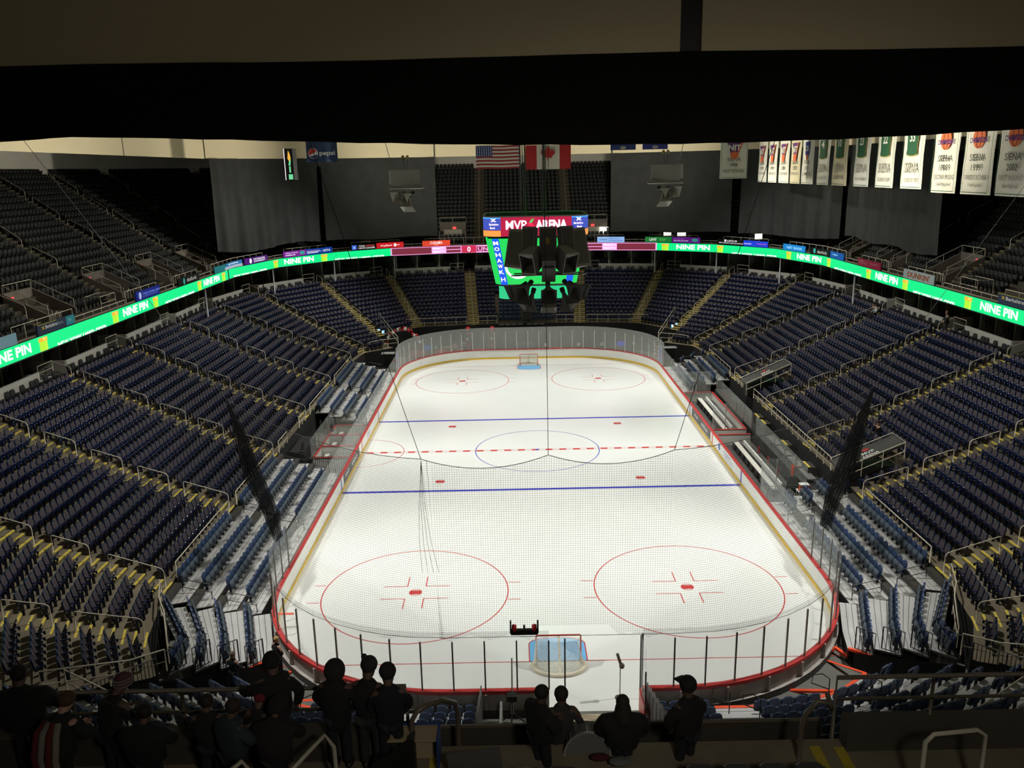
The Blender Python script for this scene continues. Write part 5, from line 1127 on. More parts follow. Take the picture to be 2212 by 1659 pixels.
for s in (-1, 1):
    for ri, (y0, y1) in enumerate(RUNS[s]):
        for j in range(4):
            x0, x1 = DXI[j], DXI[j+1]
            ya = y0+(.0, .2, .45, .7)[3-j] if ri == 0 else y0; 
            deck([(s*x0, y1), (s*x0, ya+(.35 if ri == 0 else 0)), (s*x1, ya), (s*x1, y1)] if s > 0 else [(s*x0, ya+(.35 if ri == 0 else 0)), (s*x0, y1), (s*x1, y1), (s*x1, ya)], DZ[j], '%s straight riser deck of the %s side, %s row from the ice' % ('near' if ri == 0 else 'far', SIDE[s], ORD[j]))
            # seats along the back edge with stair gaps opposite the aisles
            gaps = [-24.1, -15.2, -6.4, 2.5, 11.6, 20.9]
            y = ya+.35; c_ = 0
            while y < y1-.2:
                if min(abs(y-g) for g in gaps) > .95: DS.append((s*(x1-.36), y, DZ[j], s*math.pi/2, 'S', s, j, c_, ri)); c_ += 1
                y += .5
            for g in gaps:
                if ya-.9 < g < y1+.4:
                    b_ = MB(); zs = DZ[j]; nx = ZL(0) if j == 3 else DZ[j+1]; xm = s*(x1-.15)
                    b_.box((xm, g+.0, (zs+(nx-zs)/2)-.05+.02), (.3, 1.5, (nx-zs)/2+.06), mat('stair_box_dark', (.05, .045, .04), .6)); b_.box((xm, g, zs+(nx-zs)/2+.01), (.28, 1.5, .02), CLEAN); b_.box((xm-s*.1, g, zs+(nx-zs)/2+.022), (.05, 1.4, .006), trd)
                    tag(b_.obj('riser_step'), 'small metal step on row %s of the %s decks opposite the %s aisle, %s' % (['one', 'two', 'three', 'four'][j], SIDE[s], NAME['BCDEFGH'[gaps.index(g)]], 'near' if ri == 0 else 'far'), 'step', 'riser steps')
                    if j in (0, 2) and ri == 0 or j == 1 and ri == 1:      # black rails in the stair gap
                        r_ = MB(); X = s*(x0+.2); X2 = s*(x1+.5)
                        r_.tube([(X2, g+.25, zs+.4), (X2, g+.25, zs+1.05), (X, g+.25, zs+.75), (X, g+.25, zs+.35), (X2, g+.25, zs+.65)], .02, black, 6); r_.tube([(X, g+.25, zs), (X, g+.25, zs+.4)], .02, black, 6)
                        tag(r_.obj('aisle_rail'), 'black rail in the %s deck stair gap opposite the %s aisle, row %d' % (SIDE[s], NAME['BCDEFGH'[gaps.index(g)]], j+1), 'handrail', 'black deck rails')
# corner chords near end: between straight decks and the corner fence
C1 = [(13.0, -24.0), (14.1, -24.3), (15.3, -24.6), (16.3, -25.1), (17.3, -25.3)]       # start line
C2 = [(12.2, -26.4), (13.2, -26.85), (14.1, -27.3), (14.75, -27.9), (15.1, -28.7)]       # bend
C3 = [(11.9, -27.7), (12.7, -28.3), (13.6, -28.8), (14.3, -29.5), (15.0, -30.2)]       # fence
for s in (-1, 1):
    for j in range(4):
        for pi_, (A_, B_) in enumerate(((C1, C2), (C2, C3))):
            P = [mirr(A_[j], s), mirr(B_[j], s), mirr(B_[j+1], s), mirr(A_[j+1], s)]
            if s < 0: P = [P[1], P[0], P[3], P[2]]
            deck(P, DZ[j], '%s corner riser deck, %s row from the ice, %s' % (SIDE[s], ORD[j], ('wide part', 'narrow part')[pi_]), CLEAN, 4)
            a, b = Vector(A_[j+1]), Vector(B_[j+1]); d = b-a; L = d.length; d.normalize(); n = Vector((d.y, -d.x)); n = n if n.dot(Vector((0, -20))-a) > 0 else -n
            k_ = int((L-.05)/.46)
            for c_ in range(k_):
                q = a+d*(.25+c_*.46*(L-.1)/max(.1, k_*.46))+n*.3; rz = math.atan2(n.y, n.x*s)-math.pi/2
                DS.append((s*q.x, q.y, DZ[j], rz, 'C%d' % pi_, s, j, c_, 0))
# near end decks
def nline(j): return [(3.15, -31.1-.86*j), (7.3, -31.1-.86*j), (9.2+.32*j, -30.8-.82*j), (10.6+.6*j, -30.3-.72*j), (12.0+.86*j, -29.2-.58*j)]
NZ = [.5+.36*j for j in range(9)]
for s in (-1, 1):
    for j in range(8):
        A_, B_ = nline(j), nline(j+1)
        for i in range(4):
            P = [mirr(A_[i], s), mirr(A_[i+1], s), mirr(B_[i+1], s), mirr(B_[i], s)]
            if s > 0: P = [P[1], P[0], P[3], P[2]]
            c3 = [sum(p[0] for p in P)/4, sum(p[1] for p in P)/4]
            deck(P, NZ[j], 'near end riser deck %s of the tunnel, %s row from the boards, %s part' % ('right' if s > 0 else 'left', ORD[j], ORD[i]), CLEAN, 3)
            a, b = Vector(B_[i]), Vector(B_[i+1]); d = b-a; L = d.length; d.normalize(); n = Vector((d.y, -d.x)); n = n if n.dot(Vector((0, -20))-a) > 0 else -n
            y = .3; c_ = 0
            while y < L-.15:
                q = a+d*y+n*.3
                gap = (i == 0 and (2.35 < y < 3.9)) or (i == 1 and False) or (i == 2 and y < .5) or (i == 3 and .9 < y < 1.5)
                if s < 0: gap = (i == 0 and 2.3 < y < 3.4) or (i == 2 and y < .5)
                if not gap: DS.append((s*q.x, q.y, NZ[j], math.atan2(n.y, n.x*s)-math.pi/2, 'N%d' % i, s, j, c_, 0)); c_ += 1
                y += .52
def dseat(shell, pad):
    """tip-up riser seat: rounded blue back, folded blue-grey pan, black foot and pale bracket"""
    out = {}; b = MB(); W = .205; prof = [(W*.8, .34), (W, .45), (W*.98, .70), (W*.82, .82), (W*.42, .88)]
    for y0, m in ((.035, shell), (-.035, shell)):
        L = [(-x, -.12-(z-.34)*.18+y0, z) for x, z in prof]; R_ = [(x, -.12-(z-.34)*.18+y0, z) for x, z in prof]; b.add(L+R_, [(i, 5+i, 6+i, i+1) for i in range(4)], m)
    fr = [(-x, -.12-(z-.34)*.18+.035, z) for x, z in prof]+[(x, -.12-(z-.34)*.18+.035, z) for x, z in prof][::-1]; bk2 = [(-x, -.12-(z-.34)*.18-.035, z) for x, z in prof]+[(x, -.12-(z-.34)*.18-.035, z) for x, z in prof][::-1]
    b.add(fr+bk2, [(i, (i+1) % 10, 10+(i+1) % 10, 10+i) for i in range(10)], shell); out['backrest'] = b
    q = MB(); q.box((0, .0, .5), (.4, .07, .36), pad, R=Matrix.Rotation(.22, 3, 'X')); q.box((0, -.0, .33), (.42, .12, .06), shell); out['seat_pan'] = q
    f = MB(); f.box((0, -.12, .17), (.05, .1, .34), black); f.box((.235, -.02, .5), (.03, .22, .035), black); f.box((0, -.2, .09), (.13, .05, .11), white); out['bracket'] = f; return out
def lab_dk(q):
    x, y, z, rz, nm, s, j, c_, ri = q
    if nm == 'S': return 'blue tip-up chair, %s row from the boards, %s along the %s %s decks' % (ORD[j], ORD[c_] if c_ < 25 else 'place %d' % (c_+1), 'near' if ri == 0 else 'far', SIDE[s])
    if nm[0] == 'C': return 'blue tip-up chair on the %s corner deck, %s row, %s on the %s part' % (SIDE[s], ORD[j], ORD[c_], 'wide' if nm[1] == '0' else 'narrow')
    return 'blue tip-up chair seen from behind, %s of the tunnel, %s row, %s in %s part' % ('right' if s > 0 else 'left', ORD[j], ORD[c_], ORD[int(nm[1])])
DS = [q for q in DS if inframe((q[0], q[1], q[2]+.6), 10) and (q[4][0] != 'N' or (q[0]-0, pix((q[0], q[1], q[2]+.9))[1] < 1600)[1])]
place_seats(DS, dseat(bluepl, bluecl), 'tip_up_chair', 'chair', lab_dk, 'blue tip-up chairs on the aluminium risers', 'tip_up_chairs', 'the other blue tip-up seats on the far riser decks')
# ---------------------------------------------------------------- guard rails on the front edge of the fixed stand
def guard(P, label, h=.8, m=railm, mid=True, post=1.2, r=.03, z=None):
    q = MB(); q.tube([(P[0][0], P[0][1], P[0][2])]+[(x, y, zz_+h) for x, y, zz_ in P]+[(P[-1][0], P[-1][1], P[-1][2])], r, m, 7)
    if mid: q.tube([(x, y, zz_+h*.45) for x, y, zz_ in P], r*.8, m, 6)
    for i in range(len(P)-1):
        a, b = Vector(P[i]), Vector(P[i+1]); n = max(1, round((b-a).length/post))
        for k in range(1 if i else 1, n+(1 if i < len(P)-2 else 0)): c = a.lerp(b, k/n); q.tube([c, c+Vector((0, 0, h))], r*.8, m, 6)
    return tag(q.obj('guard_rail', smooth=True), label, 'railing')
for s in (-1, 1):
    nmr = SIDE[s]
    GR = [(-23.1, -15.9, 'between the second and third aisles'), (-14.5, -7.1, 'between the third and fourth aisles'), (3.2, 10.8, 'between the fifth and sixth aisles'), (12.4, 20.2, 'between the sixth and seventh aisles')]
    if s > 0: GR = [(-23.1, -15.9, 'between the second and third aisles'), (-11.0, 5.2, 'long run behind the team benches'), (7.6, 10.8, 'short piece beside the far camera platform'), (12.4, 20.2, 'between the sixth and seventh aisles')]
    else: GR.append((-5.7, -3.6, 'short piece left of the penalty boxes')); GR.append((-.2, 1.6, 'short piece beside the penalty boxes'))
    for y0, y1, lb in GR: guard([(s*17.4, y0, 2.13), (s*17.4, y1, 2.13)], 'cream guard rail on the %s front wall, %s' % (nmr, lb), post=1.2)
    guard([(s*17.38, -24.9, 2.13), (s*16.75, -26.5, 2.13), (s*16.1, -27.6, 2.13), (s*15.0, -30.0, 2.13)], 'cream guard rail bending round the %s near corner' % nmr, h=.85)
    guard([(s*14.9, -30.5, 2.13), (s*15.7, -31.5, 2.35), (s*17.6, -33.7, 3.4)], 'cream rail turning back beside the %s near corner stair' % nmr, h=.9, post=2.5)
    guard([(s*17.2, -33.0, 3.0), (s*15.6, -33.2, 2.2), (s*13.4, -34.2, 1.6), (s*12.0, -35.0, 1.4)], 'double cream rail sloping down from the %s near corner' % nmr, h=.9, post=1.6)
    # far end guards
    guard([(s*16.6, 26.3, 2.13), (s*15.9, 27.2, 2.13), (s*13.9, 28.3, 2.13)], 'cream guard rail at the %s far corner, lower piece' % nmr, h=.9)
    guard([(s*13.9, 28.4, 2.2), (s*16.6, 33.2, 4.1)], 'sloping cream rail of the %s far corner stair' % nmr, h=.9, post=3)
    guard([(s*15.6, 33.4, 3.0), (s*12.9, 34.6, 3.0), (s*6.9, 35.4, 3.0)], 'cream guard rail above the black end curtain, %s part' % nmr, h=.95)
    guard([(s*5.6, 35.5, 3.0), (s*3.4, 35.6, 3.0)], 'short cream guard rail beside the %s middle aisle of the far end' % nmr, h=.95)
# corner fences (black pickets)
def fence(P, h, label, gap=.14):
    q = MB()
    for i in range(len(P)-1):
        a, b = Vector(P[i]), Vector(P[i+1]); 
        for zz_ in (h, .08): q.tube([a+Vector((0, 0, zz_)), b+Vector((0, 0, zz_))], .02, black, 5)
        n = max(1, int((b-a).length/gap))
        for k in range(n+1): c = a.lerp(b, k/n); q.tube([c+Vector((0, 0, .08)), c+Vector((0, 0, h))], .016 if k % 8 else .028, black, 4)
    return tag(q.obj('picket_fence'), label, 'fence')
for s in (-1, 1):
    for j in range(4):
        a, b = C3[j], C3[j+1]; fence([(s*a[0]+s*.25, a[1]-.1, DZ[j]), (s*b[0], b[1]-.05, DZ[j])], 1.05, 'black picket fence closing the %s corner deck, %s row' % (SIDE[s], ORD[j]))
    fence([(s*15.1, -30.9, 1.95), (s*17.6, -34.2, 2.4)], .95, 'black picket fence beyond the %s corner rail' % SIDE[s])
    q = MB(); q.quad((s*12.0, -28.0, 0), (s*15.1, -30.6, 0), (s*15.1, -30.6, 1.7), (s*12.0, -28.0, .68), blackcl); q.quad((s*15.1, -30.8, 0), (s*17.6, -33.9, 0), (s*17.6, -33.9, 3.3), (s*15.1, -30.8, 2.1), blackcl); tag(q.obj('skirt_panel'), 'black panel under the fence of the %s near corner' % SIDE[s], 'panel')
    # orange tape outlines on the open floor
    def tape(P, label):
        q = MB(); w_ = .07
        for i in range(len(P)-1):
            a, b = Vector(P[i]), Vector(P[i+1]); d = (b-a); n = Vector((-d.y, d.x, 0)).normalized()*w_; q.quad(a-n, b-n, b+n, a+n, orange); q.quad(a-n, b-n, b-n-Vector((0, 0, .1)), a-n-Vector((0, 0, .1)), orange)
        return tag(q.obj('orange_tape'), label, 'tape')
    E = [(5.6, -31.08, .52), (7.3, -31.08, .52), (9.2, -30.78, .52), (10.6, -30.28, .52), (12.05, -29.15, .52)]
    tape([(s*x, y, z) for x, y, z in (E if s > 0 else E[2:])], 'orange tape along the front edge of the %s near decks' % SIDE[s])
    tape([(s*12.05, -29.15, .52), (s*11.15, -27.45, .0+.01)], 'orange tape strip across the floor of the %s near corner' % SIDE[s]); tape([(s*11.0, -27.3, .02), (s*11.7, -26.9, .3), (s*12.0, -27.6, .3)] if s > 0 else [(-11.9, -24.1, .74), (-12.9, -24.1, .74)], 'orange tape at the step of the %s corner' % SIDE[s])
    tape([(s*11.95, -27.66, .71), (s*12.7, -28.25, .71)], 'orange tape on the lowest %s corner deck edge' % SIDE[s])
    tape([(s*9.0, -29.4, .01), (s*10.6, -30.2, .5)], 'orange tape ramp line, %s near floor' % SIDE[s])
# rails on the near end decks
for s in (-1, 1):
    for i, (x, y, z) in enumerate(((6.0, -31.6, .5), (6.8, -32.6, .9), (9.9, -30.9, .5), (11.2, -32.2, 1.2))):
        q = MB(); X = s*x; q.tube([(X, y, z), (X, y, z+1.0), (X-s*.25, y+.1, z+1.15), (X-s*.55, y+.2, z+1.05), (X-s*.6, y+.2, z+.7), (X, y, z+.55)], .022, black, 6); q.lathe([(.09, 0), (.09, .02), (.03, .03)], black, (X, y, z), 8)
        tag(q.obj('deck_rail'), 'black looped rail on the near decks, %s %s of the tunnel' % (ORD[i], 'right' if s > 0 else 'left'), 'railing')
    # tunnel walls / fences
    q = MB()
    for k in range(9): q.box((s*3.1, -31.2-.7*k, .75+.28*k), (.05, .6, 1.5), spk2)
    q.obj; tag(q.obj('tunnel_barrier'), 'grey stepped barrier on the %s side of the player tunnel' % SIDE[s], 'barrier')
q = MB(); q.tube([(-2.35, -31.3, 0), (-2.35, -31.5, 1.2), (-2.35, -33.0, 1.4)], .05, silver, 6); tag(q.obj('tunnel_rail'), 'pale slanted rail in the player tunnel beside the left seats', 'railing')
q = MB(); q.box((1.3, -30.9, -.06), (3.3, .5, .12), mat('plywood_sill', (.45, .38, .26), .7)); tag(q.obj('gateway_sill'), 'plywood sill on the floor at the open gate', 'sill')
# white side floor under the tunnel
# ---------------------------------------------------------------- camera platforms in the right stand
cloth_d = mat('dark_platform_cover', (.075, .075, .07), .75, noise=.3, nscale=1.5)
for i, ((ax, ay), (bx, by)) in enumerate(PLATS):
    t = thing('camera_platform', 'dark camera platform with cream rails in the right stand, %s one' % ('far' if i == 0 else 'near'), 'platform'); a, b = Vector((ax, ay, 3.25)), Vector((bx, by, 4.75)); d = b-a; d.normalize(); n = Vector((-d.y, d.x, 0)).normalized()*.8
    q = MB(); q.add([a-n, b-n, b+n, a+n, a-n-Vector((0, 0, .12)), b-n-Vector((0, 0, .12)), b+n-Vector((0, 0, .12)), a+n-Vector((0, 0, .12))], [(0, 1, 2, 3), (0, 4, 5, 1), (1, 5, 6, 2), (2, 6, 7, 3), (3, 7, 4, 0)], cloth_d); q.obj('deck_cover', t)
    q = MB(); up = Vector((0, 0, .1)); lo = Vector((0, 0, -.75))
    q.tube([a-n*1.05+up, b-n*1.05+up, b+n*1.05+up, a+n*1.05+up], .03, railm, 6); q.tube([a-n*1.05+lo*.6, b-n*1.05+lo*.6], .025, railm, 6)
    for k in (0, .33, .66, 1): q.tube([a.lerp(b, k)-n*1.05+up, a.lerp(b, k)-n*1.05+lo*1.2], .022, railm, 6)
    q.tube([b-n*1.05+up, b-n*1.05+lo], .025, railm, 6); q.tube([b-n*1.05+lo*.6, b+n*1.05+lo*.6], .025, railm, 6); q.obj('rail', t)
    q = MB(); c = a.lerp(b, .5)+Vector((0, 0, .03)); dn = (b-a).normalized(); add_text(q, 'MVP', c-n*.15, n.normalized()*-1 if False else dn, n.normalized(), white, .3, .75, .02); add_text(q, 'ARENA', c-n*.65, dn, n.normalized(), white, .3, 1.0, .02); q.obj('lettering', t)
    q = MB(); disc(q, c+n*.35, dn, n.normalized(), .22, .15, redp, 12); q.obj('apple_emblem', t)
    q = MB(); q.box(a.lerp(b, .5)+Vector((0, 0, -1.25)), ((b-a).length*.8, 1.2, 1.2), black, math.atan2(d.y, d.x)); q.obj('base_box', t)
# ---------------------------------------------------------------- team benches (right) and penalty boxes (left)
mattb = mat('bench_floor_rubber', (.10, .10, .095), .85, noise=.3, nscale=2); btop = mat('bench_top_white', (.72, .70, .64), .5); bbox = mat('bench_black_box', (.03, .03, .03), .6)
for i, (y0, y1, nm) in enumerate(((-11.2, -.65, 'near'), (.55, 11.1, 'far'))):
    t = thing('team_bench_enclosure', 'white walled team bench enclosure with red caps, %s one on the right' % nm, 'bench enclosure', (13.1, y0, 0)); L = y1-y0
    q = MB(); q.slab([(.1, .05), (2.45, .05), (2.45, L), (.1, L)], 0, .28, mattb); q.obj('floor_mat', t)
    q = MB(); q.slab([(1.55, .1), (2.4, .1), (2.4, L-.5), (1.55, L-.5)], .28, .5, mattb); q.obj('raised_step', t)
    for P, Q in (((2.45, 0), (2.45, L)), ((.1, L), (2.45, L)), ((.1, 0), (2.45, 0))):
        if i == 0 and P[1] == 0: continue
        q = MB(); q.wall(P, Q, 0, 1.07, .1, boardw); q.obj('wall', t); q = MB(); q.wall(P, Q, 1.07, 1.12, .16, redp); q.obj('cap', t)
    bb = thing('players_bench', 'long white topped players bench inside the %s enclosure' % nm, 'bench', (14.3, y0, 0)); q = MB(); q.box((0, L*.5, .76), (.34, L*.86, .06), btop); q.obj('seat', bb)
    n = 9
    for k in range(n): q = MB(); q.box((-.04, L*.09+L*.82*k/(n-1), .5), (.3, .7, .42), bbox); q.obj('support_box', bb)
    s2 = thing('bench_shelf', 'narrow white shelf behind the players bench, %s enclosure' % nm, 'shelf', (14.8, y0, 0)); q = MB(); q.box((0, L*.5, .84), (.1, L*.8, .3), boardw); q.obj('panel', s2)
    for k in range(3):
        if i == 0: q = MB(); yy = L*(.35+.2*k); q.tube([(2.37, yy, .5), (2.37, yy, .95), (2.37, yy+.3, .95), (2.37, yy+.3, .5)], .03, redp, 6, True); q.obj('red_door_trim', t)
    for k in range(5):
        if (i, k) == (0, 0): pass
        ya, yb = y0+L*k/5, y0+L*(k+1)/5; pane((15.95, ya), (15.95, yb), 1.12, 2.45, 'glass pane behind the %s team bench, %s from the near end' % (nm, ORD[k]), postm=silver, ptop=2.45)
for i, (y0, y1, nm) in enumerate(((-3.9, -1.5, 'near'), (-1.4, 1.1, 'middle'), (1.2, 3.6, 'far'))):
    t = thing('penalty_box', 'white walled penalty or timekeeper box with red caps on the left, %s one' % nm, 'penalty box', (-15.6, y0, 0)); L = y1-y0
    q = MB(); q.slab([(0, 0), (2.4, 0), (2.4, L), (0, L)], 0, .3, mattb); q.obj('floor_mat', t)
    for P, Q in (((0, 0), (0, L)), ((0, L), (2.4, L)), ((0, 0), (2.4, 0))):
        q = MB(); q.wall(P, Q, 0, 1.07, .08, boardw); q.obj('wall', t); q = MB(); q.wall(P, Q, 1.07, 1.11, .13, redp); q.obj('cap', t)
    q = MB(); q.box((.5, L/2, .6), (.3, L*.8, .05), btop); q.box((.5, L/2, .45), (.08, L*.5, .3), black); q.obj('bench', t)
    pane((-15.75, y0), (-15.75, y1), 1.12, 2.4, 'glass pane behind the %s penalty box' % nm, postm=silver, ptop=2.4)
    pane((-15.6, y1), (-13.2, y1), 1.12, 2.4, 'glass divider on the far side of the %s penalty box' % nm, postm=silver, ptop=2.4)
fence([(-15.7, -4.3, 0), (-13.2, -4.3, 0)], 1.3, 'black picket fence on the near side of the penalty boxes'); fence([(-15.9, 4.4, 0), (-13.3, 4.4, 0)], 1.3, 'black picket fence on the far side of the penalty boxes'); fence([(13.4, -11.8, .3), (15.8, -11.8, .3)], 1.2, 'black picket fence at the near end of the team benches')
fence([(15.9, -11.9, .3), (17.2, -12.4, 1.7)], 1.2, 'black picket fence climbing to the near camera platform')
# table with white bins by the bench, monitors, chairs
t = thing('equipment_table', 'small table with a white and orange cooler beside the near bench', 'table', (15.9, -10.9, 0)); q = MB(); q.box((0, 0, .8), (.8, .6, .05), white); q.obj('table_top', t)
for x in (-.35, .35):
    for y in (-.25, .25): q = MB(); q.box((x, y, .4), (.05, .05, .8), white); q.obj('leg', t)
q = MB(); q.box((15.9, -10.9, 1.0), (.5, .4, .3), orange); q.box((15.9, -10.9, 1.2), (.54, .44, .1), white); tag(q.obj('cooler'), 'orange cooler with a white lid on the small table by the bench', 'cooler')
for i, (x, y, sx) in enumerate(((14.5, 10.6, 'far bench'),)):
    q = MB()
    for a in range(3):
        for b in range(4): q.box((x-.35+.35*a, y+.75, 1.0+.28*b), (.28, .05, .22), black); q.box((x-.35+.35*a, y+.71, 1.02+.28*b), (.12, .02, .1), spk)
    q.box((x, y+.8, 1.4), (1.1, .04, 1.2), spk2); tag(q.obj('equipment_rack'), 'black rack of small cubes at the end of the far team bench', 'rack')
dk = mat('desk_cover_black', (.02, .02, .022), .7)
t = thing('timekeeper_table', 'black draped table behind the penalty boxes', 'table', (-16.6, -2.6, 0)); q = MB(); q.box((0, 0, 1.25), (1.0, 3.4, .9), dk); q.obj('table_cover', t)
for i, (x, y) in enumerate(((-16.3, -3.8), (-16.2, 1.2), (-15.2, .4))):
    q = MB(); q.box((x, y, 1.7), (.3, .5, .05), black); q.box((x, y, 2.0), (.05, .5, .4), black); tag(q.obj('monitor'), 'small black monitor by the penalty boxes, %s' % ORD[i], 'monitor')
# ---------------------------------------------------------------- right side walkway behind the benches, left too
q = MB(); q.slab([(16.1, -12), (17.4, -12), (17.4, 12.4), (16.1, 12.4)], -.01, 1.0, mat('walkway_dark', (.05, .05, .05), .8, noise=.3, nscale=1.2)); struct(q.obj('floor_bench_walkway'))
for y in (-4.5, -8.8, .3, 1.9): 
    q = MB(); q.box((16.9, y, 1.35), (.5, 1.1, .7), concrete_dk); q.box((16.75, y, 1.72), (.14, 1.1, .02), yellow); tag(q.obj('landing_step'), 'concrete step with a yellow edge below the right guard rail, %s' % {-4.5: 'third from the far end', -8.8: 'nearest', .3: 'second from the far end', 1.9: 'farthest'}[y], 'step')
for k in range(4):
    q = MB(); q.box((16.6, -9.4+1.0*k*2.2, 1.3), (.5, 1.9, .06), silver); q.box((16.6, -9.4+1.0*k*2.2, 1.1), (.5, .06, .36), black); tag(q.obj('folded_bleacher'), 'grey folded bleacher plank behind the right bench glass, %s' % ORD[k], 'bleacher')
# ---------------------------------------------------------------- far end behind the glass
q = MB(); q.quad((-17.4, 31.5, 0), (17.4, 31.5, 0), (17.4, 31.5, .001), (-17.4, 31.5, .001), blackcl); 
cu = cloth([(-16.4, 32.6), (-12.4, 34.2), (-6, 35.1), (0, 35.2), (6, 35.1), (12.4, 34.2), (16.4, 32.6)], 3.0, .0, blackcl, 30, .05, 4, seed=12); tag(cu.obj('end_curtain'), 'long black curtain under the far end stand', 'curtain')
cream = mat('cream_strip', (.5, .48, .4), .6)
q = MB()
for x in (-2.9, -2.2, -1.5, -.75, .3, 1.0, 1.7): q.box((x, 34.9, 3.03), (.55, .1, .05), silver)
tag(q.obj('stage_edge'), 'row of silver edge strips below the far blue seats', 'edge strip')
balr = mat('balloon_red', (.5, .02, .03), .3); balw = mat('balloon_white', (.75, .73, .7), .3); balm = mat('balloon_maroon', (.2, .01, .02), .3)
def balloons(name, pts, label, r0=.16, parts=True):
    t = thing(name, label, 'balloons'); rnd = random.Random(len(pts))
    for i, p in enumerate(pts):
        q = MB(); q.ball(p[:3], p[3] if len(p) > 3 else r0*rnd.uniform(.8, 1.2), p[4] if len(p) > 4 else rnd.choice([balr, balw, balm, balr]), 8, 6, (1, 1, 1.12)); q.obj('balloon', t, True)
A = []
for i in range(40):
    a = -.35+3.3*i/39; rnd = random.Random(i); A.append((-13.6+1.9*math.cos(math.pi-a)+rnd.uniform(-.15, .15), 30.2+rnd.uniform(-.15, .15), 1.3+2.35*math.sin(a)+rnd.uniform(-.12, .12)))
A.append((-15.2, 29.9, 1.35, .42, balr)); balloons('balloon_arch', A, 'red and white balloon arch at the far left corner of the rink')
for i, x in enumerate((-6.6, -3.9)):
    balloons('balloon_column', [(x+.2*math.sin(k*1.5), 32.6+.15*math.cos(k*2), .3+.2*k) for k in range(13)]+[(x, 32.6, 3.0, .3, balr)], 'red balloon column with a big red topper behind the far glass, %s one' % ('left' if i == 0 else 'right'))
balloons('balloon_cluster', [(13.9+.3*math.sin(k*2.2), 28.5+.2*math.cos(k*1.7), .5+.12*k) for k in range(8)], 'small red balloon cluster under the silver U at the far right corner')
q = MB(); q.tube([(13.5, 28.4, 2.5), (13.5, 28.4, 1.75), (13.62, 28.4, 1.5), (13.85, 28.4, 1.42), (14.08, 28.4, 1.5), (14.2, 28.4, 1.75), (14.2, 28.4, 2.5)], .09, silver, 8); tag(q.obj('letter_balloon', smooth=True), 'silver letter U balloon at the far right corner', 'balloon')
rcl = mat('red_table_cloth', (.40, .03, .03), .8)
for i, x in enumerate((-12.3, -9.6, -7.9, -5.4, 3.2)):
    t = thing('round_table', 'round table with a red cloth behind the far glass, %s from the left' % ORD[i], 'table', (x, 32.3, 0)); q = MB(); q.lathe([(.001, .74), (.75, .74), (.8, .7), (.95, .25)], rcl, n=14); q.obj('tablecloth', t, True); q = MB(); q.lathe([(.03, .0), (.03, .72)], black, n=6); q.obj('pedestal', t)
for i, (x, w_, m, h_) in enumerate(((-11.3, .8, adm('ad_mid_blue', '0d4f9a', .4), .5), (-9.3, 1.1, yelk, .12), (10.6, .9, adm('ad_cobalt', '1438c8', .5), .45), (-10.4, .3, white, .3), (12.0, .3, white, .2), (8.4, .35, white, .3), (5.8, .3, white, .3), (2.1, .3, white, .3))):
    t = MB(); t.box((x, 33.4, .85), (w_, .4, h_), m); t.box((x, 33.4, .35), (w_, .35, .7), black); tag(t.obj('display_stand'), 'small display stand with a coloured top behind the far glass, %s' % ORD[i], 'display')
for i, x in enumerate((.2, .75)):
    pass
t = thing('zamboni_gate', 'dark framed doorway with a glass door behind the far goal', 'door', (-.3, 34.8, 0)); q = MB(); q.box((-1.0, 0, 1.2), (.12, .15, 2.4), mat('frame_grey', (.08, .08, .08), .6)); q.box((1.2, 0, 1.2), (.12, .15, 2.4), mat('frame_grey', (.08, .08, .08), .6)); q.box((.1, 0, 2.35), (2.3, .15, .12), mat('frame_grey', (.08, .08, .08), .6)); q.obj('frame', t); q = MB(); q.box((.1, 0, .55), (2.0, .05, 1.0), adm('ad_steel_blue', '3a5a70')); q.obj('lower_panel', t)
for s in (-1, 1):
    t = thing('wall_screen', 'lit blue and cream tv screen under the far %s corner rail' % SIDE[s], 'screen', (s*16.2, 31.0, 3.2)); q = MB(); q.box((0, .04, 0), (1.15, .08, .72), ledoff); q.obj('case', t); q = MB(); rect(q, (0, -.01, 0), ux, uy, 1.08, .66, led('tv_blue', (.25, .6, 1), 1.0)); rect(q, (-.02, -.02, .02), ux, uy, .6, .34, led('tv_cream', (1, .85, .6), 1.3)); q.obj('picture', t)
    q = MB(); q.box((s*15.0, 31.0, 2.95), (.4, .04, .22), mat('pink_notice', (.6, .25, .2), .6)); tag(q.obj('notice'), 'small pink notice beside the %s far tv screen' % SIDE[s], 'sign')
    t = thing('drinks_cooler', 'tall black drinks cooler with a blue side at the far %s corner' % SIDE[s], 'cooler', (s*14.5, 25.0, 0)); q = MB(); q.box((-.25*s*-1*-1, 0, 1.05), (1.3, .9, 2.1), black); q.obj('case', t); q = MB(); q.box((0, 0, 2.12), (1.35, .95, .05), silver); q.obj('top', t)
    q = MB(); q.box((s*-.95, -.1, 1.05), (.12, .8, 2.0), adm('ad_pepsi_blue', '1a55b8', .3)); q.obj('blue_side', t); q = MB(); disc(q, (s*-.9, -.52, 1.35), ux, uy, .12, .16, balr); q.obj('emblem', t)
q = MB()
for k in range(4): q.box((-14.0, 26.8+.2*k, .3+.25*k), (1.6, .3, .04), silver)
tag(q.obj('folded_steps'), 'stack of silver folding steps beside the far left cooler', 'steps')
q = MB(); q.tube([(-15.4, 30.6, 0), (-15.4, 30.6, 2.4)], .03, silver, 6); q.box((-15.5, 30.6, 2.4), (.35, .1, .12), silver); tag(q.obj('light_stand'), 'thin light stand beside the far left balloon arch', 'stand')
fence([(-14.9, 22.9, 0), (-13.2, 22.9, 0)], 1.0, 'black picket fence below the far left cooler'); fence([(13.2, 22.9, 0), (14.9, 22.9, 0)], 1.0, 'black picket fence below the far right cooler')
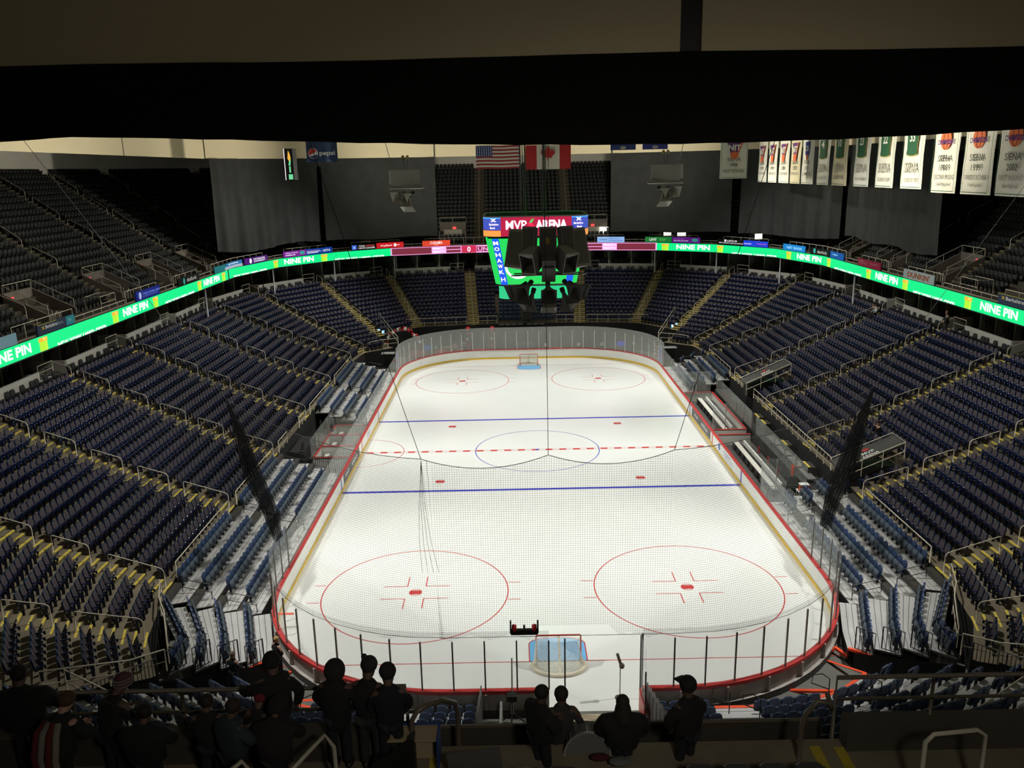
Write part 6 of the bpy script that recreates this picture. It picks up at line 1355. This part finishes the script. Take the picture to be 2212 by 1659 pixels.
# ---------------------------------------------------------------- microphones by the near goal
t = thing('microphone_stand', 'thin stand with a shotgun microphone standing in the open gateway', 'microphone', (2.25, -29.7, 0)); q = MB(); q.tube([(0, 0, 0), (0, 0, 1.45)], .018, raildk, 6); q.lathe([(.001, 0), (.2, .0), (.2, .02), (.03, .04)], raildk, n=10); q.obj('pole', t); q = MB(); q.ball((.06, 0, 1.42), .11, mat('mic_foam', (.12, .10, .07), .9), 10, 7, (1, 1, 1.1)); q.tube([(.02, 0, 1.48), (-.12, 0, 1.95)], .06, raildk, 8); q.obj('microphone', t, True)
t = thing('camera_tripod', 'small black camera on a tripod behind the near boards', 'tripod', (-1.95, -31.2, 0)); q = MB()
for k in range(3): a = k*2.09+.4; q.tube([(.5*math.cos(a), .4*math.sin(a), 0), (0, 0, .55)], .03, black, 5)
q.tube([(0, 0, .5), (0, 0, 1.1)], .06, spk2, 6); q.box((0, 0, 1.2), (.35, .3, .22), black); q.obj('legs', t); q = MB(); q.tube([(0, .2, 1.2), (.02, .2, 2.7)], .03, silver, 5); q.obj('mast', t)
t = thing('goal_light_unit', 'black goal light bar with two red lamps clamped above the near glass', 'lamp', (-1.45, -30.7, 3.55)); q = MB(); q.box((0, 0, .05), (1.0, .14, .2), black)
for s in (-1, 1): q.box((s*.5, 0, .25), (.06, .1, .5), black)
q.box((0, 0, .22), (.08, .08, .2), spk2); q.obj('bar', t)
for s in (-1, 1): q = MB(); q.lathe([(.09, .1), (.09, .32), (.001, .36)], balr, (s*.37, 0, 0), 10); q.obj('red_lamp', t, True)
# ================================================================ NEAR UPPER FRONT (foreground, in shade)
NF = 11.2
par = MB(); par.box((-14.6, -46.66, 11.15), (22.4, .28, 1.1), concrete_dk); par.box((14.6, -46.66, 11.15), (22.4, .28, 1.1), concrete_dk)
struct(par.obj('wall_near_parapet'))
fl = MB(); fl.slab([(-26, -48.6), (26, -48.6), (26, -46.5), (-26, -46.5)], 10.2, NF, concrete); struct(fl.obj('floor_near_walkway'))
bx = MB(); bx.slab([(-3.4, -46.52), (3.4, -46.52), (3.4, -45.6), (-3.4, -45.6)], 9.9, 10.2, concrete_dk); bx.box((0, -45.66, 10.5), (6.9, .14, .85), concrete_dk); struct(bx.obj('floor_front_box'))
nb = MB()
for k in range(14): nb.slab([(-30, -48.6-.8*(k+1)), (30, -48.6-.8*(k+1)), (30, -48.6-.8*k), (-30, -48.6-.8*k)], 9, NF+.5*(k+1)-.1, concrete_dk)
struct(nb.obj('floor_near_terrace'))
def dkrail(P, label, r=.03, m=raildk): q = MB(); q.tube(P, r, m, 8); return tag(q.obj('front_railing', smooth=True), label, 'railing')
q = MB(); q.tube([(-3.42, -46.6, 11.65), (-3.42, -46.6, 12.38), (-25, -46.6, 12.38)], .035, raildk, 8); q.tube([(-3.42, -46.6, 12.0), (-25, -46.6, 12.0)], .03, raildk, 6)
for x in (-4.55, -6.9, -8.6, -10.6, -12.5, -15): q.tube([(x, -46.6, 11.65), (x, -46.6, 12.38)], .03, raildk, 6)
tag(q.obj('front_railing', smooth=True), 'dark two bar railing on the near parapet, left of the front box', 'railing')
q = MB(); q.tube([(3.25, -46.6, 11.3), (3.25, -46.6, 12.38), (25, -46.6, 12.38)], .035, raildk, 8); q.tube([(3.25, -46.6, 12.0), (25, -46.6, 12.0)], .03, raildk, 6)
for x in (4.75, 6.25, 8, 10): q.tube([(x, -46.6, 11.65), (x, -46.6, 12.38)], .03, raildk, 6)
tag(q.obj('front_railing', smooth=True), 'dark two bar railing on the near parapet, right of the front box', 'railing')
q = MB(); q.tube([(-3.3, -45.7, 10.95), (3.4, -45.7, 10.95)], .035, raildk, 8)
for x in (-1.6, 0, 1.7, 3.3): q.tube([(x, -45.7, 10.3), (x, -45.7, 10.95)], .025, raildk, 6)
tag(q.obj('front_railing', smooth=True), 'low dark rail along the front of the recessed near box', 'railing')
for x0, s, lb in ((-3.3, 1, 'left'), (3.12, -1, 'right')):
    P = [(x0, -46.75, 10.9), (x0, -46.75, 12.0)]+[(x0+s*(.22-.22*math.cos(a)), -46.75+.0, 12.0+.24*math.sin(a)) for a in [math.pi/2*i/4 for i in range(1, 5)]]+[(x0+s*.45, -46.6, 12.12), (x0+s*.6, -46.4, 11.85), (x0+s*.63, -46.3, 11.6), (x0+s*.63, -46.25, 10.2)]
    P = [(x0, -47.0, NF-.2), (x0, -47.0, 12.05), (x0+s*.08, -46.98, 12.2), (x0+s*.22, -46.9, 12.25), (x0+s*.42, -46.6, 12.12), (x0+s*.6, -46.3, 11.85), (x0+s*.63, -46.2, 11.6), (x0+s*.63, -46.2, 10.2)] if s > 0 else [(x0-.05, -46.9, 12.25-.2), (x0-.12, -46.95, 12.2), (x0-.28, -46.95, 12.22), (x0-.45, -46.95, 12.0), (x0-.5, -46.95, 11.75), (x0-.5, -46.95, 10.9)]
    if s < 0: P = [(x0, -46.6, 12.1)]+P
    dkrail(P, 'curved dark handrail at the %s stair of the front box' % lb, .04)
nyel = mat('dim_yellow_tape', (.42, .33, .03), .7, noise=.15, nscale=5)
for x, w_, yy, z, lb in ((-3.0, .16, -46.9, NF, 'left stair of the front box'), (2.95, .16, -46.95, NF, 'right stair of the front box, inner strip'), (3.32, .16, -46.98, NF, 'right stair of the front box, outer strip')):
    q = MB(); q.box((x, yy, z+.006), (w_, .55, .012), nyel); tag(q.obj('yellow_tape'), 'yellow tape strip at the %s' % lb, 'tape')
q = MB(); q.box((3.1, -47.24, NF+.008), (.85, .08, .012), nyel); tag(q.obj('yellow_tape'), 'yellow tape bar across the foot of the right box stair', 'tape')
for i, (x0, x1, y0, y1, z0) in enumerate(((3.88, 4.75, -48.1, -48.0, 12.5), (-4.9, -4.35, -48.2, -47.6, 12.2), (-5.9, -5.3, -48.8, -48.3, 12.35), (-9.6, -8.75, -48.3, -48.2, 12.25))):
    m = mat('shaded_cream_rail', (.40, .37, .29), .5); q = MB()  # cream rail colour darkened to put the foreground shade into it
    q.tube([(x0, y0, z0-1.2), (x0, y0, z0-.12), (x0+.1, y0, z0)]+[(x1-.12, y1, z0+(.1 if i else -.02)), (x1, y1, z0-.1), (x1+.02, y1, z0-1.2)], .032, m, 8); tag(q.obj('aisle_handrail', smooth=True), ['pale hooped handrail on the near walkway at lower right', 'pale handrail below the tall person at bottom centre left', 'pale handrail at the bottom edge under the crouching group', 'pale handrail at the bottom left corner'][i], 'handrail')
# near seat backs at the bottom edge
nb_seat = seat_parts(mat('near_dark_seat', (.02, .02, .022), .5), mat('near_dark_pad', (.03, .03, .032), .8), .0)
NS = []
for r_, (y, z, x0, x1) in enumerate(((-47.75, 11.05, .9, 2.9), (-47.75, 11.05, -2.6, -.6), (-48.3, 11.25, .4, 6.0), (-48.3, 11.25, -3.2, -.3))):
    x = x0
    while x < x1: NS.append((x, y, z, 0.0, 'r', 1, r_, int((x-x0)/.52+.01), 0)); x += .52
def lab_ns(q): return 'dark seat back at the bottom edge, %s of the %s' % (ORD[q[7]], ['right front row', 'left front row', 'right rear row', 'left rear row'][q[6]])
place_seats(NS, nb_seat, 'near_seat', 'seat', lab_ns, 'dark seats in front of the camera', 'x', 'x', withparts=False)
# loose things
t = thing('desk', 'wooden desk with a blue edge standing on the near walkway', 'desk', (-3.3, -46.98, NF)); q = MB(); q.box((0, 0, .62), (.75, .35, .04), mat('desk_wood', (.32, .25, .15), .6)); q.box((0, .1, .36), (.7, .04, .5), mat('desk_wood', (.32, .25, .15), .6)); q.obj('desk_top', t); q = MB(); q.box((0, .18, .64), (.8, .03, .05), adm('ad_trim_blue', '23407c')); q.box((.39, 0, .4), (.03, .4, .5), adm('ad_trim_blue', '23407c')); q.obj('blue_trim', t)
for x in (-.33, .33): q = MB(); q.box((x, .15, .3), (.04, .04, .6), spk); q.obj('leg', t)
q = MB(); q.add([(-3.9, -47.25, NF), (-3.25, -47.25, NF), (-3.25, -47.25, NF+.72), (-3.9, -47.25, NF+.3), (-3.9, -47.05, NF), (-3.25, -47.05, NF), (-3.25, -47.05, NF+.72), (-3.9, -47.05, NF+.3)], [(0, 1, 2, 3), (4, 7, 6, 5), (3, 2, 6, 7), (1, 5, 6, 2), (0, 3, 7, 4)], black); tag(q.obj('equipment_case'), 'black wedge shaped case leaning on the desk', 'case')
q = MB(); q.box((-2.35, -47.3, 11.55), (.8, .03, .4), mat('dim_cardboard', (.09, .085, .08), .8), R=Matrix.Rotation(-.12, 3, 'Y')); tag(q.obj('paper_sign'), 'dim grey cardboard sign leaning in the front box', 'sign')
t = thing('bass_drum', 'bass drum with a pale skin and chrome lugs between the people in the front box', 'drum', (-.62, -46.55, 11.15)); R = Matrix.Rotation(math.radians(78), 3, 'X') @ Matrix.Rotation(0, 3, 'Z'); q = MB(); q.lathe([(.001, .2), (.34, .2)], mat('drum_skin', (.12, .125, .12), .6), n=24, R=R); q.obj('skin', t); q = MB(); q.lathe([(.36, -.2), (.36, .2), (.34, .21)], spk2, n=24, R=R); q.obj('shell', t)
q = MB(); q.lathe([(.345, .19), (.375, .19), (.375, .23), (.345, .23), (.345, .19)], silver, n=24, R=R)
for k in range(8): a = k*.785; q.tube([R @ Vector((.37*math.cos(a), .37*math.sin(a), .22)), R @ Vector((.37*math.cos(a), .37*math.sin(a), .02))], .012, silver, 5)
q.obj('hoop', t)
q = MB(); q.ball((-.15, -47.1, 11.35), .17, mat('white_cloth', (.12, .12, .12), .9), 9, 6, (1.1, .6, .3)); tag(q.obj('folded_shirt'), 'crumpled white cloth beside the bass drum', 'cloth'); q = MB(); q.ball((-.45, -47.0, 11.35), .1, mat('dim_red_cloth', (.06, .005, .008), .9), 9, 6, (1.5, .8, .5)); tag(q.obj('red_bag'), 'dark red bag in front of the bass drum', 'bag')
# ================================================================ PEOPLE
def skinned(name, V, E, Rr_, m, parent=None, sub=1, root=0):
    me = bpy.data.meshes.new(name); me.from_pydata([tuple(v) for v in V], E, []); o = bpy.data.objects.new(name+'_tmp', me); COL.objects.link(o)
    sk = o.modifiers.new('s', 'SKIN'); sk.use_smooth_shade = True
    for i, sv in enumerate(me.skin_vertices[0].data): r = Rr_[i]; sv.radius = r if isinstance(r, tuple) else (r, r); sv.use_root = (i == root)
    if sub: ss = o.modifiers.new('u', 'SUBSURF'); ss.levels = sub; ss.render_levels = sub
    dg = bpy.context.evaluated_depsgraph_get(); ev = o.evaluated_get(dg); nm = bpy.data.meshes.new_from_object(ev); nm.name = name
    bpy.data.objects.remove(o); bpy.data.meshes.remove(me); nm.materials.clear(); nm.materials.append(m)
    r = bpy.data.objects.new(name, nm); COL.objects.link(r)
    if parent: r.parent = parent
    return r
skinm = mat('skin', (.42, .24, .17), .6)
def person(label, loc, h=1.75, face=0.0, coat=(.01, .01, .011), pants=(.012, .012, .016), hair=(.02, .013, .01), hat=None, hood=None, bulk=1.0, arms=None, bow=.3, lean=0.0, seated=False, longhair=False, skirt=0, parts2=None, detail=True, skin_shaded=True, legs=None, cap=False, stripes=None, pom=False):
    s = h/1.75; t = thing('person', label, 'person', loc, face)
    P = dict(pel=(0, 0, .95), chest=(0, .02+lean*.28, 1.27), neck=(0, .0+lean*.48, 1.47), head=(0, .02+lean*.5+bow*.12, 1.575-bow*.05), top=(0, .0+lean*.52+bow*.22, 1.70-bow*.09))
    arms = arms or ((.28, .02, 1.16, .26, .22, 1.02), (.28, .02, 1.16, .26, .22, 1.02))
    if seated: dzs = -.42
    V = []; E = []; R_ = []
    def add(p, r, c=None): V.append(Vector(p)); R_.append(r); 
    def chain(idx, pts, rs):
        for p, r in zip(pts, rs):
            V.append(Vector(p)); R_.append(r); E.append((idx, len(V)-1)); idx = len(V)-1
        return idx
    V.append(Vector(P['pel'])); R_.append((.15, .11))
    c = chain(0, [P['chest']], [(.16, .11)]); n = chain(c, [P['neck']], [.055]); hd_ = chain(n, [P['head'], P['top']], [(.078, .09), (.07, .085)])
    hi = len(V)-2; hp = Vector(P['head'])
    chain(hi, [hp+Vector((0, .105, .0))], [.018])                      # nose
    chain(hi, [hp+Vector((.085, 0, .01))], [.018]); chain(hi, [hp+Vector((-.085, 0, .01))], [.018])   # ears
    hands = []
    for sx, a in ((-1, arms[0]), (1, arms[1])):
        sh_ = (sx*.19, P['neck'][1]-.01, 1.40); el = (sx*a[0], P['neck'][1]+a[1], a[2]); wr = (sx*a[3], P['neck'][1]+a[4], a[5])
        w_ = chain(c, [sh_, el, wr], [.062, .045, .03]); d = (Vector(wr)-Vector(el)).normalized(); pl = Vector(wr)+d*.07; pi_ = chain(w_, [pl], [(.038, .02)]); hands.append(wr)
        side = Vector((1, 0, 0)); side = (side-d*side.dot(d)).normalized(); dn = d.cross(side)
        if detail:
            for k, ln in enumerate((.065, .075, .07, .055)): b0 = pl+side*(.03-.02*k)+d*.03; chain(pi_, [b0, b0+d*ln*.55-dn*.01, b0+d*ln-dn*.03], [.0095, .0085, .007])
            chain(pi_, [pl+side*sx*-.045, pl+side*sx*-.065+d*.03], [.011, .009])
        else: chain(pi_, [pl+d*.08], [(.03, .012)])
    lg = legs or ((-.1, 0), (.1, .03))
    LP = []
    for sx, (fx, fy) in zip((-1, 1), lg):
        hip = (sx*.09, 0, .88); kn = ((sx*.1+fx)/2, fy/2+.03, .5); an = (fx, fy, .09); to = (fx, fy+.17, .035)
        if seated: kn = (sx*.12, .42, .9); an = (sx*.13, .46, .48); to = (sx*.13, .62, .43)
        chain(0, [hip, kn, an, to], [.085, .058, .042, .035]); LP.append((hip, kn, an, to))
    body = skinned('body', V, E, R_, mat('skin_shaded', (.10, .055, .04), .7) if skin_shaded else skinm, t, 1)  # foreground figures get a darkened copy of the skin colour for shade
    cm_ = mat('coat_%02x%02x%02x' % tuple(int(min(1, x)*255*4) % 256 for x in coat), coat, .9, noise=.2, nscale=4)
    pm_ = mat('trousers_%02x%02x%02x' % tuple(int(min(1, x)*255*4) % 256 for x in pants), pants, .9)
    # trousers
    V2_ = [Vector((0, 0, .95))]; E2 = []; R2 = [(.155, .115)]
    for hip, kn, an, to in LP:
        i0 = 0
        for p_, r in zip((hip, kn, an), (.10, .078, .062)): V2_.append(Vector(p_)); R2.append(r); E2.append((i0, len(V2_)-1)); i0 = len(V2_)-1
    skinned('trousers', V2_, E2, R2, pm_, t, 1)
    for hip, kn, an, to in LP: q = MB(); a_ = Vector(an); q.ball(((an[0]+to[0])/2, (an[1]+to[1])/2, to[2]+.02), .1, black, 8, 6, (.55, 1.45, .6)); q.obj('shoe', t, True)
    # coat
    B = bulk; hem = .80-skirt; V3 = [Vector((0, 0, hem)), Vector((0, .01, 1.02)), Vector((P['chest'][0], P['chest'][1], 1.24)), Vector((0, P['neck'][1]-.01, 1.40)), Vector((0, P['neck'][1], 1.515))]; E3 = [(0, 1), (1, 2), (2, 3), (3, 4)]; R3 = [(.20*B, .15*B), (.19*B, .145*B), (.20*B, .145*B), (.15*min(B, 1.3), .11), (.085, .085)]
    for sx, a in ((-1, arms[0]), (1, arms[1])):
        i0 = 2
        for p_, r in zip(((sx*.185*B, P['neck'][1]-.01, 1.335), (sx*a[0]*max(1, B*.9), P['neck'][1]+a[1], a[2]), (sx*a[3], P['neck'][1]+a[4], a[5])), (.078*B, .066*B, .052*B)): V3.append(Vector(p_)); R3.append(r); E3.append((i0, len(V3)-1)); i0 = len(V3)-1
    skinned('coat', V3, E3, R3, cm_, t, 1)
    hp = Vector(P['head']); tp_ = Vector(P['top'])
    if hat:
        hm = mat('hat_%02x%02x%02x' % tuple(int(min(1, x)*255) for x in hat), hat, .9, noise=.2, nscale=9); q = MB(); c_ = hp.lerp(tp_, .75); q.ball(c_+Vector((0, -.01, .03)), .125, hm, 14, 9, (1, 1.08, 1.0))
        if pom: q.ball(c_+Vector((-.06, -.03, .16)), .045, hm, 8, 6)
        if cap: q.add([(c_.x+x_, c_.y+y_, c_.z+z_) for x_, y_, z_ in ((-.09, .08, .02), (.09, .08, .02), (.08, .22, .0), (-.08, .22, .0), (-.09, .08, .04), (.09, .08, .04), (.08, .22, .015), (-.08, .22, .015))], [(0, 3, 2, 1), (4, 5, 6, 7), (0, 1, 5, 4), (1, 2, 6, 5), (2, 3, 7, 6), (3, 0, 4, 7)], hm)
        q.obj('hat', t, True)
        if stripes:
            for k in range(3): q = MB(); q.tube([c_+Vector((.128*math.cos(a), .138*math.sin(a)-.01, -.02+.05*k)) for a in [2*math.pi*i/16 for i in range(16)]], .012, mat('hat_stripe', stripes, .9), 5, True); q.obj('hat_stripe', t)
    elif not hood:
        hm = mat('hair_%02x%02x%02x' % tuple(int(min(1, x)*255) for x in hair), hair, .8, noise=.3, nscale=20); q = MB(); c_ = hp.lerp(tp_, .6); q.ball(c_+Vector((0, -.02, .02)), .108, hm, 12, 9, (1, 1.08, 1.05)); 
        if longhair: q.add([], [], hm); q.lathe([(.09, .02), (.125, -.1), (.15, -.25), (.16, -.36), (.10, -.40)], hm, c_+Vector((0, -.04, .02)), 12)
        q.obj('hair', t, True)
    if hood: hm = mat('hood_%02x%02x%02x' % tuple(int(min(1, x)*255*4) % 256 for x in hood), hood, .95, noise=.25, nscale=8); q = MB(); c_ = hp.lerp(tp_, .45); q.ball(c_+Vector((0, -.035, -.0)), .15, hm, 14, 9, (1, 1.1, 1.15)); q.obj('hood', t, True)
    if seated: t.location.z -= .42
    t.scale = (s, s, s); return t
DK = (.008, .008, .009); z = NF
pp = lambda u, y: None
AR = ((.29, .06, 1.16, .12, .26, 1.12), (.29, .06, 1.16, .12, .26, 1.12)); AD = ((.30, 0, 1.14, .30, .06, .88), (.30, 0, 1.14, .30, .06, .88)); AP = ((.29, .05, 1.15, .2, .12, .95), (.29, .05, 1.15, .2, .12, .95))
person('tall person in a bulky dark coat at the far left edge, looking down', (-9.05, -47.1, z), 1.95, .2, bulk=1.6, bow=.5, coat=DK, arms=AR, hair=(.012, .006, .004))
pj = person('person in a red, black and white striped jersey at lower left', (-8.2, -47.8, z), 1.85, -.3, bulk=1.35, bow=.6, lean=.35, coat=(.012, .012, .013), arms=AR, hair=(.07, .03, .018), skin_shaded=False)
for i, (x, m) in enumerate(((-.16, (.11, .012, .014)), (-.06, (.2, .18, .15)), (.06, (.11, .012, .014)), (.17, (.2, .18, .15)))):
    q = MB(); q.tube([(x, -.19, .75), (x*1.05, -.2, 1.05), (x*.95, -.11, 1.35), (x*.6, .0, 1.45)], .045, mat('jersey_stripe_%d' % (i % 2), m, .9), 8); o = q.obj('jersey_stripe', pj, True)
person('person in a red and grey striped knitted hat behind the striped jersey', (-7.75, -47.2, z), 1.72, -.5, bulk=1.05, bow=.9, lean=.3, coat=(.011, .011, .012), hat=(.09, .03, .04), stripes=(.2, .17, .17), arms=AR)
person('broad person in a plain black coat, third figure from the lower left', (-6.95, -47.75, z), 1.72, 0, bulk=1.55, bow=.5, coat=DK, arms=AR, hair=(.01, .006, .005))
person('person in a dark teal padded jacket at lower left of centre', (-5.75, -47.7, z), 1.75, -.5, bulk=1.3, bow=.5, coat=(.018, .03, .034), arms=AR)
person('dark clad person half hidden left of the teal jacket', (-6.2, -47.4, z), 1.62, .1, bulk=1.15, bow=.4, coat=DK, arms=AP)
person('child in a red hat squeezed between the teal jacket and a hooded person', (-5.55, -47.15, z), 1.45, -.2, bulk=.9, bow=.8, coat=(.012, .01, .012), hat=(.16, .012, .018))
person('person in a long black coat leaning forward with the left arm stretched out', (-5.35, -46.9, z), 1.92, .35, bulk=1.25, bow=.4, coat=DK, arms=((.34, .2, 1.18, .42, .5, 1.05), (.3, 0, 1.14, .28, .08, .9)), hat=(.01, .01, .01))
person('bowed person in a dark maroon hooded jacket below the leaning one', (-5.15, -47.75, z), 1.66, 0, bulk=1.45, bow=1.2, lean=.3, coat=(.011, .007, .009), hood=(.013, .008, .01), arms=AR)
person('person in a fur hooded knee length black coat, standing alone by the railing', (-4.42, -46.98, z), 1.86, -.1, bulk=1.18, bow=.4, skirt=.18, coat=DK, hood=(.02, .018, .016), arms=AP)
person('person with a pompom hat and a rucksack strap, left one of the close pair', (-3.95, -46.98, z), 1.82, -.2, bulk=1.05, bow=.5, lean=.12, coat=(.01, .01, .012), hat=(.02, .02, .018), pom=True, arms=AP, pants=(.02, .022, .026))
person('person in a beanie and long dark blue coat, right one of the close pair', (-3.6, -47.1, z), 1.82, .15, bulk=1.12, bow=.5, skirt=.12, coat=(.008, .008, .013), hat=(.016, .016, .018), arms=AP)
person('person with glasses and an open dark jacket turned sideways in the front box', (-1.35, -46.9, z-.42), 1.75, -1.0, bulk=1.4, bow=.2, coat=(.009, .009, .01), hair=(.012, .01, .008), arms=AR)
person('person in a grey red varsity shirt with bare arms standing behind the glasses wearer', (-1.0, -46.35, z-.95), 1.86, .1, bulk=.95, bow=.1, coat=(.035, .03, .03), hair=(.02, .015, .012), hood=None, arms=AD, skin_shaded=True)
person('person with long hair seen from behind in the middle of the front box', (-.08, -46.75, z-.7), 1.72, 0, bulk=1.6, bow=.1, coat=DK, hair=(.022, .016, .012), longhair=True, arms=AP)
person('person in a dark cap and maroon hooded top at right of the front box', (.9, -46.85, z-.5), 1.85, .5, bulk=1.25, bow=.1, coat=(.009, .007, .008), hat=(.008, .008, .009), cap=True, arms=AP, skin_shaded=True)
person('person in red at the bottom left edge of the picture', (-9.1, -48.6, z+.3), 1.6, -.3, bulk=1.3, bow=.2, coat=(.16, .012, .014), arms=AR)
kw = dict(detail=False, skin_shaded=False)
person('person with blond hair in a black jacket standing behind the near left boards', (-11.55, -27.9, .1), 1.78, -.7, coat=(.012, .012, .014), hair=(.45, .32, .12), arms=((.32, 0, 1.15, .2, .1, 1.0), (.32, 0, 1.15, .2, .1, 1.0)), bow=.1, **kw)
person('person in a dark green jacket behind the left corner fence', (-12.9, -29.2, .3), 1.75, -.5, coat=(.015, .025, .025), hair=(.2, .14, .09), bow=.2, **kw)
person('child in a pink cap and pink trousers in the penalty box', (-14.2, -.6, .3), 1.35, -1.6, coat=(.07, .04, .05), pants=(.6, .06, .12), hat=(.6, .05, .08), bow=.2, **kw)
person('person sitting alone in a dark top in the right stand', (20.9, -9.2, ZL(4)+.0), 1.7, 1.57, coat=(.012, .012, .012), hair=(.04, .02, .015), seated=True, arms=((.2, .2, 1.2, .05, .28, 1.42), (.2, .2, 1.2, .05, .28, 1.42)), **kw)
person('person in dark clothes standing at the top of the right stand by the wall', (30.6, 2.4, ZL(16)+.2), 1.78, 1.3, coat=(.012, .012, .016), hair=(.2, .1, .04), **kw)
person('person in a white shirt sitting high in the right stand', (29.3, 11.4, ZL(15)), 1.7, 1.5, coat=(.4, .45, .48), hair=(.03, .02, .015), seated=True, **kw)
person('second person beside the white shirt high in the right stand', (29.4, 12.1, ZL(15)), 1.7, 1.5, coat=(.05, .05, .055), hair=(.03, .02, .015), seated=True, **kw)
person('person in a white and red jersey standing behind the far glass', (-8.1, 32.0, 0), 1.78, 3.0, coat=(.5, .35, .35), hair=(.4, .35, .3), **kw)
person('person in a grey top behind the far glass beside the left balloon column', (-7.2, 33.2, 0), 1.75, 3.0, coat=(.08, .09, .09), **kw)
q = MB()
for k in range(5): q.tube([(15.75, -9.3+.05*k, 1.1), (15.75+.06*math.sin(k*2), -9.3+.06*k, 1.75+.1*math.sin(k))], .05, orange, 6)
q.box((15.6, -9.6, .7), (.5, .3, 1.1), black); tag(q.obj('stick_bag'), 'black bag topped with orange straps beside the near bench wall', 'bag')
